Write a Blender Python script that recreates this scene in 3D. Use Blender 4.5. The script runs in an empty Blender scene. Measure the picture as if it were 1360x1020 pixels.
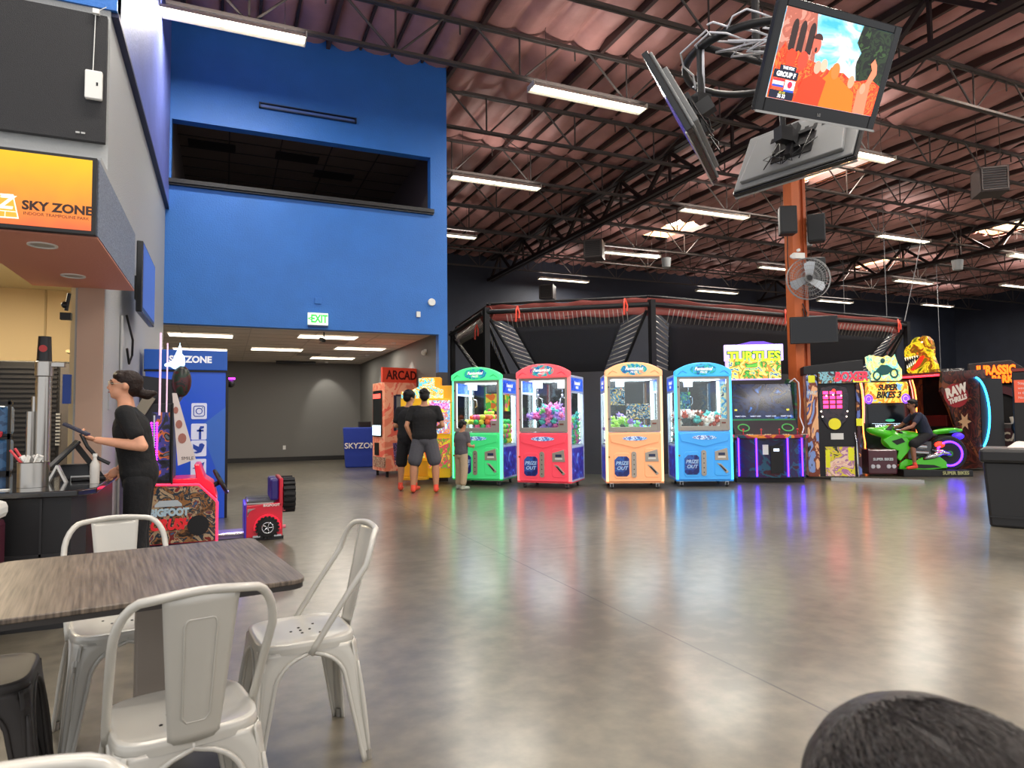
import bpy, bmesh, math, random
from mathutils import Vector, Matrix, Euler
R = math.radians
random.seed(7)
SC = bpy.context.scene
COL = SC.collection
# ---------------------------------------------------------------- camera, world, exposure
yaw, pit, rol = R(23.4), R(2.85), R(0.55)
fw = Vector((math.sin(yaw)*math.cos(pit), math.cos(yaw)*math.cos(pit), math.sin(pit)))
r0 = Vector((math.cos(yaw), -math.sin(yaw), 0)); u0 = r0.cross(fw)
rr = r0*math.cos(rol) - u0*math.sin(rol); uu = u0*math.cos(rol) + r0*math.sin(rol)
cam_data = bpy.data.cameras.new('camera'); cam = bpy.data.objects.new('camera', cam_data); COL.objects.link(cam)
m = Matrix((rr, uu, -fw)).transposed().to_4x4(); m.translation = (0, 0, 1.25)
cam.matrix_world = m
cam_data.sensor_width = 36; cam_data.lens = 882/1360*36; cam_data.dof.use_dof = True; cam_data.dof.focus_distance = 9; cam_data.dof.aperture_fstop = 7; cam_data.clip_end = 200; cam_data.clip_start = .02
SC.camera = cam
SC.view_settings.view_transform = 'Standard'; SC.view_settings.look = 'None'
SC.view_settings.exposure = 0.5; SC.view_settings.gamma = 1; SC.view_settings.use_curve_mapping = False
W = bpy.data.worlds.new('world'); SC.world = W; W.use_nodes = True
W.node_tree.nodes['Background'].inputs[0].default_value = (.93, .93, .95, 1)
W.node_tree.nodes['Background'].inputs[1].default_value = .8
SC.cycles.use_denoising = True
SC.cycles.max_bounces = 8; SC.cycles.transparent_max_bounces = 14; SC.cycles.sample_clamp_indirect = 4
LP = 100      # power of one ceiling fixture

# ---------------------------------------------------------------- materials
def lin(h):
    h = h.lstrip('#'); c = [int(h[i:i+2], 16)/255 for i in (0, 2, 4)]
    return tuple((x/12.92 if x <= .04045 else ((x+.055)/1.055)**2.4) for x in c) + (1,)
MATS = {}
def mat(name, col, rough=.5, metal=0, emit=0, ecol=None, bump=None, var=None, coat=0, spec=.5, sheen=0):
    """Principled material; bump=(scale,strength), var=(scale,amount) mottles the colour with noise."""
    if name in MATS: return MATS[name]
    M = bpy.data.materials.new(name); M.use_nodes = True; N = M.node_tree.nodes; L = M.node_tree.links
    b = N['Principled BSDF']; c = lin(col)
    b.inputs['Base Color'].default_value = c; b.inputs['Roughness'].default_value = rough
    b.inputs['Metallic'].default_value = metal; b.inputs['Specular IOR Level'].default_value = spec
    if coat: b.inputs['Coat Weight'].default_value = coat; b.inputs['Coat Roughness'].default_value = .1
    if emit:
        b.inputs['Emission Color'].default_value = lin(ecol) if ecol else c; b.inputs['Emission Strength'].default_value = emit
    if bump or var:
        tc = N.new('ShaderNodeTexCoord')
    if var:
        n = N.new('ShaderNodeTexNoise'); n.inputs['Scale'].default_value = var[0]; n.inputs['Detail'].default_value = 6
        L.new(tc.outputs['Object'], n.inputs['Vector'])
        mr = N.new('ShaderNodeMapRange'); mr.inputs[1].default_value = .3; mr.inputs[2].default_value = .7
        mr.inputs[3].default_value = 1-var[1]; mr.inputs[4].default_value = 1+var[1]
        L.new(n.outputs[0], mr.inputs[0])
        hs = N.new('ShaderNodeHueSaturation'); hs.inputs['Color'].default_value = c
        L.new(mr.outputs[0], hs.inputs['Value']); L.new(hs.outputs[0], b.inputs['Base Color'])
    if bump:
        n = N.new('ShaderNodeTexNoise'); n.inputs['Scale'].default_value = bump[0]; n.inputs['Detail'].default_value = 4
        L.new(tc.outputs['Object'], n.inputs['Vector'])
        bp = N.new('ShaderNodeBump'); bp.inputs['Strength'].default_value = bump[1]; bp.inputs['Distance'].default_value = .02
        L.new(n.outputs[0], bp.inputs['Height']); L.new(bp.outputs[0], b.inputs['Normal'])
    MATS[name] = M
    return M
def art(name, pal, scale=3, emit=0, seed=0, rough=.3, mode='noise', stretch=(1, 1, 1), const=True, dist=1.5):
    """printed artwork: noise / voronoi / wave pushed through a palette."""
    if name in MATS: return MATS[name]
    M = bpy.data.materials.new(name); M.use_nodes = True; N = M.node_tree.nodes; L = M.node_tree.links
    b = N['Principled BSDF']; b.inputs['Roughness'].default_value = rough
    tc = N.new('ShaderNodeTexCoord'); mp = N.new('ShaderNodeMapping'); mp.inputs['Location'].default_value = (seed*1.7, seed*2.3, seed*.9)
    mp.inputs['Scale'].default_value = stretch; L.new(tc.outputs['Object'], mp.inputs['Vector'])
    if mode == 'voronoi':
        t = N.new('ShaderNodeTexVoronoi'); t.inputs['Scale'].default_value = scale; t.inputs['Randomness'].default_value = 1
        sp = N.new('ShaderNodeSeparateColor'); L.new(mp.outputs[0], t.inputs['Vector']); L.new(t.outputs['Color'], sp.inputs[0]); out = sp.outputs[0]
    elif mode == 'wave':
        t = N.new('ShaderNodeTexWave'); t.inputs['Scale'].default_value = scale; t.inputs['Distortion'].default_value = dist
        t.inputs['Detail'].default_value = 3; L.new(mp.outputs[0], t.inputs['Vector']); out = t.outputs['Fac']
    else:
        t = N.new('ShaderNodeTexNoise'); t.inputs['Scale'].default_value = scale; t.inputs['Detail'].default_value = 5
        t.inputs['Distortion'].default_value = dist; L.new(mp.outputs[0], t.inputs['Vector'])
        mr = N.new('ShaderNodeMapRange'); mr.inputs[1].default_value = .28; mr.inputs[2].default_value = .72; L.new(t.outputs[0], mr.inputs[0]); out = mr.outputs[0]
    cr = N.new('ShaderNodeValToRGB'); L.new(out, cr.inputs[0]); cr.color_ramp.interpolation = 'CONSTANT' if const else 'LINEAR'
    E = cr.color_ramp.elements; k = len(pal)
    E[0].position = 0; E[0].color = lin(pal[0]); E[1].position = (k-1)/k if const else 1; E[1].color = lin(pal[-1])
    for i in range(1, k-1):
        e = E.new(i/k if const else i/(k-1)); e.color = lin(pal[i])
    L.new(cr.outputs[0], b.inputs['Base Color'])
    if emit: L.new(cr.outputs[0], b.inputs['Emission Color']); b.inputs['Emission Strength'].default_value = emit
    MATS[name] = M
    return M
def glass_mat():
    M = bpy.data.materials.new('clear_glass'); M.use_nodes = True; N = M.node_tree.nodes; L = M.node_tree.links
    N.remove(N['Principled BSDF']); o = N['Material Output']
    t = N.new('ShaderNodeBsdfTransparent'); t.inputs[0].default_value = (.93, .97, .97, 1)
    g = N.new('ShaderNodeBsdfGlossy'); g.inputs['Roughness'].default_value = .03
    ge = N.new('ShaderNodeNewGeometry'); f = N.new('ShaderNodeVectorMath'); f.operation = 'DOT_PRODUCT'; L.new(ge.outputs['Incoming'], f.inputs[0]); L.new(ge.outputs['Normal'], f.inputs[1])
    ab = N.new('ShaderNodeMath'); ab.operation = 'ABSOLUTE'; L.new(f.outputs['Value'], ab.inputs[0])
    sb = N.new('ShaderNodeMath'); sb.operation = 'SUBTRACT'; sb.inputs[0].default_value = 1; L.new(ab.outputs[0], sb.inputs[1]); po = N.new('ShaderNodeMath'); po.operation = 'POWER'; L.new(sb.outputs[0], po.inputs[0]); po.inputs[1].default_value = 4
    mr = N.new('ShaderNodeMapRange'); mr.inputs[3].default_value = .04; mr.inputs[4].default_value = .4; L.new(po.outputs[0], mr.inputs[0])
    x = N.new('ShaderNodeMixShader'); L.new(mr.outputs[0], x.inputs[0]); L.new(t.outputs[0], x.inputs[1]); L.new(g.outputs[0], x.inputs[2]); L.new(x.outputs[0], o.inputs[0])
    return M
GLASS = glass_mat()
BLACK = mat('black_plastic', '#141416', .45)
DARK = mat('dark_metal', '#2b2b2d', .5, .3)
CHROME = mat('chrome', '#c9ccd0', .18, 1)
STEEL = mat('brushed_steel', '#b9b6b0', .28, .95)
SILVER = mat('silver_paint', '#b4b4b2', .4, .4)
WHITE = mat('white_plastic', '#e6e6e2', .4)
RUBBER = mat('rubber', '#1a1a1b', .75)
WLIGHT = mat('white_led', '#ffffff', .5, emit=3, ecol='#f2fbff')
TUBE = mat('fluorescent_tube', '#ffffff', .5, emit=6, ecol='#fff4dc')

# ---------------------------------------------------------------- mesh builder
class MB:
    def __init__(s): s.v = []; s.f = []; s.mi = []; s.T = Matrix()
    def add(s, vs, fs, m=0):
        o = len(s.v); s.v += [tuple(s.T @ Vector(p)) for p in vs]; s.f += [tuple(i+o for i in f) for f in fs]; s.mi += [m]*len(fs); return s
    def box(s, x0, x1, y0, y1, z0, z1, m=0):
        return s.add([(x, y, z) for z in (z0, z1) for y in (y0, y1) for x in (x0, x1)],
                     [(0, 2, 3, 1), (4, 5, 7, 6), (0, 1, 5, 4), (2, 6, 7, 3), (0, 4, 6, 2), (1, 3, 7, 5)], m)
    def rbox(s, c, size, rot=None, m=0):
        T = s.T; s.T = T @ Matrix.Translation(c) @ (rot.to_matrix().to_4x4() if rot else Matrix())
        x, y, z = (q/2 for q in size); s.box(-x, x, -y, y, -z, z, m); s.T = T; return s
    def prism(s, poly, axis, a, b, m=0):
        """extrude 2D polygon; axis 'y': poly=(x,z); 'x': poly=(y,z); 'z': poly=(x,y)"""
        f = {'y': lambda p, t: (p[0], t, p[1]), 'x': lambda p, t: (t, p[0], p[1]), 'z': lambda p, t: (p[0], p[1], t)}[axis]
        n = len(poly); vs = [f(p, a) for p in poly] + [f(p, b) for p in poly]
        fs = [tuple(range(n))[::-1], tuple(range(n, 2*n))] + [(i, (i+1) % n, n+(i+1) % n, n+i) for i in range(n)]
        return s.add(vs, fs, m)
    def cyl(s, p0, p1, r0, r1=None, n=12, m=0):
        r1 = r0 if r1 is None else r1; p0 = Vector(p0); p1 = Vector(p1); d = (p1-p0).normalized()
        a = d.orthogonal().normalized(); b = d.cross(a); vs = []
        for p, q in ((p0, r0), (p1, r1)):
            for i in range(n):
                t = 2*math.pi*i/n; vs.append(p + a*math.cos(t)*q + b*math.sin(t)*q)
        return s.add(vs, [tuple(range(n))[::-1], tuple(range(n, 2*n))] + [(i, (i+1) % n, n+(i+1) % n, n+i) for i in range(n)], m)
    def tube(s, pts, r, n=8, closed=False, m=0):
        P = [Vector(p) for p in pts]; k = len(P); vs = []; prev = None
        for i in range(k):
            if closed: d = (P[(i+1) % k] - P[i-1]).normalized()
            else: d = (P[min(i+1, k-1)] - P[max(i-1, 0)]).normalized()
            a = (prev - d*prev.dot(d)).normalized() if prev and (prev - d*prev.dot(d)).length > 1e-5 else d.orthogonal().normalized()
            prev = a; b = d.cross(a); q = r[i] if isinstance(r, (list, tuple)) else r
            for j in range(n):
                t = 2*math.pi*j/n; vs.append(P[i] + a*math.cos(t)*q + b*math.sin(t)*q)
        fs = []
        for i in range(k if closed else k-1):
            i2 = (i+1) % k
            for j in range(n): fs.append((i*n+j, i*n+(j+1) % n, i2*n+(j+1) % n, i2*n+j))
        if not closed: fs += [tuple(range(n))[::-1], tuple(range((k-1)*n, k*n))]
        return s.add(vs, fs, m)
    def ball(s, c, r, seg=12, ring=8, m=0, rot=None):
        if not isinstance(r, (tuple, list)): r = (r, r, r)
        c = Vector(c); vs = []; Q = rot.to_matrix() if rot is not None and not isinstance(rot, Matrix) else rot
        for i in range(1, ring):
            a = math.pi*i/ring
            for j in range(seg):
                t = 2*math.pi*j/seg; q = Vector((r[0]*math.sin(a)*math.cos(t), r[1]*math.sin(a)*math.sin(t), r[2]*math.cos(a))); vs.append(c + (Q @ q if Q else q))
        top = Vector((0, 0, r[2])); bot = Vector((0, 0, -r[2])); vs += [c + (Q @ top if Q else top), c + (Q @ bot if Q else bot)]
        T, B = len(vs)-2, len(vs)-1; fs = [(T, j, (j+1) % seg) for j in range(seg)]
        for i in range(ring-2):
            for j in range(seg): fs.append((i*seg+j, (i+1)*seg+j, (i+1)*seg+(j+1) % seg, i*seg+(j+1) % seg))
        fs += [((ring-2)*seg+(j+1) % seg, (ring-2)*seg+j, B) for j in range(seg)]
        return s.add(vs, fs, m)
    def lathe(s, prof, c=(0, 0, 0), n=20, m=0):
        vs = []; k = len(prof)
        for r, z in prof:
            for j in range(n): t = 2*math.pi*j/n; vs.append((c[0]+r*math.cos(t), c[1]+r*math.sin(t), c[2]+z))
        fs = [(i*n+j, i*n+(j+1) % n, (i+1)*n+(j+1) % n, (i+1)*n+j) for i in range(k-1) for j in range(n)]
        fs += [tuple(range(n))[::-1], tuple(range((k-1)*n, k*n))]
        return s.add(vs, fs, m)
    def grid(s, fn, nu, nv, m=0, closed=False):
        vs = [fn(i/nu, j/nv) for i in range(nu+1) for j in range(nv+1)]
        return s.add(vs, [(i*(nv+1)+j, (i+1)*(nv+1)+j, (i+1)*(nv+1)+j+1, i*(nv+1)+j+1) for i in range(nu) for j in range(nv)], m)
    def build(s, name, mats, parent=None, smooth=False, bevel=0, solid=0, loc=None):
        me = bpy.data.meshes.new(name); me.from_pydata(s.v, [], s.f); me.validate()
        if not isinstance(mats, (list, tuple)): mats = [mats]
        for q in mats: me.materials.append(q)
        if len(mats) > 1 and len(me.polygons) == len(s.mi): me.polygons.foreach_set('material_index', s.mi)
        bm = bmesh.new(); bm.from_mesh(me); bmesh.ops.recalc_face_normals(bm, faces=bm.faces); bm.to_mesh(me); bm.free()
        if smooth: me.shade_smooth() if smooth is True else me.set_sharp_from_angle(angle=R(smooth))
        if smooth and smooth is not True: me.polygons.foreach_set('use_smooth', [True]*len(me.polygons))
        o = bpy.data.objects.new(name, me); COL.objects.link(o)
        if parent: o.parent = parent
        if loc: o.location = loc
        if solid: q = o.modifiers.new('solid', 'SOLIDIFY'); q.thickness = solid; q.offset = 0
        if bevel: q = o.modifiers.new('bevel', 'BEVEL'); q.width = bevel; q.segments = 2; q.limit_method = 'ANGLE'; q.harden_normals = False
        return o
def tag(o, label=None, cat=None, group=None, kind=None):
    for k, v in (('label', label), ('category', cat), ('group', group), ('kind', kind)):
        if v: o[k] = v
    return o
def thing(name, label, cat, loc=(0, 0, 0), rz=0, group=None):
    o = bpy.data.objects.new(name, None); COL.objects.link(o); o.location = loc; o.rotation_euler = (0, 0, rz); o.empty_display_size = .1
    return tag(o, label, cat, group)
def struct(o): o['kind'] = 'structure'; return o
KIDS = {}
def copy_tree(o, parent=None):
    c = o.copy(); COL.objects.link(c)
    if parent: c.parent = parent
    for ch in o.children: copy_tree(ch, c)
    return c
def text(parent, s, size, m, loc, rot=(90, 0, 0), ext=.004, name='lettering', align='CENTER', bold=0, sx=1, shear=0):
    """lettering in the local XZ plane facing -Y by default"""
    cu = bpy.data.curves.new(name, 'FONT'); cu.body = s; cu.size = size; cu.extrude = ext; cu.align_x = align; cu.align_y = 'CENTER'; cu.offset = bold; cu.resolution_u = 3; cu.shear = shear
    t = bpy.data.objects.new(name, cu); COL.objects.link(t)
    dg = bpy.context.evaluated_depsgraph_get(); me = bpy.data.meshes.new_from_object(t.evaluated_get(dg)); me.name = name
    bpy.data.objects.remove(t); bpy.data.curves.remove(cu)
    me.materials.clear(); me.materials.append(m)
    o = bpy.data.objects.new(name, me); COL.objects.link(o); o.parent = parent; o.location = loc; o.rotation_euler = tuple(R(a) for a in rot); o.scale = (sx, 1, 1)
    return o
def blob(prims, name, m, parent=None, vox=.012, smooth=5, extra=None, sub=False):
    """fuse ellipsoids ('e',c,r,rot) and tapered limbs ('c',p0,r0,p1,r1) into one continuous skin"""
    b = MB()
    for p in prims:
        if p[0] == 'e': b.ball(p[1], p[2], 16, 10, rot=p[3] if len(p) > 3 else None)
        else:
            b.cyl(p[1], p[3], p[2], p[4], 14); b.ball(p[1], p[2], 14, 8); b.ball(p[3], p[4], 14, 8)
    o = b.build(name, m)
    q = o.modifiers.new('r', 'REMESH'); q.mode = 'VOXEL'; q.voxel_size = vox; q.use_smooth_shade = True
    q = o.modifiers.new('s', 'SMOOTH'); q.factor = .5; q.iterations = smooth
    dg = bpy.context.evaluated_depsgraph_get(); me = bpy.data.meshes.new_from_object(o.evaluated_get(dg)); me.name = name
    old = o.data; o.modifiers.clear(); o.data = me; bpy.data.meshes.remove(old)
    if extra:
        e = MB(); extra(e); bm = bmesh.new(); bm.from_mesh(me)
        vs = [bm.verts.new(v) for v in e.v]
        for f in e.f:
            try: bm.faces.new([vs[i] for i in f])
            except ValueError: pass
        bm.to_mesh(me); bm.free()
    me.shade_smooth()
    if parent: o.parent = parent
    return o
def arc(cx, cz, r, a0, a1, n, rz=None):
    rz = rz or r
    return [(cx + r*math.cos(R(a0+(a1-a0)*i/n)), cz + rz*math.sin(R(a0+(a1-a0)*i/n))) for i in range(n+1)]
def rrect(x0, x1, z0, z1, r, n=4):
    return arc(x1-r, z1-r, r, 0, 90, n) + arc(x0+r, z1-r, r, 90, 180, n) + arc(x0+r, z0+r, r, 180, 270, n) + arc(x1-r, z0+r, r, 270, 360, n)
def area(parent, loc, sx, sy, power, col, rot=(0, 0, 0), name='lamp_light', spread=180):
    l = bpy.data.lights.new(name, 'AREA'); l.shape = 'RECTANGLE'; l.size = sx; l.size_y = sy; l.energy = power; l.color = col; l.spread = R(spread)
    o = bpy.data.objects.new(name, l); COL.objects.link(o); o.location = loc; o.rotation_euler = tuple(R(a) for a in rot)
    if parent: o.parent = parent
    return o
# ---------------------------------------------------------------- the hall: floor, walls, roof deck
def floor_mat():
    M = bpy.data.materials.new('polished_concrete'); M.use_nodes = True; N = M.node_tree.nodes; L = M.node_tree.links; b = N['Principled BSDF']
    tc = N.new('ShaderNodeTexCoord')
    n1 = N.new('ShaderNodeTexNoise'); n1.inputs['Scale'].default_value = .45; n1.inputs['Detail'].default_value = 5; n1.inputs['Roughness'].default_value = .5; n1.inputs['Distortion'].default_value = .25
    n2 = N.new('ShaderNodeTexNoise'); n2.inputs['Scale'].default_value = 7; n2.inputs['Detail'].default_value = 4; n2.inputs['Roughness'].default_value = .55
    for n in (n1, n2): L.new(tc.outputs['Object'], n.inputs['Vector'])
    mx = N.new('ShaderNodeMix'); mx.data_type = 'FLOAT'; mx.inputs[0].default_value = .45; L.new(n1.outputs[0], mx.inputs[2]); L.new(n2.outputs[0], mx.inputs[3])
    cr = N.new('ShaderNodeValToRGB'); E = cr.color_ramp.elements; E[0].position = .40; E[0].color = lin('#59544a'); E[1].position = .62; E[1].color = lin('#7c7565')
    L.new(mx.outputs[0], cr.inputs[0])
    # saw-cut joints along x=2.34+k*4.6 and y=5.7+k*4.6
    sp = N.new('ShaderNodeSeparateXYZ'); L.new(tc.outputs['Object'], sp.inputs[0]); last = None
    for i, off in ((0, 2.34), (1, 5.7)):
        a = N.new('ShaderNodeMath'); a.operation = 'ADD'; a.inputs[1].default_value = -off+2.3+46; L.new(sp.outputs[i], a.inputs[0])
        w = N.new('ShaderNodeMath'); w.operation = 'MODULO'; w.inputs[1].default_value = 4.6; L.new(a.outputs[0], w.inputs[0])
        s_ = N.new('ShaderNodeMath'); s_.operation = 'SUBTRACT'; s_.inputs[1].default_value = 2.3; L.new(w.outputs[0], s_.inputs[0])
        ab = N.new('ShaderNodeMath'); ab.operation = 'ABSOLUTE'; L.new(s_.outputs[0], ab.inputs[0])
        lt = N.new('ShaderNodeMath'); lt.operation = 'LESS_THAN'; lt.inputs[1].default_value = .006; L.new(ab.outputs[0], lt.inputs[0])
        if last:
            mm = N.new('ShaderNodeMath'); mm.operation = 'MAXIMUM'; L.new(last.outputs[0], mm.inputs[0]); L.new(lt.outputs[0], mm.inputs[1]); last = mm
        else: last = lt
    mj = N.new('ShaderNodeMix'); mj.data_type = 'RGBA'; L.new(last.outputs[0], mj.inputs[0]); L.new(cr.outputs[0], mj.inputs[6]); mj.inputs[7].default_value = lin('#37332f')
    L.new(mj.outputs[2], b.inputs['Base Color'])
    mr = N.new('ShaderNodeMapRange'); mr.inputs[1].default_value = .35; mr.inputs[2].default_value = .65; mr.inputs[3].default_value = .30; mr.inputs[4].default_value = .38
    L.new(n1.outputs[0], mr.inputs[0]); L.new(mr.outputs[0], b.inputs['Roughness']); b.inputs['Specular IOR Level'].default_value = .6
    b.inputs['Coat Weight'].default_value = .6; b.inputs['Coat Roughness'].default_value = .19
    bp = N.new('ShaderNodeBump'); bp.inputs['Strength'].default_value = .03; bp.inputs['Distance'].default_value = .01; L.new(n2.outputs[0], bp.inputs['Height']); L.new(bp.outputs[0], b.inputs['Normal'])
    return M
XW, YB, ZR = -.97, 12.6, 8.5      # left wall plane, blue wall plane, roof height
struct(MB().box(-7, 42, -6, 27, -.1, 0).build('floor', floor_mat()))
BLUE = mat('blue_wall_paint', '#2b6fc2', .5, bump=(40, .25), var=(2.5, .06))
GREYW = mat('grey_wall_paint', '#acaeae', .6, bump=(60, .3))
DGREY = mat('dark_grey_wall_paint', '#6f6e6b', .65, bump=(50, .2))
NAVY = mat('navy_wall_paint', '#2c3140', .6, bump=(20, .2), var=(1.5, .12))
CHAR = mat('charcoal_wall_paint', '#323135', .7, var=(2, .1))
CREAM = mat('cream_wall_paint', '#d9c298', .6)
TILE = mat('ceiling_tile', '#cfc6ba', .8, bump=(90, .2))
# back wall, far right wall
struct(MB().box(4.06, 42, 27, 27.2, 0, ZR).build('wall_back', NAVY))
struct(MB().box(42, 42.2, -6, 27.2, 0, ZR).build('wall_right', NAVY))
# blue box: front wall with the upper opening and the corridor opening
b = MB(); y0, y1 = YB, YB+.2; xo0, xo1, zo0, zo1 = -.89, 3.72, 5.38, 6.45; HD = 2.9; xj = 3.88; XE = 4.06
b.box(XW-.2, XE, y0, y1, zo1, ZR); b.box(XW-.2, XE, y0, y1, HD, zo0)
b.box(XW-.2, xo0, y0, y1, zo0, zo1); b.box(xo1, XE, y0, y1, zo0, zo1)
b.box(xj, XE, y0, y1, 2.15, HD)
struct(b.build('wall_blue', BLUE))
struct(MB().box(xj, XE, y0, y1, 0, 2.15).build('trim_1', CHAR))
struct(MB().box(XE-.06, XE, y1, 27, 0, ZR).build('wall_blue_side', CHAR))
# dark sill under the upper opening and thin frame round it
SILL = mat('black_trim_paint', '#1b1c20', .4)
struct(MB().box(xo0-.05, xo1+.05, YB-.1, YB+.02, zo0-.07, zo0).box(xo0-.05, xo1+.05, YB-.06, YB+.02, zo0-.1, zo0-.07).build('window_1', SILL))
# dark upper room
UR = mat('dark_room_paint', '#6a5f5c', .8); URC = mat('dark_room_ceiling', '#75675f', .8)
b = MB(); b.box(XW, XE-.06, y1, 17.5, 5.0, 5.1); b.box(XW, XE-.06, 17.4, 17.5, 5.1, 7.1); b.box(XW, XW+.05, y1, 17.5, 5.1, 7.1); b.box(XE-.12, XE-.06, y1, 17.5, 5.1, 7.1)
struct(b.build('wall_upper_room', UR))
b = MB(); b.box(XW, XE-.06, y1, 17.5, 7.0, 7.08)
struct(b.build('ceiling_upper_room', URC))
b = MB()
for i in range(1, 5): b.box(XW+i*1.0-.012, XW+i*1.0+.012, y1, 17.4, 6.985, 7.0)
for j in range(1, 8): b.box(XW, XE-.1, y1+j*.61-.012, y1+j*.61+.012, 6.985, 7.0)
struct(b.build('trim_2', mat('ceiling_grid_dark', '#3a3431', .7)))
for i, (x, y) in enumerate([(.2, 13.6), (1.7, 13.2), (1.4, 15.0), (-.3, 15.0), (2.3, 15.8)]):
    t = MB().box(-.45, .45, -.22, .22, -.02, 0).build('ceiling_vent', mat('dark_vent', '#241f20', .7), loc=(x, y, 6.99))
    tag(t, ('dark unlit panel in the ceiling of the upper room, %s' % ['near the left end', 'nearest the opening', 'in the middle', 'deep at far left', 'deep at right'][i]), 'ceiling panel', 'unlit panels in the upper room ceiling')
# corridor behind the blue wall
b = MB(); b.box(xj, XE-.06, y1, 21, 0, 3.1); b.box(-2.6, 4.0, 20.9, 21.1, 0, 3.1); b.box(-2.7, -2.6, y1, 21.1, 0, 3.1); b.box(-2.7, XW-.2, y1-.2, y1, 0, 3.1)
struct(b.build('wall_corridor', DGREY))
struct(MB().box(-2.7, xj, y1, 21, 2.95, 3.02).build('ceiling', TILE))
b = MB()
for i in range(0, 6): b.box(-2.0+i*1.22-.01, -2.0+i*1.22+.01, y1, 20.9, 2.943, 2.951)
for j in range(1, 14): b.box(-2.6, xj, y1+j*.61-.01, y1+j*.61+.01, 2.943, 2.951)
struct(b.build('trim_3', mat('ceiling_grid', '#b9b0a4', .6)))
struct(MB().box(-2.6, xj, 20.86, 20.9, 0, .13).box(xj-.03, xj, y1, 20.9, 0, .13).build('baseboard_corridor', mat('black_baseboard', '#1d1c1c', .5)))
TROF = mat('troffer_diffuser', '#ffffff', .5, emit=3.2, ecol='#fff0d8')
VENTM = mat('vent_grey', '#9a938a', .6)
# ceiling lights of the corridor
def troffer(x, y, lab):
    t = thing('ceiling_light', lab, 'ceiling light', (x, y, 2.945), 0, 'recessed lights in the corridor ceiling')
    MB().box(-.61, .61, -.31, -.28, -.012, 0).box(-.61, .61, .28, .31, -.012, 0).box(-.61, -.58, -.28, .28, -.012, 0).box(.58, .61, -.28, .28, -.012, 0).build('frame', WHITE, t)
    MB().box(-.58, .58, -.28, .28, -.006, 0).build('diffuser', TROF, t)
    area(t, (0, 0, -.03), 1.1, .5, 17, (1, .93, .82))
for x, y, l in [(-.45, 14.6, 'recessed ceiling light behind the blue header, nearest at left'), (1.95, 14.1, 'recessed ceiling light nearest the exit sign'), (3.0, 16.2, 'recessed ceiling light near the right corridor wall'),
                (1.15, 17.0, 'recessed ceiling light in the middle of the corridor'), (-.55, 17.6, 'recessed ceiling light above the blue kiosk, farther at left'), (2.75, 19.0, 'recessed ceiling light farthest down the corridor at right')]:
    troffer(x, y, l)
for x, y, l in [(2.2, 15.0, 'grey air vent in the corridor ceiling near the exit sign'), (2.0, 18.0, 'grey air vent in the corridor ceiling farther back')]:
    b = MB()
    for k in range(6): b.box(-.28, .28, -.26+k*.1, -.2+k*.1, -.012, 0)
    tag(b.build('ceiling_vent', VENTM, loc=(x, y, 2.94)), l, 'vent')
# spot lamps washing the corridor's grey walls
for i, (x, y, tx, ty) in enumerate([(3.45, 17.6, 3.88, 17.9), (3.45, 14.6, 3.88, 14.8), (2.75, 20.2, 2.9, 20.9)]):
    t = thing('spot_lamp', ['small round spot lamp washing the right corridor wall, farther back', 'small round spot lamp washing the right corridor wall, nearer', 'small round spot lamp washing the end wall of the corridor'][i], 'spot lamp', (x, y, 2.94))
    MB().lathe([(.05, -.04), (.055, 0)], n=16).build('housing', WHITE, t, 40)
    l = bpy.data.lights.new('lamp_light', 'SPOT'); l.energy = 34; l.spot_size = R(62); l.spot_blend = .5; l.color = (1, .95, .85); l.shadow_soft_size = .03
    o = bpy.data.objects.new('lamp_light', l); COL.objects.link(o); o.parent = t; o.location = (0, 0, -.06)
    d = Vector((tx-x, ty-y, -1.15)); o.rotation_euler = d.to_track_quat('-Z', 'Y').to_euler()
# left wall: grey below, blue panel above, black acoustic panel on the front
struct(MB().box(XW-.18, XW, 6.7, YB, 0, 4.9).build('wall_left', GREYW))
struct(MB().box(XW-.18, XW+.05, 6.7, YB, 4.9, ZR).build('wall_left_upper', mat('lilac_lit_blue_wall', '#6d78c4', .45, bump=(30, .3), var=(3, .08))))  # blue wall; the lilac light on it is put into the colour
struct(MB().box(XW, XW+.06, 6.7, YB, 4.86, 4.9).build('trim_4', mat('navy_trim', '#20264a', .5)))
struct(MB().box(-6, XW-.001, 6.685, 6.70, 2.9, 4.9).box(-6, XW-.18, 6.7, 6.9, 2.9, 4.9).box(XW-.22, XW-.18, 6.7, 6.9, 0, 4.9).box(-1.16, XW-.02, 6.7, 6.9, 0, 2.9).build('wall_bar_front', GREYW))
struct(MB().box(-6, XW+.05, 6.66, 6.9, 4.9, ZR).build('wall_bar_upper', BLUE))
# roof deck: sagging foil insulation between purlins, pinned up at the joists
JY = [10.8+2.42*k for k in range(-7, 7)]
def roof_z(x, y):
    u = ((x+30) % .61)/.61; s_ = math.sin(math.pi*u)
    v = min(abs(y-j) for j in JY)/1.21
    n = .5*math.sin(x*5.1+y*1.3)+.5*math.sin(y*4.3+math.floor((x+30)/.61)*2.4)
    sag = .17*abs(s_)**.6*(.75+.3*min(1, v*1.5))*(1+.25*n)
    return 8.46 - sag - .05*math.exp(-(v/.12)**2)*(1+math.sin(x*3+1))
nx, ny = 880, 110
b = MB(); X0, X1, Y0, Y1 = -2.0, 42.0, -6.0, 27.0
rng = random.Random(3)
vs = []
for i in range(nx+1):
    for j in range(ny+1):
        x = X0+(X1-X0)*i/nx; y = Y0+(Y1-Y0)*j/ny
        vs.append((x, y, roof_z(x, y)+rng.uniform(-.006, .006)))
SKY = [(16.0, 13.7), (15.9, 20.6), (28.4, 21.7), (27.6, 15.4), (15.9, 6.4), (5.5, 3.0), (28, 7)]
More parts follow.
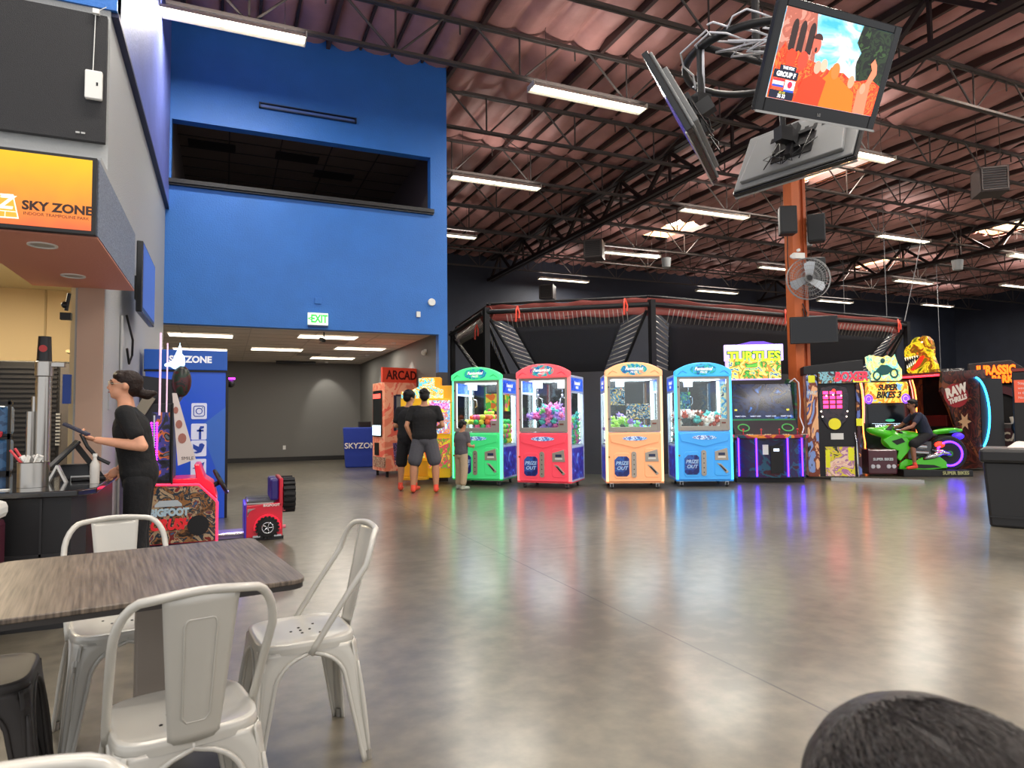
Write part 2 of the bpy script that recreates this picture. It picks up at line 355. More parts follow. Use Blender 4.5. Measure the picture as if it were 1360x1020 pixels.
def in_sky(x, y): return any(abs(x-a) < .75 and abs(y-c) < 1.15 for a, c in SKY)
fs = []
for i in range(nx):
    for j in range(ny):
        cx = X0+(X1-X0)*(i+.5)/nx; cy = Y0+(Y1-Y0)*(j+.5)/ny
        if not in_sky(cx, cy): fs.append((i*(ny+1)+j, (i+1)*(ny+1)+j, (i+1)*(ny+1)+j+1, i*(ny+1)+j+1))
b.add(vs, fs)
FOIL = mat('foil_insulation', '#bd8a84', .45, .2, bump=(5, .5), var=(1.2, .2))
struct(b.build('ceiling_roof', FOIL, smooth=True))
b = MB()
for k in range(73):
    x = -30+.61*(47+k)
    if x > XW and not any(abs(x-a) < .8 for a, c in SKY): b.box(x-.022, x+.022, Y0, Y1, 8.35, 8.46)
struct(b.build('trim_8', mat('sub_purlin_wood', '#3a2a27', .7)))
b = MB(); xs = sorted({X0, X1} | {a+s_*.8 for a, c in SKY for s_ in (-1, 1)})
b.box(X0-.2, X1+.2, Y0, Y1+.2, 9.25, 9.3)
struct(b.build('ceiling_deck', mat('roof_deck', '#3b322e', .8)))
for k, (a, c) in enumerate(SKY):
    t = thing('skylight', 'bright rectangular skylight in the roof, %s' % ['behind the hanging screens', 'between the two rear light rows above the trampoline cage', 'far back to the right of the post', 'far right near the frame edge', 'overhead at right, out in front of the post', 'overhead in front', 'at far right'][k], 'skylight', (a, c, 8.5))
    w, h = .75, 1.15
    MB().box(-w-.04, -w, -h, h, -.1, .4).box(w, w+.04, -h, h, -.1, .4).box(-w, w, -h-.04, -h, -.1, .4).box(-w, w, h, h+.04, -.1, .4).build('light_well', mat('plywood_well', '#b98a5c', .6), t)
    MB().box(-w, w, -h, h, .4, .43).build('dome', mat('skylight_dome', '#ffffff', .4, emit=6, ecol='#fff6e4'), t)
    area(t, (0, 0, .36), 1.4, 2.2, 190, (1, .97, .92))
# ---------------------------------------------------------------- roof steel
STL = mat('dark_red_primer_steel', '#4a3532', .55, .2); STL2 = mat('grey_steel', '#5a5350', .5, .4)
def beam(b, p0, p1, w, h):
    p0 = Vector(p0); p1 = Vector(p1); d = p1-p0; L_ = d.length; q = d.to_track_quat('X', 'Z')
    T = b.T; b.T = T @ Matrix.Translation((p0+p1)/2) @ q.to_matrix().to_4x4(); b.box(-L_/2, L_/2, -w/2, w/2, -h/2, h/2); b.T = T
def joist_meshes(x0, x1, step=2.0):
    L_ = x1-x0; top, bot, web = MB(), MB(), MB()
    for dy in (-.03, .03): top.box(0, L_, dy-.022, dy+.022, 8.2, 8.26); bot.box(0, L_, dy-.022, dy+.022, 7.42, 7.47)
    k = int(L_/step); s_ = L_/k
    for i in range(k):
        xm = (i+.5)*s_
        web.tube([(xm, 0, 7.45), (xm, 0, 8.22)], .018, 6)
        web.tube([(xm-.06, 0, 7.45), (i*s_+s_*.13, 0, 8.22)], .022, 6); web.tube([(xm+.06, 0, 7.45), (xm+s_*.37, 0, 8.22)], .02, 6)
        if i: web.tube([(i*s_, 0, 8.22), (i*s_+.001, 0, 8.0)], .015, 6)
    return top, bot, web
GX = [10.65, 26.0]
segs = [(XW+.1, GX[0]), (GX[0], GX[1]), (GX[1], 41.9)]
joist_n = {}
protos = {}
for yi, y in enumerate(JY):
    for si, (a, c) in enumerate(segs):
        if y < .5 or (si == 2 and y < 8) or y > 26.8: continue
        a2 = XE+.02 if (si == 0 and y > YB) else a
        key = (round(a2, 2), c)
        ords = ['nearest', 'second', 'third', 'fourth', 'fifth', 'sixth', 'seventh', 'eighth', 'ninth', 'tenth', 'eleventh', 'twelfth', 'thirteenth']
        joist_n[si] = joist_n.get(si, -1)+1; lab = 'open-web steel roof joist, %s from the viewer, %s' % (ords[joist_n[si]], ['between blue wall and post girder', 'between the two girders', 'right of the far girder'][si])
        if key not in protos:
            t = thing('roof_joist', lab, 'roof joist', (a2, y, 0), 0, 'open-web steel joists carrying the roof')
            tp, bt, wb = joist_meshes(a2, c); tp.build('top_chord', STL2, t); bt.build('bottom_chord', STL2, t); wb.build('web', STL2, t); protos[key] = t
        else:
            t = copy_tree(protos[key]); t.location = (a2, y, 0); t['label'] = lab
# girder trusses running away from the camera
for gi, gx in enumerate(GX):
    t = thing('girder_truss', ['heavy black girder truss running over the orange post', 'heavy black girder truss far to the right, parallel to the one over the post'][gi], 'girder truss', (gx, 0, 0))
    ya, yb = -5.8, 26.9
    tp, bt, wb = MB(), MB(), MB()
    for dx in (-.09, .09): tp.box(dx-.07, dx+.07, ya, yb, 8.12, 8.24); bt.box(dx-.06, dx+.06, ya, yb, 7.2, 7.32)
    n = 14; s_ = (yb-ya)/n
    for i in range(n):
        y = ya+i*s_
        beam(wb, (0, y+.05, 7.27), (0, y+s_/2, 8.16), .09, .09); beam(wb, (0, y+s_/2, 8.16), (0, y+s_-.05, 7.27), .09, .09); beam(wb, (0, y+s_/2, 8.16), (0, y+s_/2, 7.27), .06, .06)
    G = mat('girder_steel', '#3a2f2e', .5, .3)
    tp.build('top_chord', G, t); bt.build('bottom_chord', G, t); wb.build('web', G, t)
# purlins running away from the camera every fourth bay
b = MB().box(-.035, .035, -5.9, 26.9, 8.24, 8.44)
pm = None; pk = 0
for k in range(17):
    x = -30+.61*(48+4*k)
    if x < XW+.1 or abs(x-10.65) < .3: continue
    if pm is None:
        pm = b.build('roof_purlin', STL, loc=(x, 0, 0)); o = pm
    else: o = pm.copy(); COL.objects.link(o); o.location = (x, 0, 0)
    pk += 1
    tag(o, 'long thin roof purlin running away from the viewer, %s counted from the blue wall' % ['first', 'second', 'third', 'fourth', 'fifth', 'sixth', 'seventh', 'eighth', 'ninth', 'tenth', 'eleventh', 'twelfth', 'thirteenth', 'fourteenth', 'fifteenth', 'sixteenth', 'seventeenth', 'eighteenth'][pk-1], 'purlin', 'roof purlins under the foil insulation')
# diagonal bridging rods and loose wires
for x, y, z, x2, y2, z2 in [(12.6, 10.8, 7.45, 14.9, 13.2, 8.2), (5.4, 13.2, 7.45, 7.2, 15.6, 8.2), (18, 13.2, 7.45, 20, 15.6, 8.2)]:
    tag(MB().tube([(x, y, z), (x2, y2, z2)], .012, 6).build('bridging_rod', STL2), 'thin slanting steel rod between roof joists, '+('behind the orange post' if x == 12.6 else 'right of the blue wall' if x < 6 else 'right of the orange post'), 'rod', 'slanting rods in the roof')
# ---------------------------------------------------------------- hanging fluorescent fixtures
HOOD = mat('fixture_enamel', '#d8d4c8', .35)
def fixture():
    t = thing('fluorescent_light', '', 'ceiling light')
    MB().prism([(-.16, .0), (-.06, .1), (.06, .1), (.16, .0), (.15, 0), (.055, .08), (-.055, .08), (-.15, 0)], 'x', -1.22, 1.22).box(-1.22, -1.2, -.15, .15, 0, .1).box(1.2, 1.22, -.15, .15, 0, .1).build('hood', HOOD, t)
    for dx in (-.61, .61):
        b = MB()
        for dy in (-.07, .07): b.cyl((dx-.58, dy, .03), (dx+.58, dy, .03), .019, n=8)
        b.build('tube_lamp', TUBE, t)
    MB().tube([(-.9, 0, .1), (-.9, 0, 1.24)], .005, 4).build('hanger', STL2, t); MB().tube([(.9, 0, .1), (.9, 0, 1.24)], .005, 4).build('hanger', STL2, t)
    area(t, (0, 0, -.005), 2.36, .24, LP, (1, .95, .86))
    area(t, (0, 0, .13), 2.36, .1, LP*.11, (1, .93, .86), rot=(180, 0, 0))  # upward lamp added to brighten the roof; the hood has no openings
    return t
FX = [(-.1, 10.65), (6.25, 10.65), (13.2, 10.6), (6.3, 15.45), (13.3, 15.45), (21.3, 15.3), (6.4, 20.55), (13.8, 20.6), (21.0, 20.4), (28.8, 20.3), (13.6, 25.6), (21.9, 25.4), (29.8, 25.4), (36.4, 24.3), (34.6, 19.2), (28.6, 15.4),
      (-.1, 5.6), (6.25, 5.6), (13.4, 5.9), (21.3, 10.6), (29, 10.5), (-.1, .6), (6.25, .6), (13.3, .6), (21.3, 5.6), (6.25, -4.4), (-.1, -4.4)]
where = ['against the blue wall at upper left', 'left of the hanging screens, between screens and blue wall', 'behind the hanging screens by the orange post', 'second row, just right of the blue wall', 'second row, left of the speakers on the orange post',
         'second row, right of the orange post', 'third row, cut off by the blue wall edge', 'third row, above the trampoline cage', 'third row, behind the orange post', 'third row, right of the post', 'last row, left above the cage', 'last row, above the cage peak', 'last row, right of the fan', 'last row, over the arcade machines',
         'at the far right frame edge', 'second row, far right', 'over the bar seating', 'nearly overhead', 'overhead at the right frame edge', 'overhead right', 'far overhead right', 'behind the viewer at left', 'behind the viewer', 'behind the viewer at right', 'front right', 'at the rear of the hall', 'at the rear left of the hall']
fx0 = fixture()
for i, (x, y) in enumerate(FX):
    t = fx0 if i == 0 else copy_tree(fx0)
    t.location = (x, y, 7.2); t['label'] = 'hanging twin-tube fluorescent light ' + where[i]; t['group'] = 'hanging fluorescent lights under the roof'
# ---------------------------------------------------------------- claw machines
GAL = art('galaxy_print', ['#121a52', '#1c2f8c', '#4b2d8f', '#2a4fc0', '#8fa6ee'], 3.2, .25, 3, dist=2.5, const=False)
HDRP = art('header_print', ['#1a2f9c', '#2c50c8', '#3f74e8', '#1f3ab0', '#b8d0ff'], 4, .5, 5, dist=2, const=False)
CLAWM = mat('claw_chrome', '#d5d8da', .2, .9)
FRAME = mat('door_frame_grey', '#a9a49c', .4, .3)
PLATE = mat('plate_grey', '#b5aca0', .35, .4)
BADGE = art('badge_print', ['#3a3f9a', '#d8e6ff', '#4aa0dc', '#7a3a98'], 16, .2, 2)
FLYBALL = art('flyer_balls', ['#e8e030', '#f07830', '#58c848', '#e85a90', '#f2e24a'], 11, .15, 4, mode='voronoi')
FLYTOON = art('flyer_plush', ['#f6f2e4', '#e8c430', '#4f9fd0', '#2c3140', '#f0efe8', '#d87050'], 13, .15, 6)
MIRR = mat('mirror_panel', '#5c6468', .08, .85)
def claw_machine(colname, hexc, glow, loc, az, label, sc=1.0):
    t = thing('claw_machine', label, 'claw machine', (loc[0], loc[1], 0), -R(az), 'glowing claw machines in a row')
    t.scale = (sc, sc, sc)
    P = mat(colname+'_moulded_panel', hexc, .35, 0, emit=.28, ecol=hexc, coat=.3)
    G = mat(colname+'_backlit_panel', hexc, .4, 0, emit=.5, ecol=glow); GP = mat(colname+'_glow_post', glow, .4, 0, emit=1.3, ecol=glow)
    w, d, H = .49, .86, 2.17
    MB().box(-w+.02, w-.02, .03, d-.02, .12, .74).box(-w+.02, w-.02, .02, .06, .74, .98).build('cabinet_body', mat('cabinet_white', '#c9d0d8', .5), t)
    MB().box(-w, w, 0, d, .10, .125).build('base_skirt', mat(colname+'_skirt', hexc, .45), t)
    # moulded front with relief: outer sheet and a raised brow sweeping to the badge
    b = MB(); b.prism(rrect(-w+.04, w-.04, .13, .965, .03), 'y', -.02, .03)
    b.prism([(-.43, .93), (-.30, .95), (.30, .95), (.43, .93), (.40, .80), (.22, .76), (0, .70), (-.22, .76), (-.40, .80)], 'y', -.045, -.015)
    b.prism(rrect(-.36, -.08, .18, .62, .06), 'y', -.034, -.015); b.prism(rrect(.16, .42, .2, .70, .05), 'y', -.034, -.015)
    b.build('front_panel', P, t, 35, bevel=.008)
    bd = MB().prism(arc(0, .865, .21, 0, 360, 24, .038)[:-1], 'y', -.056, -.044).build('badge', BADGE, t)
    dr = MB().prism([(-.35, .50), (-.29, .56), (-.14, .56), (-.10, .52), (-.10, .26), (-.14, .22), (-.31, .22), (-.35, .26)], 'y', -.047, -.033).build('prize_door', art('prize_door_print', ['#1a2460', '#23357e', '#2c5aa8', '#3a2a70'], 4, .15, 8), t, bevel=.004)
    text(dr, 'PRIZE\nOUT', .085, mat('pale_blue_ink', '#b8d8f8', .4), (-.225, -.049, .40), shear=.2, ext=.002, bold=.002)
    MB().prism([(-.02+.045*math.cos(R(a)), (.60 if a < 180 else .24)+.045*math.sin(R(a))) for a in range(0, 360, 20)], 'y', -.046, -.033).build('control_plate', PLATE, t, bevel=.003)
    b = MB()
    for z in (.58, .50, .42, .34, .26): b.cyl((-.02, -.047, z), (-.02, -.052, z), .01, n=8)
    b.build('plate_screws', DARK, t)
    MB().prism([(.17, .62), (.38, .68), (.40, .47), (.17, .47)], 'y', -.047, -.033).build('card_reader_plate', PLATE, t, bevel=.004)
    MB().box(.23, .34, -.055, -.047, .555, .60).build('card_reader', mat('reader_screen', '#27304e', .3, emit=.2), t); MB().box(.22, .35, -.053, -.047, .51, .54).build('card_slot', WHITE, t)
    MB().prism([(.20, .42), (.27, .41), (.40, .27), (.36, .24)], 'y', -.047, -.033).build('coin_plate', PLATE, t, bevel=.003)
    MB().prism([(.235, .39), (.265, .385), (.36, .29), (.345, .27)], 'y', -.051, -.046).build('coin_slot', DARK, t)
    MB().cyl((-.44, -.022, .55), (-.44, -.05, .55), .017, n=12).build('door_lock', mat('brass', '#a8803c', .3, .9), t)
    # glazed front door
    b = MB(); x0, x1, z0, z1 = -w+.04, w-.04, .985, 1.93
    b.box(x0, x0+.05, -.015, .02, z0, z1).box(x1-.05, x1, -.015, .02, z0, z1).box(x0+.05, x1-.05, -.015, .02, z1-.045, z1).box(x0+.05, x1-.05, -.015, .02, z0, z0+.075).box(x1-.17, x1-.05, -.016, .018, z0+.07, z0+.2)
    df = b.build('glass_door', FRAME, t, bevel=.004)
    MB().box(x0+.045, x1-.045, 0, .006, z0+.07, z1-.04).build('pane', GLASS, df)
    MB().cyl((x0+.02, -.016, 1.2), (x0+.02, -.03, 1.2), .012).cyl((x0+.02, -.016, 1.75), (x0+.02, -.03, 1.75), .012).build('hinge', DARK, df)
    MB().box(x1-.145, x1-.075, -.022, -.015, z0+.12, z0+.145).build('lock_plate', mat('lock_tag', '#7a4038', .5), df)
    # arched marquee
    zb = 1.93
    b = MB(); top = [(-w, 2.02)] + [(x_, 2.02+.15*(1-(abs(x_)/w)**2.2)) for x_ in [w*(-1+2*i/16) for i in range(17)]]
    poly = [(-w, zb)] + [(w*(-1+2*i/18), 2.03+.145*(1-abs(-1+2*i/18)**2.4)) for i in range(19)] + [(w, zb)]
    b.prism(poly, 'y', -.06, .10); mq = b.build('marquee', G, t, bevel=.02)
    for s_ in (-1, 1):
        b = MB(); b.tube([(s_*.28, -.06, 1.99), (s_*.36, -.062, 2.03), (s_*.40, -.062, 2.0), (s_*.44, -.06, 1.96)], [.004, .014, .012, .004], 6)
        b.build('marquee_relief', P, mq, True)
    ov = MB().prism(arc(0, 2.05, .225, 0, 360, 32, .10)[:-1], 'y', -.078, -.058).build('oval_sign', art(colname+'_oval', ['#2a1f58', '#1f6aa8', '#2aa79c', hexc, '#3c2f80'], 9, .5, ord(colname[0]), const=False), mq, bevel=.004)
    text(ov, 'Fantastical', .075, mat(colname+'_sign_ink', '#f4e4dc', .4, emit=.6), (0, -.08, 2.06), sx=.95, shear=.3, ext=.002, bold=.002)
    text(ov, 'PRIZE', .05, mat(colname+'_sign_ink', '#f4e4dc'), (0, -.08, 2.0), shear=.3, ext=.002)
    # posts
    for x in (-w, w-.045):
        MB().box(x, x+.045, -.01, .045, .13, 1.95).build('glow_post', GP, t, bevel=.008)
    for x in (-w, w-.04): MB().box(x, x+.04, d-.05, d, .13, 1.95).build('rear_post', mat('white_frame', '#dfe8f0', .4), t)
    for x in (-w+.05, w-.075): MB().box(x, x+.025, d-.09, d-.055, .76, 1.88).build('interior_light', WLIGHT, t)
    for x in (-w+.055, w-.08): MB().box(x, x+.02, .055, .075, 1.0, 1.88).build('interior_light', WLIGHT, t)
    MB().box(-w, w, .1, d, 1.93, 1.97).build('roof_panel', mat('white_frame', '#dfe8f0'), t)
    for s_, x in ((-1, -w), (1, w)):
        xa, xb = sorted((x, x-s_*.012))
        MB().box(xa, xb, .05, d-.04, .13, .70).build('side_panel', GAL, t)
        b = MB(); xs_ = sorted((x+s_*.004, x-s_*.016))
        b.box(xs_[0], xs_[1], .045, d, .70, .74).box(xs_[0], xs_[1], .045, d, .12, .15).box(xs_[0], xs_[1], .045, d, 1.66, 1.70).box(xs_[0], xs_[1], .045, d, 1.93, 1.96).box(xs_[0], xs_[1], .045, .07, .15, 1.93).box(xs_[0], xs_[1], d-.03, d, .15, 1.93)
        b.build('side_frame', mat('side_frame_lilac', '#b9c4e0', .4), t)
        hp = MB().box(xa, xb, .07, d-.03, 1.70, 1.93).build('side_header', HDRP, t)
        text(hp, 'Fantastical', .1, mat('white_ink', '#f2f4ff', .4, emit=.4), (x+s_*.004, .45, 1.84), rot=(90, 0, 90*s_), sx=.85, shear=.25, ext=.002); text(hp, 'PRIZE', .07, mat('white_ink', '#f2f4ff'), (x+s_*.004, .45, 1.76), rot=(90, 0, 90*s_), ext=.002)
        MB().box(xa, xb, .07, d-.03, .74, 1.66).build('side_pane', GLASS, t)
    MB().box(-w+.04, w-.04, d-.02, d-.012, .74, 1.93).build('rear_pane', GLASS, t)
    MB().box(-w+.02, w-.02, .06, d-.02, .74, .755).build('prize_bed', mat('prize_bed', '#b8c0c8', .5), t)
    # gantry and claws
    for k, (cx, cy) in enumerate([(-.2, .3)] + ([(.2, .5)] if colname == 'red' else [])):
        c_ = MB().box(cx-.07, cx+.07, cy-.07, cy+.07, 1.76, 1.88).build('claw_carriage', mat('carriage_white', '#e8eef2', .4, emit=.25), t, bevel=.005)
        b = MB().cyl((cx, cy, 1.76), (cx, cy, 1.66), .006).cyl((cx, cy, 1.66), (cx, cy, 1.60), .022)
        for a in range(3):
            q = Vector((math.cos(R(a*120+20)), math.sin(R(a*120+20)), 0)); p = Vector((cx, cy, 1.6))
            b.tube([p, p+q*.075+Vector((0, 0, -.03)), p+q*.085+Vector((0, 0, -.12)), p+q*.05+Vector((0, 0, -.17))], .007, 6)
        b.build('claw', CLAWM, c_, True)
    MB().box(-w+.05, w-.05, .28, .31, 1.88, 1.91).box(-w+.05, w-.05, .5, .53, 1.88, 1.91).build('gantry_rail', SILVER, t)
    # glass box over the prize chute
    MB().box(-.42, -.415, .08, .32, .755, 1.22).box(-.42, -.16, .32, .325, .755, 1.22).box(-.165, -.16, .08, .32, .755, 1.22).build('chute_guard', GLASS, t)
    area(t, (0, .42, 1.9), .7, .6, 15, (.92, .97, 1))
    for sx_ in (-1, 1):
        for y in (.1, d-.1):
            x = sx_*(w-.1)
            c_ = MB().box(x-.03, x+.03, y-.035, y+.035, .085, .10).box(x-.028, x-.02, y-.02, y+.02, .03, .09).box(x+.02, x+.028, y-.02, y+.02, .03, .09).build('caster', CHROME, t)
            MB().cyl((x-.018, y, .036), (x+.018, y, .036), .036, n=16).build('wheel', mat('caster_rubber', '#3a3a3c', .5), c_)
    return t
CM = {}
CM['green'] = claw_machine('green', '#3fd67c', '#5cf5a0', (4.26, 11.5), 42, 'green glowing claw machine full of coloured balls beside the boy')
CM['red'] = claw_machine('red', '#f04a5c', '#ff6a6a', (5.11, 10.45), 45, 'red-pink glowing claw machine, second from left, heaped with round plush')
CM['orange'] = claw_machine('orange', '#f5ab78', '#ffc08a', (6.46, 9.66), 26, 'peach-orange glowing claw machine with paper flyers behind its glass')
CM['blue'] = claw_machine('blue', '#3f9fe8', '#46c4ff', (7.70, 9.36), 28, 'light blue glowing claw machine beside the four-player video cabinet')
def fly(cm, x0, x1, z0, z1, m, side=0):
    b = MB()
    if side: b.box(side*.496-.001, side*.496+.001, x0, x1, z0, z1)
    else: b.box(x0, x1, .008, .011, z0, z1)
    b.build('flyer', m, CM[cm])
fly('green', .18, .43, 1.36, 1.68, FLYBALL); fly('green', .18, .43, 1.36, 1.68, FLYBALL, 1)
fly('orange', -.43, -.15, 1.44, 1.74, FLYTOON); fly('orange', -.13, .27, 1.2, 1.46, FLYTOON)
fly('blue', -.43, -.22, 1.36, 1.66, art('flyer_green', ['#e8f0f4', '#3c9f58', '#3a78b8', '#203048', '#6ac070'], 14, .15, 9)); fly('blue', .30, .43, 1.16, 1.8, art('flyer_blue', ['#2a78c0', '#6ac0e8', '#e8e8c0', '#285080'], 10, .15, 11))
# ---- prizes: each its own object, meshes shared
def ball_mesh():
    b = MB(); b.ball((0, 0, 0), .052, 14, 10); b.tube([(.053*math.cos(R(a)), .053*math.sin(R(a)), 0) for a in range(0, 360, 24)], .0022, 4, True); return b
def plush_mesh():
    b = MB(); b.ball((0, 0, -.01), (.055, .05, .045), 12, 8); b.ball((0, -.03, .04), (.04, .036, .034), 12, 8)
    for s_ in (-1, 1): b.ball((s_*.028, -.025, .075), (.013, .009, .018), 8, 6); b.ball((s_*.05, -.015, -.005), (.02, .016, .016), 8, 6); b.ball((s_*.03, -.045, -.035), (.018, .02, .015), 8, 6)
    b.ball((0, -.068, .035), .009, 6, 5); return b
PC = {}
def prize(kind, cname, hexc):
    k = kind+cname
    if k not in PC:
        M = mat('prize_'+cname, hexc, .55 if kind == 'ball' else .85, emit=.06, ecol=hexc)
        PC[k] = (ball_mesh() if kind == 'ball' else plush_mesh()).build('prize_ball' if kind == 'ball' else 'plush_toy', M, None, True); return PC[k]
    o = PC[k].copy(); COL.objects.link(o); return o
def fill(cm, kind, cols, top, seed, keep=1, front=True, label='', grp=''):
    t = CM[cm]; rg = random.Random(seed); MW = Matrix.Translation(t.location) @ Euler((0, 0, t.rotation_euler.z)).to_matrix().to_4x4()
    nz = int((top-.76)/.088)+2; n = 0
    for iz in range(nz):
        z = .81+iz*.088
        for ix in range(8):
            for iy in range(7):
                x = -.385+ix*.11+(iz % 2)*.02-.005; y = .125+iy*.11+(iz % 2)*.02
                if x > .42 or y > .80: continue
                if x < -.12 and y < .36: continue
                hmax = top - .10*((x+.1)**2+(y-.5)**2)/.2 + .05*math.sin(x*9+seed)+.04*math.sin(y*11)
                if z > hmax+rg.uniform(-.02, .03): continue
                topl = z+.088 > hmax
                edge = ix in (0, 6, 7) or iy in (0, ) or x > .32
                if not (topl or (edge and (ix != 0 or az_left[cm]) and (x < .3 or not az_left[cm])) or (iy == 0 and z > .95)): continue
                if rg.random() > keep: continue
                cn, hx = rg.choice(cols); o = prize(kind, cn, hx)
                p = MW @ Vector((x+rg.uniform(-.008, .008), y+rg.uniform(-.008, .008), z)); o.location = p
                o.rotation_euler = (rg.uniform(-.6, .6), rg.uniform(-.6, .6), rg.uniform(0, 6.28) if kind == 'ball' else t.rotation_euler.z+rg.uniform(-1, 1))
                hz = 'bottom' if z < .95 else 'middle' if z < 1.1 else 'top'
                hx_ = 'left' if x < -.13 else 'centre' if x < .15 else 'right'; hy_ = 'front' if y < .32 else 'mid-depth' if y < .56 else 'rear'
                tag(o, label % (cn, hz+' '+hx_+' '+hy_), 'ball' if kind == 'ball' else 'plush toy', grp); n += 1
    return n
az_left = {'green': 0, 'red': 0, 'orange': 1, 'blue': 1}
BALLC = [('orange', '#ee6a3a'), ('yellow', '#e6dc4a'), ('green', '#3fbf6a'), ('pink', '#ec5a92'), ('lime', '#a8d84a')]
PASC = [('purple', '#a888d8'), ('rose', '#ee84b8'), ('mint', '#82d080'), ('magenta', '#e070b0'), ('teal', '#58b8b0')]
n1 = fill('green', 'ball', BALLC, 1.30, 1, 1, label='%s prize ball, %s of the heap in the green claw machine', grp='prize balls in the green claw machine')
n2 = fill('red', 'plush', PASC, 1.40, 2, 1, label='%s round plush, %s of the heap in the red claw machine', grp='plush toys in the red claw machine')
n3 = fill('orange', 'plush', [('white', '#e8e8e4'), ('mint', '#82d080'), ('purple', '#a888d8'), ('lime', '#a8d84a'), ('blue', '#4a80d0')], 1.16, 3, 1, label='%s plush toy, %s of the heap in the peach claw machine', grp='plush toys in the orange claw machine')
n4 = fill('blue', 'plush', [('cream', '#e8dcd0'), ('rust', '#b8503c'), ('white', '#e8e8e4'), ('brown', '#8a5038'), ('teal', '#58b8b0')], 1.30, 4, 1, label='%s plush toy, %s of the heap in the blue claw machine', grp='plush toys in the blue claw machine')
print('prizes', n1, n2, n3, n4)
# ---------------------------------------------------------------- yellow prize machines, pink booth, blue counter in front of the corridor
YEL = mat('yellow_cabinet', '#f0b81c', .4, emit=.15, ecol='#f0b81c')
t = thing('prize_machine', 'bright yellow redemption game with stepped top and cartoon print, beside the pink booth', 'arcade game', (3.50, 12.12, 0), -R(22)); t_y = t; t.scale = (.82, .62, 1)
b = MB(); b.box(-.62, .52, .1, .8, .12, 1.62); b.build('cabinet_body', YEL, t, bevel=.02)
b = MB().box(-.14, .30, .12, .7, 1.62, 2.02).box(.30, .56, .12, .7, 1.55, 1.86); b.build('top_box', mat('amber_box', '#e89a14', .4, emit=.3, ecol='#e8a020'), t, bevel=.01)
b = MB().prism([(-.60, 1.62), (-.60, 1.74), (-.34, 1.78), (-.20, 1.84), (-.20, 2.0), (.16, 2.0), (.16, 1.84), (.36, 1.78), (.36, 1.62)], 'y', .04, .12)
b.build('marquee', art('yellow_marquee', ['#ffe860', '#fff4c0', '#f0a020', '#50b8c8', '#ffd84a'], 7, .8, 3), t, bevel=.01)
b = MB().box(.03, .52, .03, .1, .95, 1.58); b.build('screen_panel', art('toy_print', ['#e84a70', '#f4ecd8', '#3c9fd8', '#f0882c', '#8a58c0', '#f4d040'], 9, .55, 5), t)
MB().box(.05, .50, .02, .035, 1.42, 1.53).build('sign_strip', art('sign_pink', ['#c83a9c', '#e8a0d0', '#8a3ac0'], 12, .7, 6), t)
MB().box(-.02, .02, .02, .08, .5, 1.6).build('light_strip', mat('lime_led', '#b8f040', .4, emit=2), t)
b = MB().box(.03, .52, .02, .1, .3, .86); b.build('lower_print', art('game_print', ['#b8d030', '#e8c02c', '#d84060', '#6a9a30', '#e8a050'], 7, .3, 7), t)
MB().prism(arc(-.3, 0, .34, 180, 360, 14, .24), 'z', .10, .16).box(-.6, .0, .02, .14, .16, .45).build('tray', mat('amber_tray', '#e8a41c', .35), t, bevel=.01)
MB().box(-.6, .0, .02, .1, .5, 1.2).build('game_window', art('game_window', ['#f0a020', '#e86020', '#f4d860', '#a0481c'], 5, .35, 8), t)
t = thing('photo_booth', 'tall salmon pink vending booth with circle pattern and red sign on top', 'vending machine', (3.0, 14.45, 0), 0)
PK = art('pink_circles', ['#ee9a7c', '#e86a58', '#f2a888', '#ea8468', '#f2a888', '#ee9a7c'], 1.5, .12, 4, dist=1.2)
xa, ya = 0, 0
b = MB().prism([(.02, .35), (.12, -.40), (1.05, -.12), (1.0, .75), (.3, .85)], 'z', .12, 2.02); b.build('cabinet_body', PK, t, bevel=.01)
nrm = Vector((-.7579, -.6524, 0)); T = Matrix(((.6524, .7579, 0, 0), (-.7579, .6524, 0, .1), (0, 0, 1, 0), (0, 0, 0, 1)))
# left face runs (0,.1)->(.62,-.62), length .95; local u along it, v outward
def face(b): b.T = Matrix.Translation((.02, .35, 0)) @ Matrix.Rotation(math.atan2(-.75, .10), 4, 'Z'); return b
face(MB()).prism(rrect(.10, .62, .85, 1.85, .02), 'y', -.03, .01).build('display_screen', mat('dark_screen', '#23272a', .15), t)
face(MB()).box(.14, .58, -.04, -.03, 1.68, 1.78).build('red_sign', mat('booth_red_led', '#ff4a40', .4, emit=2), t)
face(MB()).box(.1, .6, -.04, -.03, .88, 1.1).build('keypad_screen', mat('pale_screen', '#cfe4f4', .3, emit=1.2), t)
face(MB()).box(.18, .42, -.02, .01, .45, .72).build('slot', BLACK, t); face(MB()).box(.08, .8, -.02, .01, .2, .42).build('print_strip', art('booth_strip', ['#e8dcc8', '#a86858', '#d8b8a0', '#705048'], 10, 0, 3), t)
def face2(b): b.T = Matrix.Translation((.12, -.40, 0)) @ Matrix.Rotation(math.atan2(.28, .93), 4, 'Z'); return b
face2(MB()).box(.25, .98, -.03, .01, 1.0, 1.72).build('booth_window', mat('booth_glass', '#8f9498', .15), t); face2(MB()).box(.22, .27, -.035, .01, .98, 1.74).box(.27, .98, -.035, .01, 1.72, 1.76).build('window_frame', mat('navy_frame', '#2a3050', .4), t)
face2(MB()).prism([(.2, .72), (.55, .72), (.52, .25), (.24, .25)], 'y', -.03, .01).build('cup_print', art('cup_print', ['#d8d8f0', '#8a78c0', '#4a4a80', '#e8a8a8'], 9, 0, 3), t)
sg = face2(MB()).box(-.05, .98, .0, .06, 2.02, 2.34).build('top_sign', mat('booth_sign_red', '#d8432c', .4, emit=.15), t)
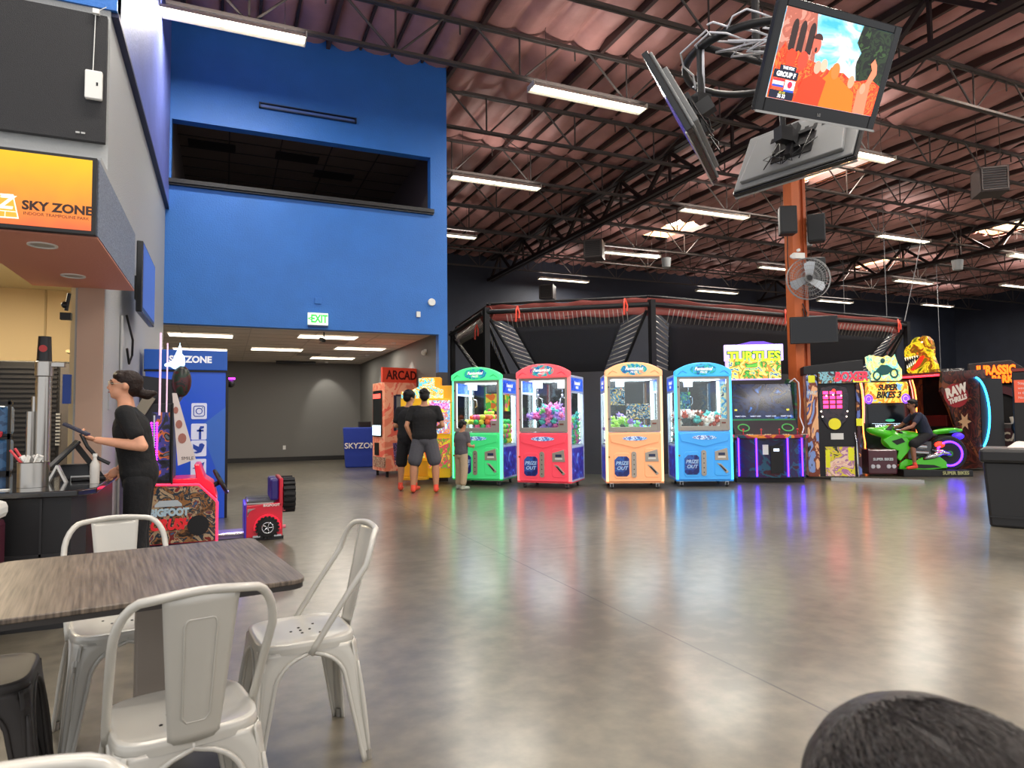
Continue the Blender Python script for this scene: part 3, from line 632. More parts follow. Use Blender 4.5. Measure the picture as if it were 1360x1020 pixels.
tx = text(t, 'ARCADE', .27, mat('dark_red_ink', '#5c1410', .5), (0, 0, 0), ext=.004, bold=.006, sx=.82); tx.matrix_local = Matrix.Translation((.12, -.40, 0)) @ Matrix.Rotation(math.atan2(.28, .93), 4, 'Z') @ Matrix.Translation((.47, -.01, 2.17)) @ Euler((R(90), 0, 0)).to_matrix().to_4x4() @ Matrix.Diagonal((.82, 1, 1, 1))
b = MB()
for x, y in ((.12, .3), (.2, -.3), (.95, -.05), (.9, .6)): b.cyl((x, y, .0), (x, y, .12), .03, n=10)
b.build('feet', DARK, t)
# text and lamp on the grey wall
o = thing('wall_lettering', 'white dimensional lettering SKY ZONE on the grey corridor wall', 'sign', (3.87, 15.7, 2.05)); text(o, 'SKYZONE', .3, WHITE, (0, 0, 0), rot=(90, 0, -90), ext=.012, bold=.006)
o = thing('wall_banner', 'tall navy rounded banner standing against the corridor wall', 'banner', (3.8, 17.1, 0)); MB().prism([(-.18, 0), (.18, 0), (.18, 2.3)]+arc(0, 2.3, .18, 0, 180, 8)+[(-.18, 2.3)], 'x', -.02, .02).build('fabric', mat('navy_fabric', '#1f2450', .8), o)
MB().box(-.06, .06, -.2, .2, 0, .02).build('foot', DARK, o)
t = thing('wall_camera', 'small white dome camera on the corridor wall', 'camera', (3.86, 13.5, 2.62)); MB().ball((-.03, 0, 0), .06, 12, 8).build('dome', WHITE, t, True); MB().box(-.02, .02, -.05, .05, .0, .07).build('bracket', WHITE, t)
t = thing('draped_counter', 'small table with royal blue SKY ZONE cloth beside the pink booth', 'table', (3.25, 17.2, 0), -R(8))
MB().prism([(-.42, 0), (.42, 0), (.50, 1.02), (-.48, 1.02)], 'y', 0, .6).build('cloth', mat('royal_blue_cloth', '#1f3a9c', .8, bump=(8, .5)), t, bevel=.03); text(t, 'SKYZONE', .2, WHITE, (0, -.012, .55), ext=.003, bold=.003)
tag(MB().box(-.15, .15, -.1, .1, 0, .14).build('counter_box', BLACK, None, bevel=.01, loc=(3.35, 17.45, 1.03)), 'small black box on the blue draped counter', 'box')
# ---------------------------------------------------------------- four-player video cabinet
VIO = mat('violet_led', '#5a2cff', .4, emit=7, ecol='#4a1cff')
t = thing('video_cabinet', 'large four-player video cabinet with lit TURTLES marquee and violet light strips', 'arcade cabinet', (9.25, 9.42, 0), -R(30))
TP = art('turtle_side', ['#0f1c24', '#17404a', '#1c2a34', '#2d6a34', '#3a2232', '#5c1c28'], 2.6, .12, 3)
b = MB().prism([(-.03, .08), (-.03, .78), (.35, .9), (.35, 1.85), (.85, 1.95), (1.0, 1.9), (1.0, .08)], 'x', -.62, -.58); b.build('side_panel', TP, t)
b = MB().prism([(-.03, .08), (-.03, .78), (.35, .9), (.35, 1.85), (.85, 1.95), (1.0, 1.9), (1.0, .08)], 'x', .58, .62); b.build('side_panel', TP, t)
b = MB().prism([(-.55, -.04), (-.3, -.13), (.25, -.13), (.55, -.02), (.58, .9), (-.58, .9)], 'z', .10, .80); b.build('lower_body', art('turtle_front', ['#14141c', '#1c2240', '#2a1438', '#204858', '#38101c'], 3, .15, 8), t)
MB().box(-.6, .6, .0, .9, .0, .10).build('plinth', BLACK, t)
for x, y in ((-.57, -.07), (-.27, -.15), (.28, -.15), (.56, -.05)): MB().box(x-.012, x+.012, y-.012, y+.012, .12, .82).build('light_strip', VIO, t)
MB().box(-.02, .20, -.15, -.13, .18, .68).build('coin_door', mat('coin_door', '#101012', .4), t); MB().box(.03, .13, -.155, -.15, .58, .63).build('card_reader', mat('reader_glow', '#d8e8f8', .3, emit=1), t)
MB().box(-.16, -.06, -.15, -.135, .52, .70).build('notice', WHITE, t)
MB().prism([(-.70, .02), (-.60, -.16), (-.3, -.26), (.3, -.26), (.62, -.14), (.72, .05), (.6, .40), (-.6, .40)], 'z', .82, .88).build('control_panel', art('control_print', ['#2a8a9a', '#c87828', '#8a1c38', '#1c3a44', '#c83048'], 2.4, .2, 12, dist=.6), t, bevel=.01)
for i in range(4):
    x = -.48+i*.32; j = MB().cyl((x, -.08, .88), (x, -.08, .96), .008).ball((x, -.08, .975), .02, 8, 6).build('joystick', mat('red_knob', '#c8303c', .3), t, True)
    b = MB()
    for k in range(3): b.cyl((x+.07+k*.045, -.1+k*.012, .88), (x+.07+k*.045, -.1+k*.012, .892), .016, n=10)
    b.build('buttons', mat('button_yellow', '#e8e0c0', .3), t)
MB().prism([(.14, .88), (.36, 1.14), (.40, 1.14), (.40, .88)], 'x', -.58, .58).build('speaker_panel', mat('speaker_panel_brown', '#2a2228', .5), t)
for x in (-.40, .40):
    b = MB(); b.tube([(x+.10*math.cos(a*.314), .235+.085*math.sin(a*.314)*.68, 1.005+.085*math.sin(a*.314)*.75) for a in range(20)], .012, 6, True); b.build('speaker_ring', mat('green_ring', '#4a9a50', .4, emit=.35), t)
s_ = MB().prism([(.21, .95), (.30, 1.05), (.31, 1.045), (.22, .945)], 'x', -.22, .22).build('name_plate', mat('lime_plate', '#a8d838', .4, emit=.6), t)
sc_ = MB().prism([(.38, 1.16), (.50, 1.84), (.54, 1.84), (.42, 1.16)], 'x', -.56, .56).build('screen', art('dark_game_screen', ['#05070f', '#080c1c', '#0e1c3c', '#060a18', '#2a5cb0'], 2.2, .9, 5, rough=.12, const=False), t)
MB().box(-.58, .58, .36, .42, 1.14, 1.17).build('screen_trim', mat('green_trim', '#2f7a4a', .4, emit=.2), t)
for i in range(4): text(sc_, 'INSERT COIN', .032, mat('screen_white', '#d0d8f0', .4, emit=.9), (-.42+i*.28, .385, 1.22), rot=(80, 0, 0), ext=.001)
for x in (-.5, .46): text(sc_, '00', .05, mat('screen_yellow', '#f0e040', .4, emit=1.2), (x, .40, 1.34), rot=(80, 0, 0), ext=.001)
mq = MB().box(-.66, .36, .40, .52, 1.92, 2.60).box(-.70, .40, .36, .42, 2.28, 2.60).build('marquee', mat('lilac_marquee', '#b9a4f0', .4, emit=1.0), t, bevel=.015)
MB().box(-.62, .34, .345, .36, 1.94, 2.33).build('marquee_print', art('turtle_marquee', ['#58a838', '#2f7a34', '#c87a30', '#d8e468', '#3c5a98', '#98c84c'], 6.5, .9, 6), mq)
text(mq, 'TURTLES', .25, mat('dark_green_outline', '#143c10', .5), (-.15, .352, 2.36), bold=.022, ext=.006, sx=.98)
text(mq, 'TURTLES', .25, mat('lime_letter', '#a8f028', .4, emit=1.3), (-.15, .345, 2.36), bold=.008, ext=.012, sx=.98)
text(mq, 'TEENAGE MUTANT NINJA', .10, mat('white_letter', '#f2f2ff', .4, emit=1.6), (-.15, .345, 2.54), bold=.004, ext=.006, sx=.85)
MB().prism([(-.45, 2.6), (-.2, 2.66), (.05, 2.66), (.25, 2.6)], 'y', .4, .5).build('marquee_crest', mat('violet_crest', '#6a48c8', .4, emit=.5), mq)
tl = text(t, 'TURTLES', .13, mat('yellow_letter', '#d8e030', .4, emit=.2), (-.624, .36, .78), rot=(90, 0, -90), ext=.002, bold=.004)
b = MB(); b.tube([(.50, .40, 1.86), (.58, .34, 1.93), (.64, .3, 1.85), (.66, .3, 1.5), (.64, .28, 1.2), (.68, .2, 1.0), (.62, .1, .9)], .012, 8); tag(b.build('cable', mat('white_cable', '#d0d0d8', .5), t), None)
# ---------------------------------------------------------------- boxer machine
t = thing('boxing_machine', 'black punching-strength machine with BOXER sign, red score display and printed sides', 'arcade machine', (10.72, 9.27, 0), -R(40)); t.scale = (1, .62, 1)
MB().box(-.46, -.26, .0, .7, .05, 2.02).build('side_column', art('boxer_column', ['#d8905c', '#3a4a8c', '#e8b080', '#7a3a28', '#8098d0', '#2a1c20'], 2.6, .14, 4, stretch=(1, 1, .6)), t, bevel=.01)
MB().box(-.26, .42, .12, .7, .05, 2.02).build('cabinet_body', mat('boxer_black', '#16141a', .4), t, bevel=.01)
MB().box(.42, .47, .0, .7, .05, 2.02).build('side_panel', art('boxer_right', ['#c88850', '#402028', '#6070b0'], 3, .1, 6), t)
MB().prism([(-.5, 2.02), (-.5, 2.18), (.55, 2.28), (.55, 2.02)], 'y', -.02, .8).build('canopy', mat('canopy_black', '#121216', .5), t, bevel=.01)
mq = MB().box(-.24, .66, -.08, .0, 1.84, 2.06).build('marquee', art('boxer_marquee', ['#a88048', '#503020', '#70a0a8', '#382830', '#c8a868'], 5, .45, 3), t)
text(mq, 'BOXER', .24, mat('boxer_red', '#c83048', .4, emit=.7), (.32, -.09, 1.95), bold=.01, ext=.01, shear=.2, sx=.75)
MB().box(.36, .64, -.095, -.08, 1.85, 1.90).build('yellow_tag', mat('yellow_tag', '#d8d830', .4, emit=.5), mq)
ov = MB().prism([(-.24, 1.60), (-.20, 1.76), (.0, 1.80), (.08, 1.80), (.26, 1.76), (.30, 1.60), (.26, 1.15), (.12, .96), (.03, .93), (-.08, .96), (-.20, 1.15)], 'y', .06, .12).build('score_board', art('score_board', ['#1c1a22', '#2a2832', '#3a2f38', '#14141a'], 5, .1, 2), t, bevel=.02)
b = MB()
for r in range(4):
    for c in range(3): b.box(-.16+c*.12, -.07+c*.12, .05, .06, 1.36+r*.09, 1.42+r*.09)
b.build('led_digits', mat('pink_led', '#ff2a60', .4, emit=4), ov)
MB().cyl((.03, .06, 1.70), (.03, .04, 1.70), .03).build('red_lamp', mat('red_led', '#ff3020', .4, emit=3), ov)
MB().cyl((.03, .06, 1.06), (.03, .045, 1.06), .11, n=20).build('target_disc', mat('yellow_disc', '#d8cc28', .4, emit=.25), ov)
b = MB()
for x, z in ((-.2, 1.3), (-.18, 1.2), (.26, 1.3), (.24, 1.2), (-.1, 1.6), (.16, 1.6), (.02, 1.62)): b.ball((x, .055, z), .016, 8, 6)
b.build('bulbs', mat('warm_bulb', '#ffe8d0', .4, emit=2), ov)
MB().box(-.04, .18, .08, .12, .76, .88).build('notice', WHITE, t)
MB().box(-.15, .36, .08, .12, .06, .62).build('lower_print', art('boxer_print', ['#d8a8a0', '#e8c8b0', '#a870a0', '#d8c838', '#303038', '#e0b0c0'], 4.5, .12, 5), t)
for q in ((-.145, -.07, .07, .082, .22, .56), (.25, .35, .07, .082, .36, .6), (.40, .50, -.012, 0, 1.02, 1.16), (-.42, -.30, -.012, 0, 1.86, 2.0)): MB().box(*q).build('yellow_sticker', mat('yellow_sticker', '#dcdc28', .4, emit=.15), t)
b = MB().tube([(.38, .1, .9), (.40, .02, .7), (.40, .0, .3), (.42, .05, .06)], .014, 6); b.build('pole', CHROME, t)
text(t, 'FIRE', .09, WHITE, (-.36, -.006, 1.66), ext=.004, bold=.003)
o = thing('wheelchair_ramp', 'low silver diamond-plate ramp lying on the floor before the punching machine', 'ramp', (11.15, 8.75, 0), -R(48))
MB().prism([(-.28, 0), (.28, 0), (.28, .012), (-.28, .06)], 'x', -.75, .75).build('plate', SILVER, o)
b = MB()
for i in range(22):
    for j in range(8):
        x = -.70+i*.066; y = -.24+j*.07; z = .06-(y+.28)/.56*.048+.002; s_ = 1 if (i+j) % 2 else -1
        b.rbox((x, y, z), (.045, .012, .004), Euler((-.086, 0, s_*.8)))
b.build('tread', mat('tread_steel', '#d8dadc', .3, .6), o)
# ---------------------------------------------------------------- motorcycle racing cabinet
ORN = mat('orange_neon', '#ff9a50', .4, emit=5, ecol='#ff7a30'); PINKN = mat('pink_neon', '#ff9aa0', .4, emit=3, ecol='#ff6a60')
t = thing('racing_cabinet', 'motorcycle racing cabinet with SUPER BIKES sign and curved orange neon edges', 'arcade machine', (12.97, 9.80, 0), -R(42)); t_sb = t; t.scale = (.76, 1, 1)
SBX = mat('cabinet_gloss_black', '#121218', .25, coat=.4)
MB().box(-.62, .62, .35, .95, .05, 1.95).build('cabinet_body', SBX, t, bevel=.02)
prof = [(.35, .08), (-.18, .08), (-.10, .38), (-.16, .62), (-.02, .82), (.02, 1.05), (-.05, 1.3), (-.06, 1.55), (.02, 1.75), (.2, 1.95), (.35, 1.98)]
for s_, x in ((-1, -.66), (1, .66)):
    MB().prism(prof, 'x', x-.02, x+.02).build('side_wing', art('wing_print', ['#1c1416', '#38201c', '#5c3020', '#241c24', '#46201c'], 3, .1, 6), t)
    b = MB(); b.tube([(x, y-.02, z) for y, z in prof[1:10]], .016, 8); b.build('neon_edge', ORN, t)
    b = MB(); b.tube([(x-s_*.05, y+.05, z) for y, z in prof[5:10]], .012, 8); b.build('inner_neon', PINKN, t)
sc_ = MB().box(-.45, .45, .30, .35, .88, 1.42).build('screen', mat('race_screen', '#0d1218', .12, emit=.05, ecol='#203848'), t)
text(sc_, 'HOLLYWOOD', .10, mat('screen_cyan', '#c8e8f8', .4, emit=1.8), (.05, .295, .97), bold=.003, ext=.001)
MB().box(-.36, .46, .298, .30, .90, .905).box(-.36, .46, .298, .30, 1.03, 1.035).build('screen_line', mat('screen_cyan', '#c8e8f8'), sc_)
MB().ball((.1, .3, 1.1), (.12, .004, .03), 14, 8).build('screen_car', mat('screen_green', '#3aa07a', .4, emit=.8), sc_)
mq = MB().prism([(.0, 1.48), (.0, 1.86), (.12, 1.92), (.35, 1.92), (.35, 1.48)], 'x', -.5, .5).build('marquee', art('bikes_marquee', ['#f0b020', '#f4d860', '#e87818', '#e8c040', '#6aa0c8'], 2.4, .75, 9), t)
text(mq, 'SUPER', .17, mat('marquee_black', '#101010', .4), (-.02, -.012, 1.80), bold=.008, ext=.008, shear=.3)
text(mq, 'BIKES 3', .19, mat('marquee_black', '#101010'), (0, -.012, 1.64), bold=.008, ext=.008, shear=.3)
for x in (-.5, .42):
    b = MB(); b.tube([(x+.085*math.cos(a*.35), -.04, 1.56+.085*math.sin(a*.35)) for a in range(18)], .02, 6, True); b.cyl((x, -.02, 1.56), (x, -.05, 1.56), .05, n=16); b.build('round_speaker', mat('speaker_violet', '#6a3cf0', .4, emit=1.6), mq)
# illuminated topper
tp_ = MB().prism([(-.44, 1.98), (-.30, 2.12), (-.44, 2.28), (-.46, 2.5), (-.34, 2.54), (-.02, 2.48), (.10, 2.52), (.22, 2.46), (.30, 2.54), (.36, 2.34), (.46, 2.20), (.46, 2.0), (.38, 1.96)], 'y', .36, .42).build('lit_topper', art('topper_print', ['#c8e8a8', '#48c8b8', '#f0e058', '#2a9aa0', '#f8e888', '#f08c30'], 3.6, 1.0, 4, const=False), t)
b = MB()
for x, z, r_ in ((-.18, 2.08, .09), (.26, 2.12, .09)): b.tube([(x+r_*math.cos(a*.4), .35, z+r_*math.sin(a*.4)) for a in range(16)], .022, 6, True)
b.prism([(-.2, 2.2), (-.05, 2.32), (.1, 2.30), (.24, 2.22), (.1, 2.1), (-.05, 2.08)], 'y', .34, .36).ball((-.02, .34, 2.40), (.06, .02, .06), 10, 8)
b.build('topper_bike', mat('topper_dark_teal', '#0c4448', .4, emit=.3, ecol='#0c5a58'), tp_)
text(t, 'SUPER\nBIKES', .17, mat('silver_ink', '#c8ccd0', .3, .3), (-.684, .12, .62), rot=(90, -25, -90), ext=.002, bold=.006)
b = MB()
for y_, z_ in ((.0, .26), (.22, .36)): b.tube([(-.685, y_+.1*math.cos(a*.4), z_+.1*math.sin(a*.4)) for a in range(16)], .014, 5, True)
b.prism([(-.05, .34), (.12, .5), (.26, .46), (.2, .34), (.05, .28)], 'x', -.69, -.684)
b.build('side_bike_print', mat('grey_ink', '#7c7884', .4), t)
# ---------------------------------------------------------------- the ride-on motorcycle (nose to the left screen, tail to the right)
GRN = mat('bike_green', '#48b820', .28, coat=.6, emit=.08, ecol='#4fe01c'); bk = (12.75, 9.12)
t = thing('ride_on_motorcycle', 'bright green ride-on racing motorcycle with violet ringed rear wheel, ridden by a boy', 'motorcycle', (bk[0], bk[1], 0), R(-28)); t_bike = t
# local: x to the tail (right), y away, z up
blob([('e', (-.62, 0, .86), (.30, .15, .09), Euler((0, .25, 0))), ('e', (-.40, 0, .70), (.22, .17, .17)), ('c', (-.8, 0, .90), .05, (-.45, 0, .92), .10), ('e', (-.08, 0, .78), (.22, .13, .11)), ('e', (-.2, 0, .84), (.26, .10, .06))], 'fairing', GRN, t, .018, 3)
MB().prism([(-.66, .72), (-.44, .84), (-.20, .76), (-.10, .62), (-.20, .46), (-.34, .30), (-.40, .36), (-.36, .50), (-.52, .56)], 'y', -.17, -.12).build('side_fairing', GRN, t, bevel=.015)
MB().prism([(-.36, .14), (-.34, .26), (-.22, .34), (-.04, .30), (.10, .38), (.22, .34), (.40, .40), (.54, .28), (.56, .16), (.2, .12)], 'y', -.16, -.11).build('belly_fairing', GRN, t, bevel=.015)
DEC = mat('decal_black', '#141a14', .4)
MB().prism([(-.50, .70), (-.30, .76), (-.24, .68), (-.40, .62)], 'y', -.176, -.168).build('decal', DEC, t); MB().prism([(-.28, .18), (-.10, .24), (.30, .22), (.44, .17), (.1, .15)], 'y', -.166, -.158).build('decal', DEC, t)
MB().prism([(-.58, .92), (-.44, 1.04), (-.40, 1.03), (-.46, .90)], 'y', -.10, .10).build('windshield', mat('smoked_visor', '#20282a', .1, coat=.5), t, bevel=.01)
MB().cyl((-.1, -.15, .60), (.16, -.15, .58), .05, n=12).cyl((-.06, -.14, .48), (.20, -.14, .46), .04, n=12).build('chrome_pipes', CHROME, t)
blob([('c', (.42, 0, .86), .05, (.92, 0, .90), .035), ('e', (.62, 0, .90), (.26, .09, .045), Euler((0, -.1, 0)))], 'tail_cowl', GRN, t, .016, 3)
MB().ball((.2, 0, .80), (.28, .12, .06), 16, 8).build('seat', mat('seat_black', '#18181a', .6), t, True)
MB().ball((.86, 0, .78), (.11, .09, .07), 14, 8).build('tail_lamp_housing', mat('violet_lamp', '#3a20d8', .3, emit=1.6), t, True)
MB().ball((.44, -.12, .62), (.10, .03, .06), 14, 8).build('brake_lamp', mat('red_lamp', '#ff2818', .3, emit=3), t, True)
def wheel(x, z, R_, w, nm, glow):
    g = MB(); g.lathe([(R_*.60, -w/2), (R_*.9, -w/2), (R_, -w*.28), (R_, w*.28), (R_*.9, w/2), (R_*.60, w/2)], n=32); g.T = Matrix()
    vs = [(x+v[0], v[2], z+v[1]) for v in g.v]; g.v = vs
    o = g.build(nm, RUBBER, t, 40)
    b = MB(); b.tube([(x+R_*.66*math.cos(a*.209), -w/2-.005, z+R_*.66*math.sin(a*.209)) for a in range(30)], .02, 8, True); b.build('rim_light' if glow else 'rim', VIO if glow else CHROME, o)
    b = MB(); b.cyl((x, -w/2-.02, z), (x, w/2, z), .06, n=16)
    for k in range(7):
        a = k*2*math.pi/7; b.prism([(x+R_*.12*math.cos(a-.3), z+R_*.12*math.sin(a-.3)), (x+R_*.6*math.cos(a-.05), z+R_*.6*math.sin(a-.05)), (x+R_*.6*math.cos(a+.3), z+R_*.6*math.sin(a+.3)), (x+R_*.12*math.cos(a+.3), z+R_*.12*math.sin(a+.3))], 'y', -w/2+.01, -w/2+.03)
    b.build('hub', mat('dark_green_hub', '#2f8a3c', .35), o)
wheel(.62, .44, .36, .24, 'rear_tyre', True)
b = MB().tube([(.30, -.1, .52), (.5, -.15, .46), (.62, -.15, .44)], [.04, .05, .04], 10); b.tube([(.1, -.12, .34), (.3, -.16, .40), (.46, -.17, .46)], [.05, .06, .05], 10); b.build('swing_arm', CHROME, t, True)
MB().box(-.15, .3, -.09, .09, .34, .68).ball((.05, -.1, .5), (.12, .05, .12), 12, 8).build('engine_block', mat('engine_grey', '#55565a', .35, .7), t)
b = MB().tube([(-.40, -.28, .88), (-.42, -.1, .94), (-.42, .1, .94), (-.40, .28, .88)], .016, 8); b.cyl((-.40, -.38, .87), (-.40, -.26, .88), .02).cyl((-.40, .26, .88), (-.40, .38, .87), .02); b.build('handlebar', DARK, t)
MB().prism([(-.35, .14), (-.35, .0), (.95, .0), (.95, .12)], 'y', -.3, .3).build('platform', mat('platform_black', '#151517', .5), t, bevel=.01)
text(t, 'SUPER BIKES', .09, mat('sticker_olive', '#a8a878', .4), (.62, -.312, .07), ext=.003, bold=.003)
bd = MB().box(-.98, -.42, -.22, .26, .04, .54).build('front_box', mat('maroon_gloss', '#4a1424', .25, coat=.5), t, bevel=.03)
text(bd, 'SUPER BIKES', .07, mat('silver_ink', '#c8ccd0'), (-.70, -.23, .34), ext=.002, bold=.003)
b = MB()
for x in (-.9, -.8, -.6, -.5): b.cyl((x, -.22, .2), (x, -.24, .2), .04, n=14)
b.build('button', mat('button_grey', '#c8c8d0', .3), bd)
area(t, (.1, -.25, .02), .8, .06, 4, (1, .25, .12), rot=(180-150, 0, 0), name='under_glow')
# ---------------------------------------------------------------- dinosaur shooter cabinet
t = thing('shooter_cabinet', 'dark brown gun-game cabinet with dinosaur head topper and curved cyan light on its side', 'arcade cabinet', (14.85, 9.93, 0), -R(94)); t_jp = t
DP = art('dino_side', ['#1a0e0c', '#30130f', '#4c2018', '#241410', '#6a3820', '#2c1612'], 2.4, .1, 5, dist=1.8)
side = [(-.55, .05), (-.62, .5), (-.58, 1.0), (-.30, 1.25), (-.26, 1.6), (-.5, 2.0), (-.5, 2.15), (.6, 2.15), (.6, .05)]
side = [(-.2, .05), (-.25, .45), (-.15, .95), (-.35, 1.35), (-.55, 1.7), (-.5, 2.12), (.75, 2.2), (1.0, 2.1), (1.08, 1.6), (1.06, 1.1), (.9, .5), (.95, .05)]
MB().prism([(-.75, .05), (-.6, .5), (-.45, .9), (-.62, 1.3), (-.85, 1.7), (-.8, 2.12), (.5, 2.2), (.5, .05)], 'x', .62, .68).build('side_panel', DP, t)
MB().prism([(-.75, .05), (-.6, .5), (-.45, .9), (-.62, 1.3), (-.85, 1.7), (-.8, 2.12), (.5, 2.2), (.5, .05)], 'x', -.74, -.68).build('side_panel', art('dino_left', ['#5c2418', '#74301c', '#8a4020', '#4a1c14'], 1.4, .1, 3), t)
MB().box(-.68, .62, -.35, .5, .05, .95).build('cabinet_body', mat('dino_black', '#141011', .4), t, bevel=.02)
MB().box(-.68, .62, .3, .5, .95, 2.05).build('screen', mat('off_screen', '#060608', .15), t)
MB().box(-.68, .62, -.7, .5, 2.05, 2.14).build('roof_panel', mat('dino_roof', '#3a2a22', .5), t)
b = MB().cyl((-.66, -.78, 2.06), (.60, -.78, 2.06), .02, n=10); b.build('red_neon', mat('red_neon', '#ff3040', .4, emit=7, ecol='#ff1c28'), t)
T_ = text(t, 'RAW', .27, mat('offwhite_ink', '#d8d0c4', .5), (.684, -.42, 1.72), rot=(90, 0, 90), bold=.016, ext=.004); T_.rotation_euler = (R(90), R(-14), R(90))
T_ = text(t, 'THRILLS', .15, mat('offwhite_ink', '#d8d0c4'), (.684, -.38, 1.54), rot=(90, -14, 90), bold=.008, ext=.004)
b = MB(); b.prism([( -.42+.36*math.cos(a*.45), 1.62+.26*math.sin(a*.45)) for a in range(14)], 'x', .678, .682); b.build('red_badge', mat('red_badge', '#8c2024', .5), t)
b = MB(); star = [(-.2+(.2 if k % 2 == 0 else .09)*math.cos(k*.524), 1.06+(.2 if k % 2 == 0 else .09)*math.sin(k*.524)) for k in range(12)]; b.prism(star, 'x', .678, .684); b.build('burst_print', mat('pale_burst', '#b8906a', .5), t)
dino = [(-.20, 0), (-.34, .03), (-.38, .10), (-.34, .15), (-.22, .20), (-.08, .34), (-.02, .42), (-.14, .40), (-.26, .40), (-.36, .36), (-.42, .42), (-.42, .54), (-.36, .64), (-.26, .69), (-.20, .78), (-.10, .84), (-.02, .80), (.05, .85), (.16, .82), (.24, .72), (.28, .56), (.27, .36), (.34, .18), (.38, 0)]
tp_ = MB().prism([(x-.05, z+2.14) for x, z in dino], 'y', -.5, -.38).build('dinosaur_topper', art('dino_skin', ['#2c3008', '#8a8418', '#e8c828', '#7c2c10', '#5a5810', '#d86018'], 4.5, .7, 4, const=False), t, bevel=.02)
b = MB()
for i in range(6): b.cyl((-.44+i*.06, -.50, 2.53+i*.004), (-.43+i*.06, -.50, 2.45+i*.01), .018, .002, 6)
for i in range(5): b.cyl((-.39+i*.05, -.50, 2.28+i*.025), (-.40+i*.05, -.50, 2.36+i*.03), .016, .002, 6)
b.build('teeth', mat('ivory', '#f0e8c8', .4, emit=.7), tp_)
MB().prism([(-.33, 2.24), (-.26, 2.27), (-.14, 2.42), (-.05, 2.52), (.04, 2.54), (.0, 2.42), (-.10, 2.30), (-.24, 2.22)], 'y', -.515, -.5).build('mouth', mat('mouth_red', '#c82818', .4, emit=.9), tp_)
MB().ball((.0, -.505, 2.84), (.03, .012, .02), 10, 6).build('eye', mat('eye_white', '#fff0c0', .3, emit=1), tp_)
CY = mat('cyan_neon', '#50c8ff', .4, emit=6, ecol='#28a8ff')
b = MB(); b.tube([(.70, .12+.42*math.sin(R(a)), 1.22+.80*math.cos(R(a))) for a in range(8, 160, 8)], .02, 8); b.build('cyan_light_strip', CY, t)
MB().box(.60, .69, .3, 1.0, .3, 2.0).build('rear_panel', mat('rear_black', '#151519', .4), t)
MB().prism([(.10, .05), (.10, .42), (.35, .05)], 'y', -.82, -.78).box(-.5, .6, -.9, -.3, .02, .10).build('pedal_base', mat('dark_red_base', '#5a1418', .4), t)
MB().prism([(-.4, .95), (-.4, 1.2), (.4, 1.2), (.4, .95)], 'y', -.36, -.2).build('gun_console', mat('console_red', '#5c1a18', .35), t, bevel=.02)
# ---------------------------------------------------------------- second dinosaur cabinet and pinball-like game behind
t = thing('shooter_booth', 'black cabinet with orange JURASSIC PARK letters behind the cyan-lit cabinet', 'arcade cabinet', (17.0, 10.0, 0), -R(55))
MB().box(-.6, .6, .25, .9, 0, 1.95).build('cabinet_body', mat('dino_black', '#141011'), t, bevel=.02)
b = MB(); b.prism(arc(0, 1.35, .62, -20, 200, 14, .55) + arc(0, 1.3, .48, 200, -20, 14, .42), 'y', .1, .25); b.build('arch_hood', mat('hood_maroon', '#4a1c24', .4), t)
mq = MB().prism([(-.5, 1.95), (-.55, 2.45), (.3, 2.5), (.55, 2.3), (.5, 1.95)], 'y', .05, .3).build('marquee', mat('dark_marquee', '#241a1a', .5), t, bevel=.02)
OL = mat('orange_letter', '#ff6a10', .4, emit=2.2, ecol='#ff5a08')
text(mq, 'JURASSIC', .30, OL, (0, .03, 2.26), bold=.014, ext=.02, sx=.62); text(mq, 'PARK', .24, OL, (.12, .03, 2.04), bold=.012, ext=.02, sx=.7)
MB().box(-1.1, -.62, .1, .9, 1.75, 2.35).build('white_head_panel', art('grey_claw', ['#b8b4b0', '#3a3636', '#8a8684'], 4, .1, 4), t)
t = thing('driving_cabinet', 'low grey cabinet lettered ARCADE behind the black waste bin', 'arcade cabinet', (15.9, 9.1, 0), -R(55))
MB().box(-.5, .6, .2, .9, 0, 1.0).build('cabinet_body', mat('grey_stone_panel', '#4a4644', .6, bump=(12, .4)), t, bevel=.02)
MB().prism([(-.42, .9), (-.36, .42), (0, .28), (.36, .42), (.42, .9)], 'y', .16, .2).build('shield', mat('shield_maroon', '#4a2226', .4), t)
text(t, 'ARCADE', .27, mat('cream_letter', '#c8b8a0', .4, emit=.1), (0, .15, .70), bold=.008, ext=.006, sx=.8)
b = MB().tube([(.06, .1, .4), (.1, .06, .8), (.02, .05, 1.15)], .035, 8); b.build('figure_arm', mat('cream_arm', '#b8a890', .6), t, True); MB().ball((.1, .06, .92), (.09, .07, .16), 12, 8).build('black_grip', BLACK, t, True)
t = thing('info_kiosk', 'tall black kiosk with an orange notice at the right frame edge', 'kiosk', (15.35, 8.2, 0), -R(60))
MB().box(-.45, .8, 0, .5, 0, 2.1).build('cabinet_body', mat('kiosk_black', '#151518', .5), t, bevel=.02)
n_ = MB().box(-.42, .35, -.02, 0, 1.45, 1.92).build('notice', mat('orange_notice', '#d8583c', .5, emit=.25), t)
for i, s_ in enumerate(('Stay here while', 'wearing shoes', 'in the arcade.', 'No food please')): text(n_, s_, .07, WHITE, (-.36, -.025, 1.85-i*.1), align='LEFT', ext=.001)
MB().box(-.45, .8, -.02, .1, 2.1, 2.16).build('red_trim', mat('red_trim', '#8c2c20', .4), t)
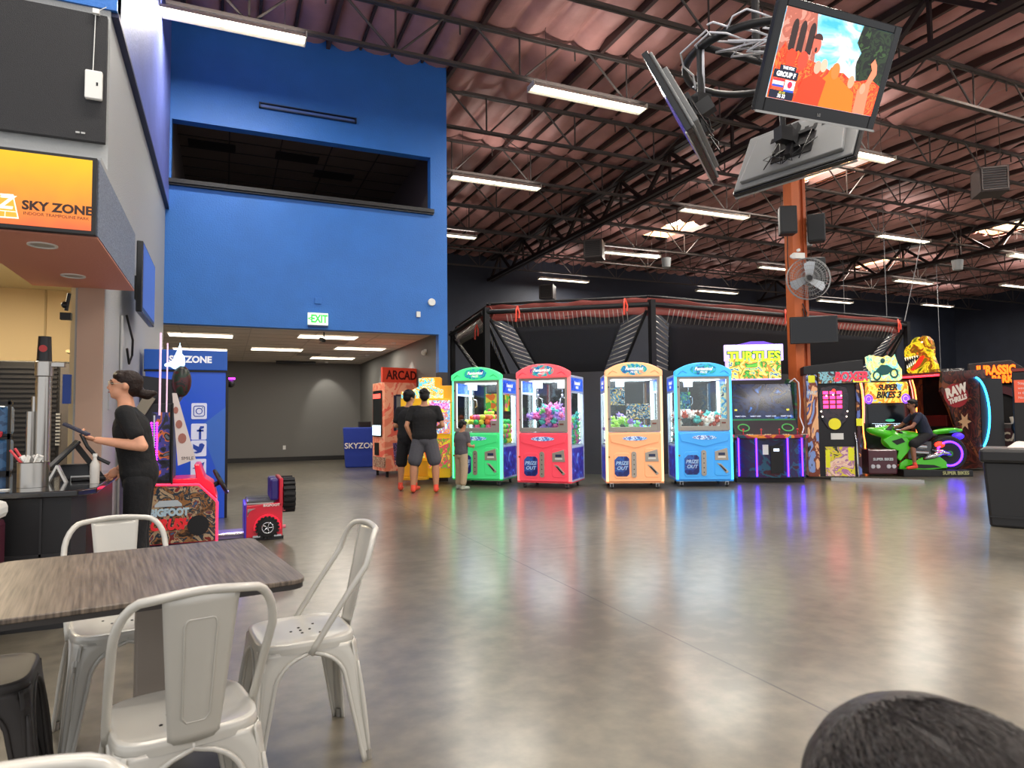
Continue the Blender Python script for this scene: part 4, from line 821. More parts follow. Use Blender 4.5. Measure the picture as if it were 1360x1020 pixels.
# ---------------------------------------------------------------- trampoline cage behind the machines
PIPE = mat('black_powder_pipe', '#17171a', .45, .3); PAD = mat('red_brown_pad', '#8c4038', .6, bump=(6, .4)); NET = mat('black_mesh', '#26262b', .75, bump=(60, .4)); SPR = mat('spring_steel', '#c8c4bc', .3, .8)
PTS = [Vector((5.94, 18.0, 0)), Vector((5.40, 13.95, 0)), Vector((8.32, 11.75, 0)), Vector((16.9, 12.2, 0)), Vector((23.5, 17.5, 0))]
struct_wall = MB()
for a, c in zip(PTS[:-1], PTS[1:]):
    q = (c-a).normalized(); n_ = Vector((-q.y, q.x, 0)); struct_wall.add([a+n_*.05, c+n_*.05, c+n_*.2, a+n_*.2, *[v+Vector((0, 0, 2.22)) for v in (a+n_*.05, c+n_*.05, c+n_*.2, a+n_*.2)]], [(0, 1, 2, 3), (7, 6, 5, 4), (0, 4, 5, 1), (1, 5, 6, 2), (2, 6, 7, 3), (3, 7, 4, 0)])
o = tag(struct_wall.build('court_barrier', CHAR), 'low black barrier wall running behind the arcade machines under the cage', 'barrier')
for i, p in enumerate(PTS):
    w_ = ['at the far left beside the blue wall', 'left, above the green claw machine', 'middle, behind the peach claw machine', 'right, behind the racing cabinet', 'farthest right'][i]
    MBp = MB().box(p.x-.06, p.x+.06, p.y-.11, p.y+.01, 0, 3.72).build('cage_post', PIPE); tag(MBp, 'upright black steel cage post '+w_, 'post', 'cage posts')
def L3(a, c, t): return a+(c-a)*t
UPV = Vector((0, 0, 1))
for bi, (a, c) in enumerate(zip(PTS[:-1], PTS[1:])):
    name = ['far-left', 'left', 'right', 'far-right'][bi]
    q = (c-a).normalized(); n_ = Vector((-q.y, q.x, 0)); L_ = (c-a).length
    t = thing('trampoline_bay', 'slanted black trampoline mat with springs and red padded rail, %s bay of cage' % name, 'trampoline', (a.x, a.y, 0), math.atan2(q.y, q.x))
    # local: x along, y away (n_), z up
    MB().cyl((.02, -.05, 3.62), (L_-.02, -.05, 3.62), .055, n=10).build('top_pipe', PIPE, t)
    MB().grid(lambda u, v: (.0+u*L_, .08+.10*math.sin(v*3.1)+.02*math.sin(u*40), 3.42+v*.36+.02*math.sin(u*23)), 60, 4).build('top_pad', PAD, t, True, solid=.03)
    MB().cyl((.0, .1, 3.82), (L_, .1, 3.82), .03, n=8).build('rear_pipe', PIPE, t)
    tl, tr, bl, br = Vector((.62, .15, 3.28)), Vector((L_-.62, .15, 3.28)), Vector((1.25, 1.0, 1.9)), Vector((L_-1.25, 1.0, 1.9))
    def bil(u, v): return tuple(L3(L3(tl, tr, u), L3(bl, br, u), v))
    MB().grid(bil, 24, 12).build('mat', NET, t, True, solid=.02)
    ql, qr = Vector((.08, .02, 3.5)), Vector((L_-.08, .02, 3.5)); pl, pr = Vector((.85, .95, 1.9)), Vector((L_-.85, .95, 1.9))
    MB().tube([ql, pl], .035, 8).build('side_pipe', PIPE, t); MB().tube([qr, pr], .035, 8).build('side_pipe', PIPE, t)
    MB().grid(lambda u, v: tuple(L3(L3(Vector((.3, .12, 3.48)), tl, v), L3(Vector((L_-.3, .12, 3.48)), tr, v), u)), 40, 1).build('top_strap', mat('dark_strap', '#201c1e', .7), t)
    k = min(int(L_/.13), 60)
    for i in range(k):
        f = (i+.5)/k; x = .45+f*(L_-.9)
        if i == 0: s0 = MB().cyl((0, -.02, 3.55), (.02, .12, 3.27), .009, n=6).build('spring', SPR, t, True); s0.location.x = x; sp = s0
        else: s1 = s0.copy(); COL.objects.link(s1); s1.location.x = x
    for side in (0, 1):
        for i in range(13):
            v = (i+.7)/13.5
            e = L3(tl, bl, v) if side == 0 else L3(tr, br, v); g = L3(ql, pl, v) if side == 0 else L3(qr, pr, v)
            MB().tube([e, g+Vector((0, 0, .05))], .011, 6).build('spring', SPR, t, True)
RIB = mat('coral_ribbon', '#f0503c', .5)
for i, (x, y, z) in enumerate([(5.95, 13.4, 3.55), (7.85, 12.0, 3.6), (12.3, 11.9, 3.6), (5.5, 14.8, 3.3), (16.5, 12.1, 3.6)]):
    b = MB(); b.tube([(x, y, z+.16), (x-.06, y-.06, z+.05), (x-.07, y-.06, z-.2)], .02, 6); b.tube([(x, y, z+.16), (x+.02, y-.06, z), (x+.0, y-.07, z-.12)], .02, 6)
    tag(b.build('ribbon', RIB), 'coral ribbon on the cage rail, '+['over the green claw machine', 'left of the middle post', 'right of the middle post near the hanging dark screen', 'at the left corner hanging low', 'at the right corner post'][i], 'ribbon', 'ribbons on the cage rail')
# ---------------------------------------------------------------- orange post with fan, speakers and screen
OP = mat('orange_wood_post', '#c4622c', .5, bump=(14, .25), var=(2, .08))
cx, cy = 10.80, 10.13
t = thing('support_post', 'tall square orange timber post rising from the floor to the black girder', 'post', (cx, cy, 0), -R(12))
MB().box(-.17, .02, -.16, .12, .12, 7.2).build('timber', OP, t, bevel=.01); MB().box(.02, .09, -.12, .10, .12, 7.2).box(.09, .16, -.16, .12, .12, 7.2).build('side_timber', mat('orange_wood_shaded', '#b0552a', .55, bump=(14, .25)), t, bevel=.008)  # side timbers repeat the wood darker, side shade put into the colour
MB().box(-.20, .20, -.20, .16, 0, .12).build('base', BLACK, t, bevel=.01)
b = MB(); b.tube([(.0, -.18, 3.5), (.08, -.2, 3.3), (.02, -.2, 3.1), (.1, -.19, 2.95), (.0, -.18, 3.4)], .012, 6); b.tube([(-.2, -.05, 5.5), (-.22, -.05, 4.4), (-.2, -.06, 3.9)], .01, 6); b.build('cable', BLACK, t)
MB().box(.12, .15, -.19, -.17, 2.0, 2.1).build('outlet', mat('orange_box', '#c8784c', .5), t)
SPKM = mat('speaker_black', '#232528', .6, bump=(120, .3))
def speaker(x, y, z, rz, lab):
    t = thing('speaker', lab, 'speaker', (x, y, z), rz, 'black speakers on the orange post')
    MB().prism([(-.14, .13), (.14, .13), (.17, -.12), (-.17, -.12)], 'z', -.28, .28).build('enclosure', mat('speaker_case', '#2e3032', .5), t, bevel=.02)
    MB().prism(rrect(-.155, .155, -.26, .26, .03), 'y', -.145, -.118).build('grille', SPKM, t, bevel=.01)
    MB().box(-.03, .03, .13, .42, -.03, .03).build('bracket', DARK, t)
speaker(10.3, 9.85, 5.12, R(-30), 'black wall speaker left of the orange post, below the hanging screens')
speaker(11.02, 9.78, 5.02, R(-50), 'black speaker right of the orange post, upper one, seen from its wired side')
speaker(11.02, 9.85, 4.15, R(-20), 'black speaker right of the orange post behind the fan')
t = thing('emergency_light', 'small white twin-head emergency light on the orange post', 'emergency light', (10.45, 9.78, 4.42), R(-15))
MB().box(-.05, .19, 0, .08, -.06, .06).build('battery_box', WHITE, t, bevel=.01); MB().cyl((-.1, .0, -.02), (-.1, -.06, -.04), .045, n=14).cyl((.03, .0, .1), (.03, -.05, .1), .03, n=14).build('lamp_head', WHITE, t)
# fan
t = thing('wall_fan', 'large round wire-cage fan mounted on the orange post', 'fan', (10.55, 9.60, 3.92), R(-32))
FM = mat('fan_steel', '#9a9c9c', .35, .6); BLm = mat('fan_blade', '#b4bcc4', .4, .3)
b = MB()
for y, s_ in ((-.10, 1), (.08, 1)):
    for k in range(1, 6): b.tube([(.41*k/5*math.cos(R(a)), y*(1-.0*k)*(1 if k < 5 else .3), .41*k/5*math.sin(R(a))) for a in range(0, 360, 12)], .004 if k < 5 else .009, 5, True)
    for a in range(0, 360, 9): b.tube([(.05*math.cos(R(a)), y, .05*math.sin(R(a))), (.33*math.cos(R(a)), y, .33*math.sin(R(a))), (.41*math.cos(R(a)), y*.2, .41*math.sin(R(a)))], .0028, 4)
b.build('wire_guard', FM, t, True)
b = MB()
for a in (205, 330, 85):
    b.prism([(0, -.03), (.10, -.085), (.34, -.11), (.36, .0), (.30, .10), (.08, .05)], 'z', -.004, .004); v = b.v[-12:]; Mx = Matrix.Rotation(R(-a), 4, 'Y') @ Matrix.Rotation(R(90-22), 4, 'X')
    b.v[-12:] = [tuple(Mx @ Vector(p)) for p in v]
b.build('blades', BLm, t); MB().cyl((0, -.07, 0), (0, .2, 0), .07, n=16).build('motor', DARK, t); MB().box(-.04, .04, .2, .36, -.05, .05).build('bracket', DARK, t)
# flat dark screen on the post
t = thing('television', 'dark switched-off television on the orange post below the fan', 'television', (10.68, 9.62, 2.92), R(-38))
MB().box(-.44, .44, 0, .06, -.27, .27).build('housing', mat('tv_plastic', '#101012', .3), t, bevel=.01); MB().box(-.41, .41, -.004, 0, -.235, .245).build('screen', mat('tv_off_screen', '#0a0b10', .12), t); MB().box(-.1, .1, .06, .3, -.08, .08).build('bracket', DARK, t)
# ---------------------------------------------------------------- hanging screens on the ring
TVB = mat('tv_black', '#131417', .25); TVG = mat('tv_back_grey', '#7d7f80', .5)
def hang_tv(loc, az, tilt, ry, lab):
    t = thing('hanging_television', lab, 'television', loc); t.rotation_mode = 'QUATERNION'
    t.rotation_quaternion = (Matrix.Rotation(-R(az), 3, 'Z') @ Matrix.Rotation(tilt, 3, 'X') @ Matrix.Rotation(ry, 3, 'Y')).to_quaternion()
    t['group'] = 'three hanging screens'
    w, h = .635, .38
    MB().box(-w, -w+.075, -.0, .05, -h, h).box(w-.075, w, 0, .05, -h, h).box(-w+.075, w-.075, 0, .05, h-.06, h).box(-w+.075, w-.075, 0, .05, -h, -h+.10).build('bezel', TVB, t, bevel=.008)
    MB().box(-w, w, -.012, .0, -h-.012, -h+.004).build('silver_lip', SILVER, t)
    b = MB(); b.box(-w+.02, w-.02, .05, .075, -h+.02, h-.02); b.prism([(-w+.1, -h+.08), (w-.1, -h+.08), (w-.16, h-.12), (-w+.16, h-.12)], 'y', .075, .12); b.build('back_cover', TVG, t, bevel=.01)
    b = MB()
    for k in range(7): b.box(-.3+k*.09, -.26+k*.09, .12, .124, .1, .16)
    b.box(-.22, .2, .12, .13, -.2, .05); b.build('vents', BLACK, t)
    MB().box(-.2, .2, .12, .15, .06, .1).box(-.2, .2, .12, .15, -.1, -.06).box(-.05, .05, .14, .30, -.06, .06).box(-.03, .03, .12, .18, -.2, .2).build('mount', DARK, t)
    b = MB(); rg = random.Random(int(az)+900)
    for k in range(5):
        x = rg.uniform(-.3, .2); b.tube([(x, .13, -.05), (x+rg.uniform(-.1, .1), .2, -.2), (x+rg.uniform(-.15, .15), .17, -.3), (x+rg.uniform(-.1, .1), .16, .05)], .005, 5)
    b.build('cables', BLACK, t, True)
    return t
tv = hang_tv((4.216, 3.559, 3.89), -1.81, .426, -.051, 'large hanging television showing a cheering orange crowd and score panel')
X0_, X1_, Z0_, Z1_ = -.56, .56, -.28, .32
def pic(name, poly, m, d=0): MB().prism(poly, 'y', -.0015-d*.0008, -.0008-d*.0008).build(name, m, scr)
def em(n, h, e=.95): return mat('tvpic_'+n, h, .3, emit=e, ecol=h)
scr = MB().box(X0_, X1_, -.001, .02, Z0_, Z1_).build('screen', art('tvpic_sky', ['#3aa0d8', '#7cc0dc', '#d8d8c8', '#5ab0dc', '#c8d8d8'], 2.4, .95, 3, const=False, rough=.15), tv)
scr.data.materials[0].node_tree.nodes['Principled BSDF'].inputs['Base Color'].default_value = (0, 0, 0, 1)
pic('picture_tree', [(.22, .32), (.56, .32), (.56, -.1), (.30, -.08), (.24, .06), (.27, .14), (.2, .2)], art('tvpic_tree', ['#0c140c', '#1c2c16', '#0a100a', '#2c4420'], 9, .9, 2), 1)
pic('picture_arch', [(-.56, .32), (-.26, .32), (-.22, .18), (-.18, .0), (-.56, -.1)], art('tvpic_brick', ['#b86a58', '#a05848', '#c88070'], 6, .9, 5), 1)
for x in (-.36, -.44, -.27): pic('picture_arch_opening', [(x-.03, .05), (x+.03, .05), (x+.03, .2)]+arc(x, .2, .03, 0, 180, 6, .06), em('arch', '#2c1c1a'), 2)
pic('picture_tent', [(-.0, -.04), (.10, .16), (.13, .06), (.20, .02), (.24, .12), (.26, -.1), (-.02, -.1)], em('tent', '#c4c4cc'), 2)
pic('picture_crowd', [(-.56, .0), (-.50, .1), (-.44, .02), (-.36, .06), (-.26, .02), (-.1, -.0), (.02, -.03), (.14, -.02), (.24, -.06), (.34, -.05), (.44, -.02), (.56, -.06), (.56, -.28), (-.56, -.28)], art('tvpic_crowd', ['#e83418', '#f04a20', '#c02c18', '#f86a28', '#d83a24', '#8c1c18'], 7, .95, 6, dist=3), 3)
pic('picture_person', [(-.1, -.28), (-.08, -.1), (-.02, -.05), (.0, .0), (.06, .01), (.09, -.05), (.2, -.1), (.30, -.14), (.33, -.28)], em('orange1', '#f46a14'), 4)
pic('picture_person', [(-.30, -.28), (-.26, -.12), (-.14, -.06), (-.02, -.1), (-.04, -.28)], em('red1', '#ee3818'), 5)
pic('picture_person', [(.34, -.28), (.33, -.12), (.40, -.05), (.43, .04), (.40, .08), (.43, .12), (.47, .08), (.49, .02), (.45, -.06), (.47, -.28)], em('arm', '#e07858'), 5)
for x, z, r_, c_ in ((-.20, .12, .042, '#c05a48'), (-.14, -.02, .035, '#e09880'), (-.08, .0, .035, '#e8a890'), (.05, -.02, .045, '#f07030'), (.24, -.07, .035, '#d09070'), (-.42, .0, .05, '#f03c20'), (-.30, .0, .05, '#f0402c'), (.38, -.1, .03, '#d88c70')):
    pic('picture_face', arc(x, z, r_, 0, 360, 14, r_*1.3)[:-1], em('face'+c_, c_), 6)
pic('picture_hair', arc(-.2, .16, .045, 0, 180, 8, .04), em('hair', '#3a1c18'), 7); pic('picture_mouth', arc(-.2, .09, .012, 0, 360, 8, .018)[:-1], em('arch', '#2c1c1a'), 7)
pic('score_header', [(-.50, -.05), (-.34, -.05), (-.34, -.085), (-.50, -.085)], em('navy', '#14182c'), 8)
pic('score_group', [(-.55, -.085), (-.31, -.085), (-.31, -.14), (-.55, -.14)], em('navy', '#14182c'), 9)
pic('flag_left', [(-.54, -.145), (-.43, -.145), (-.43, -.20), (-.54, -.20)], em('flagw', '#dcdce0'), 9); pic('flag_stripe', [(-.54, -.145), (-.43, -.145), (-.43, -.160), (-.54, -.160)], em('flagr', '#b02838'), 10); pic('flag_stripe', [(-.54, -.185), (-.43, -.185), (-.43, -.20), (-.54, -.20)], em('flagb', '#2a48a8'), 10)
pic('flag_right', [(-.42, -.145), (-.32, -.145), (-.32, -.21), (-.42, -.21)], em('flagw', '#dcdce0'), 9); pic('flag_disc', arc(-.37, -.175, .024, 0, 360, 14)[:-1], em('flagd', '#e02848'), 10)
pic('name_left', [(-.54, -.20), (-.43, -.20), (-.43, -.218), (-.54, -.218)], em('namel', '#e05030'), 9); pic('name_right', [(-.42, -.21), (-.32, -.21), (-.32, -.225), (-.42, -.225)], em('flagb', '#2a48a8'), 10)
pic('score_box', [(-.55, -.222), (-.31, -.222), (-.31, -.278), (-.55, -.278)], em('navy', '#14182c'), 8)
TW = em('white', '#f4f4f4')
text(scr, 'THIS FOX', .026, TW, (-.42, -.011, -.068), ext=.0004, bold=.001); text(scr, 'GROUP F', .045, TW, (-.43, -.011, -.113), ext=.0004, bold=.002)
text(scr, '20 | 02', .022, em('yel', '#e8d848'), (-.43, -.011, -.235), ext=.0004); text(scr, '36 33', .034, TW, (-.43, -.011, -.259), ext=.0004, bold=.001)
text(tv, 'LG', .03, SILVER, (0, -.004, -.34), ext=.001)
tv2 = hang_tv((3.53, 4.50, 3.72), 139, R(26), R(0), 'hanging television seen nearly edge-on, left one of the three, grey back towards the viewer')
MB().box(-.56, .56, -.001, .02, -.28, .32).build('screen', mat('tv_violet_reflection', '#3c3490', .2, emit=.5), tv2)  # violet reflection on the screen, put in as colour and glow
tv3 = hang_tv((5.20, 4.78, 3.86), -103, R(27), R(0), 'hanging television seen from behind below the lit one, with tangled cables on its grey back')
MB().box(-.56, .56, -.001, .02, -.28, .32).build('screen', mat('tv_violet_reflection', '#3c3490'), tv3)
rc = Vector((4.35, 4.45, 4.42))
t = thing('screen_ring', 'black pipe ring with drop poles carrying the three hanging screens', 'mount', rc)
MB().tube([(.62*math.cos(R(a)), .62*math.sin(R(a)), 0) for a in range(0, 360, 8)], .035, 8, True).tube([(-.62, 0, 0), (.62, 0, 0)], .03, 8).build('ring', PIPE, t, True)
MB().cyl((0, 0, 0), (0, 0, 4.0), .035).build('ceiling_pole', PIPE, t)
for x, y in ((-.62, .02), (0, -.58), (.55, .25)): MB().cyl((x, y, .03), (x, y, -.5), .028).box(x-.07, x+.07, y-.05, y+.05, -.55, -.42).build('drop_pole', PIPE, t)
b = MB(); rg = random.Random(5)
for k in range(6):
    a0 = rg.uniform(120, 250); r_ = .62; pts = []
    for i in range(14):
        a = a0+i*rg.uniform(6, 12); pts.append(((r_+.12*math.sin(i*.9+k))*math.cos(R(a)), (r_+.12*math.cos(i*.7+k))*math.sin(R(a)), .10*math.sin(i*.6+k*1.3)-.02*k))
    b.tube(pts, .009, 6)
b.tube([(-.6, 0, .05), (-.62, -.02, -.2), (-.56, .05, -.5)], .012, 6)
b.build('white_cable', mat('white_cable', '#d0d0d8'), t, True)
# unit heaters hanging from the roof
HEAT = mat('heater_grey', '#453b3a', .5, .4)
for i, (x, y, z, s_) in enumerate([(16.75, 9.8, 6.75, .6), (10.9, 18.4, 6.6, .6), (12.5, 25.0, 6.5, .6)]):
    t = thing('unit_heater', 'boxy grey heater hanging under the roof, '+['upper right, near the frame edge', 'small, left of the girder in the distance', 'far at the back wall'][i], 'heater', (x, y, z), R(-40), 'heaters under the roof')
    MB().box(-s_/2, s_/2, -s_/2, s_/2, -s_/2, s_/2).build('case', HEAT, t, bevel=.01)
    b = MB()
    for k in range(8): b.box(-s_*.4, s_*.4, -s_/2-.02, -s_/2, -s_*.38+k*s_*.1, -s_*.33+k*s_*.1)
    b.build('louvres', DARK, t); MB().box(-s_*.45, s_*.45, -s_/2-.03, -s_/2-.01, -s_*.45, -s_*.41).box(-s_*.45, s_*.45, -s_/2-.03, -s_/2-.01, s_*.41, s_*.45).box(-s_*.45, -s_*.41, -s_/2-.03, -s_/2-.01, -s_*.45, s_*.45).box(s_*.41, s_*.45, -s_/2-.03, -s_/2-.01, -s_*.45, s_*.45).build('frame', STL2, t)
    for sx_ in (-1, 1): MB().cyl((sx_*s_*.4, 0, s_/2), (sx_*s_*.4, 0, 8.44-z), .008, n=6).build('hanger', STL2, t)
for i, (x, y, z) in enumerate([(15.3, 13.9, 6.2), (18.9, 12.0, 5.4), (12.3, 16.5, 5.9)]):
    t = thing('hanging_speaker', 'small grey can speaker hung on wires under the roof, '+['near the second light row', 'right part of the hall', 'left of the orange post'][i], 'speaker', (x, y, z))
    MB().lathe([(.12, -.14), (.15, .14)], n=14).build('can', mat('can_grey', '#8a8c8c', .5), t, 40); MB().cyl((0, 0, .14), (0, 0, 8.44-z), .005, n=5).build('wire', STL2, t)
b = MB()
for x, y, x2, y2, z2 in [(18.6, 14, 18.6, 14, 0), (24, 20, 24, 20, 0), (30, 20, 30, 20, 0), (16.9, 12.2, 21.5, 14.5, 3.7)]:
    tag(MB().tube([(x2, y2, 8.2), (x, y, 3.75 if z2 > 1 else z2)], .012, 5).build('steel_cable', mat('cable_grey', '#77787c', .5)), 'thin grey steel cable from the roof behind the cage, '+('slanting to the corner post' if z2 > 1 else 'straight drop nearest the corner post' if x < 19 else 'straight drop in the middle' if x < 25 else 'straight drop farthest right'), 'cable', 'thin cables from the roof')
# ---------------------------------------------------------------- left side: soffit with menu screen, snack bar, counter
SOFR = mat('soffit_red_paint', '#d8917a', .6, bump=(60, .15)); SPK = mat('speckled_slate', '#77808f', .55, bump=(90, .4), var=(60, .35))
struct(MB().box(-1.5, -.745, 4.82, 6.66, 2.412, 2.9).box(-6, -1.5, 4.82, 5.9, 2.412, 2.9).build('wall_soffit', SPK))
struct(MB().box(-1.5, -.75, 4.84, 6.7, 2.4, 2.412).box(-6, -1.5, 4.84, 5.85, 2.4, 2.412).build('ceiling_soffit', SOFR))
struct(MB().box(-6, -.75, 4.9, 6.66, 2.9, 2.95).build('trim_5', GREYW))
for i, (x, y) in enumerate([(-1.1, 5.13), (-1.11, 6.14), (-1.9, 5.3)]):
    t = thing('downlight', 'round recessed downlight in the red soffit, '+['nearer one', 'farther one by the pillar', 'off to the left'][i], 'downlight', (x, y, 2.399))
    MB().lathe([(.085, 0), (.085, -.008), (.07, -.008), (.068, 0)], n=24).build('trim_ring', WHITE, t, 40); MB().lathe([(.067, -.002), (.067, -.001)], n=24).build('lens', mat('frosted_lens', '#b4aca0', .4), t)
t = thing('menu_screen', 'wide orange menu screen with SKY ZONE logo on the soffit above the bar', 'screen', (-1.55, 4.82, 2.65))
MB().box(-.82, .80, -.045, 0, -.245, .245).build('frame', BLACK, t, bevel=.004)
GRAD = bpy.data.materials.new('menu_orange_gradient'); GRAD.use_nodes = True; N = GRAD.node_tree.nodes; Lk = GRAD.node_tree.links
tc = N.new('ShaderNodeTexCoord'); sx = N.new('ShaderNodeSeparateXYZ'); cr = N.new('ShaderNodeValToRGB'); mr = N.new('ShaderNodeMapRange'); wn = N.new('ShaderNodeTexNoise'); wn.inputs['Scale'].default_value = 2.2; wn.inputs['Distortion'].default_value = 2
Lk.new(tc.outputs['Object'], sx.inputs[0]); Lk.new(tc.outputs['Object'], wn.inputs['Vector']); ad = N.new('ShaderNodeMath'); ad.operation = 'MULTIPLY_ADD'; ad.inputs[1].default_value = .12; Lk.new(wn.outputs[0], ad.inputs[0]); Lk.new(sx.outputs[2], ad.inputs[2])
mr.inputs[1].default_value = -.18; mr.inputs[2].default_value = .28; Lk.new(ad.outputs[0], mr.inputs[0]); Lk.new(mr.outputs[0], cr.inputs[0])
cr.color_ramp.elements[0].color = lin('#f2663c'); cr.color_ramp.elements[1].color = lin('#f8c018'); Lk.new(cr.outputs[0], N['Principled BSDF'].inputs['Emission Color']); N['Principled BSDF'].inputs['Emission Strength'].default_value = .9; N['Principled BSDF'].inputs['Base Color'].default_value = (0, 0, 0, 1); N['Principled BSDF'].inputs['Roughness'].default_value = .2
sc_ = MB().box(-.80, .775, -.048, -.045, -.22, .225).build('screen', GRAD, t)
INK = mat('screen_ink', '#3a1c10', .4); CRM = mat('screen_cream', '#f6dcc0', .4, emit=.8)
text(sc_, 'SKY ZONE', .075, INK, (.60, -.05, -.10), bold=.003, ext=.0006, sx=1.02); text(sc_, 'INDOOR TRAMPOLINE PARK', .026, INK, (.595, -.05, -.148), ext=.0006, sx=1.0)
MB().prism([(.21, -.19), (.405, -.185), (.375, -.04), (.24, -.045)], 'y', -.0495, -.048).build('logo_tile', CRM, sc_); MB().prism([(.22, -.182), (.397, -.177), (.37, -.048), (.246, -.053)], 'y', -.0502, -.0495).build('logo_field', mat('logo_amber', '#e8902c', .4, emit=.8), sc_)
text(sc_, 'SZ', .11, CRM, (.31, -.0505, -.095), bold=.004, ext=.0008, shear=.2)
MB().box(.22, .395, -.0515, -.0502, -.148, -.143).box(.27, .274, -.0515, -.0502, -.182, -.148).box(.335, .339, -.0515, -.0502, -.182, -.148).build('logo_grid', CRM, sc_)
# acoustic panel with white access point
t = thing('acoustic_panel', 'large black textured acoustic panel on the wall above the orange menu screen', 'wall panel', (-2.2, 6.66, 4.22)); MB().box(-1.5, 1.215, -.06, -.002, -.55, .58).build('panel', mat('black_felt', '#38383a', .95, bump=(150, .5)), t)
MB().box(1.0, 1.03, -.066, -.06, -.5, -.485).box(1.04, 1.07, -.066, -.06, -.5, -.485).build('clip', SILVER, t)
t = thing('access_point', 'white wireless box hanging on the black acoustic panel by its cable', 'network box', (-1.07, 6.58, 4.15)); MB().prism(rrect(-.065, .065, -.125, .125, .012), 'y', -.03, .015).build('case', WHITE, t, bevel=.008)
MB().box(.02, .035, -.032, -.03, -.01, .02).build('led', DARK, t); MB().tube([(-.01, .0, .12), (-.005, .005, .4), (.0, .005, .66), (.08, .0, .72)], .004, 5).build('cable', WHITE, t); MB().box(-.02, .03, -.02, .02, .64, .68).build('cable_clip', WHITE, t)
# pillar face under the soffit has the pinkish light put into its colour; bar back room
PILL = mat('pillar_pink_lit', '#b99a86', .6)
struct(MB().box(-1.17, -.975, 6.675, 6.70, 0, 2.4).build('trim_6', PILL))
b = MB(); b.box(-6, XW-.24, 9.6, 9.7, 0, 3.2); b.box(-1.26, -1.22, 6.9, 9.7, 0, 3.2); b.box(-6.1, -6, 4.8, 9.7, 0, 3.2)
struct(b.build('wall_kitchen', CREAM))
struct(MB().box(-6, -1.2, 6.9, 9.7, 2.85, 2.9).build('ceiling_kitchen', mat('kitchen_ceiling', '#d8cdb0', .7)))
struct(MB().box(-2.02, -2.0, 9.585, 9.6, 0, 2.85).build('trim_7', mat('cream_seam', '#b8a27c', .6)))
tag(MB().box(-.3, .3, -.25, .25, -.015, 0).build('ceiling_vent', mat('kitchen_vent', '#8c8060', .6), loc=(-1.75, 8.9, 2.848)), 'beige square vent in the cream kitchen ceiling', 'vent')
t = thing('kitchen_light', 'warm flat light in the kitchen ceiling', 'ceiling light', (-2.4, 7.6, 2.84)); MB().box(-.6, .6, -.3, .3, -.02, 0).build('diffuser', mat('kitchen_diffuser', '#ffffff', .4, emit=3, ecol='#ffe0ac'), t); area(t, (0, 0, -.04), 1.1, .5, 60, (1, .86, .62))
# black ice / grill cabinet with slats
t = thing('tall_cooler', 'tall black louvred cabinet behind the snack bar counter', 'cabinet', (-1.72, 8.3, 0))
MB().box(-.85, .22, 0, .8, 0, 1.88).build('case', mat('cooler_black', '#1e1c1c', .5), t, bevel=.01)
b = MB()
for k in range(26): b.box(-.62, .1, -.012, 0, .55+k*.05, .575+k*.05)
b.build('louvres', mat('louvre_black', '#2c2a2a', .4), t); MB().box(.13, .22, -.02, 0, .1, 1.86).build('edge_trim', mat('cooler_grey', '#6a6460', .4, .3), t)
b = MB()
for k in range(10): b.box(.10, .14, -.03, -.012, 1.0+k*.035, 1.02+k*.035)
b.build('vent_grid', SILVER, t)
t = thing('wall_poster', 'mauve poster with a printed face behind the counter at the left edge', 'poster', (-2.30, 8.27, 1.62)); MB().box(-.28, .12, -.01, .01, -.34, .34).build('sheet', mat('mauve_print', '#8c6660', .6), t)
MB().prism(arc(-.10, .10, .13, 0, 360, 18, .19)[:-1], 'y', -.013, -.01).build('printed_face', mat('face_print', '#a87868', .6), t); MB().prism(arc(-.10, .16, .14, 0, 180, 10, .17), 'y', -.015, -.012).build('printed_hair', mat('hair_print', '#241c1e', .6), t)
MB().box(-.16, -.12, -.016, -.013, .10, .12).box(-.06, -.02, -.016, -.013, .10, .12).box(-.12, -.07, -.016, -.013, -.02, -.005).build('printed_features', mat('feature_print', '#5c3430', .6), t)
t = thing('range_hood', 'dark metal hood at the far left above the poster', 'hood', (-2.5, 8.1, 2.0)); MB().prism([(-.3, 0), (.18, 0), (.30, .12), (.30, .15), (-.3, .15)], 'y', -.3, .2).build('canopy', DARK, t)
t = thing('snack_rack', 'wire rack with blue snack bags at the left edge of the counter', 'rack', (-1.70, 6.55, .83))
MB().box(-.3, .09, .02, .22, 0, .28).box(-.3, .09, .02, .22, .31, .55).build('bags', art('blue_bags', ['#3f6a98', '#4f7eae', '#365a84'], 6, 0, 2), t, bevel=.03)
b = MB()
for z in (.0, .28, .30, .56): b.box(-.32, .12, -.0, .02, z, z+.025)
b.box(.09, .11, 0, .02, 0, .6).build('wire_frame', DARK, t); MB().rbox((-.05, .0, .33), (.22, .03, .05), Euler((0, .1, 0))).build('red_bag', mat('red_bag', '#e0384a', .5), t, bevel=.01)
t = thing('wall_shelf', 'cream wall shelf with a small black device at the kitchen corner', 'shelf', (-1.42, 8.7, 2.02)); MB().box(-.16, .16, -.25, .25, -.03, 0).build('board', mat('shelf_cream', '#c8b488', .6), t); MB().ball((.02, 0, .05), (.07, .07, .05), 10, 8).build('device', BLACK, t, True)
t = thing('mounted_camera', 'black camera bracket on the side of the pillar above the bar', 'camera', (-1.22, 6.72, 2.15)); MB().box(-.08, .0, -.03, .03, -.03, .03).cyl((-.04, 0, .05), (-.02, 0, .2), .015).ball((-.05, 0, .1), .03, 8, 6).build('bracket', BLACK, t); MB().box(-.05, .01, -.02, .02, -.75, -.5).build('blue_tag', mat('blue_tag', '#2a4a9c', .5), t)
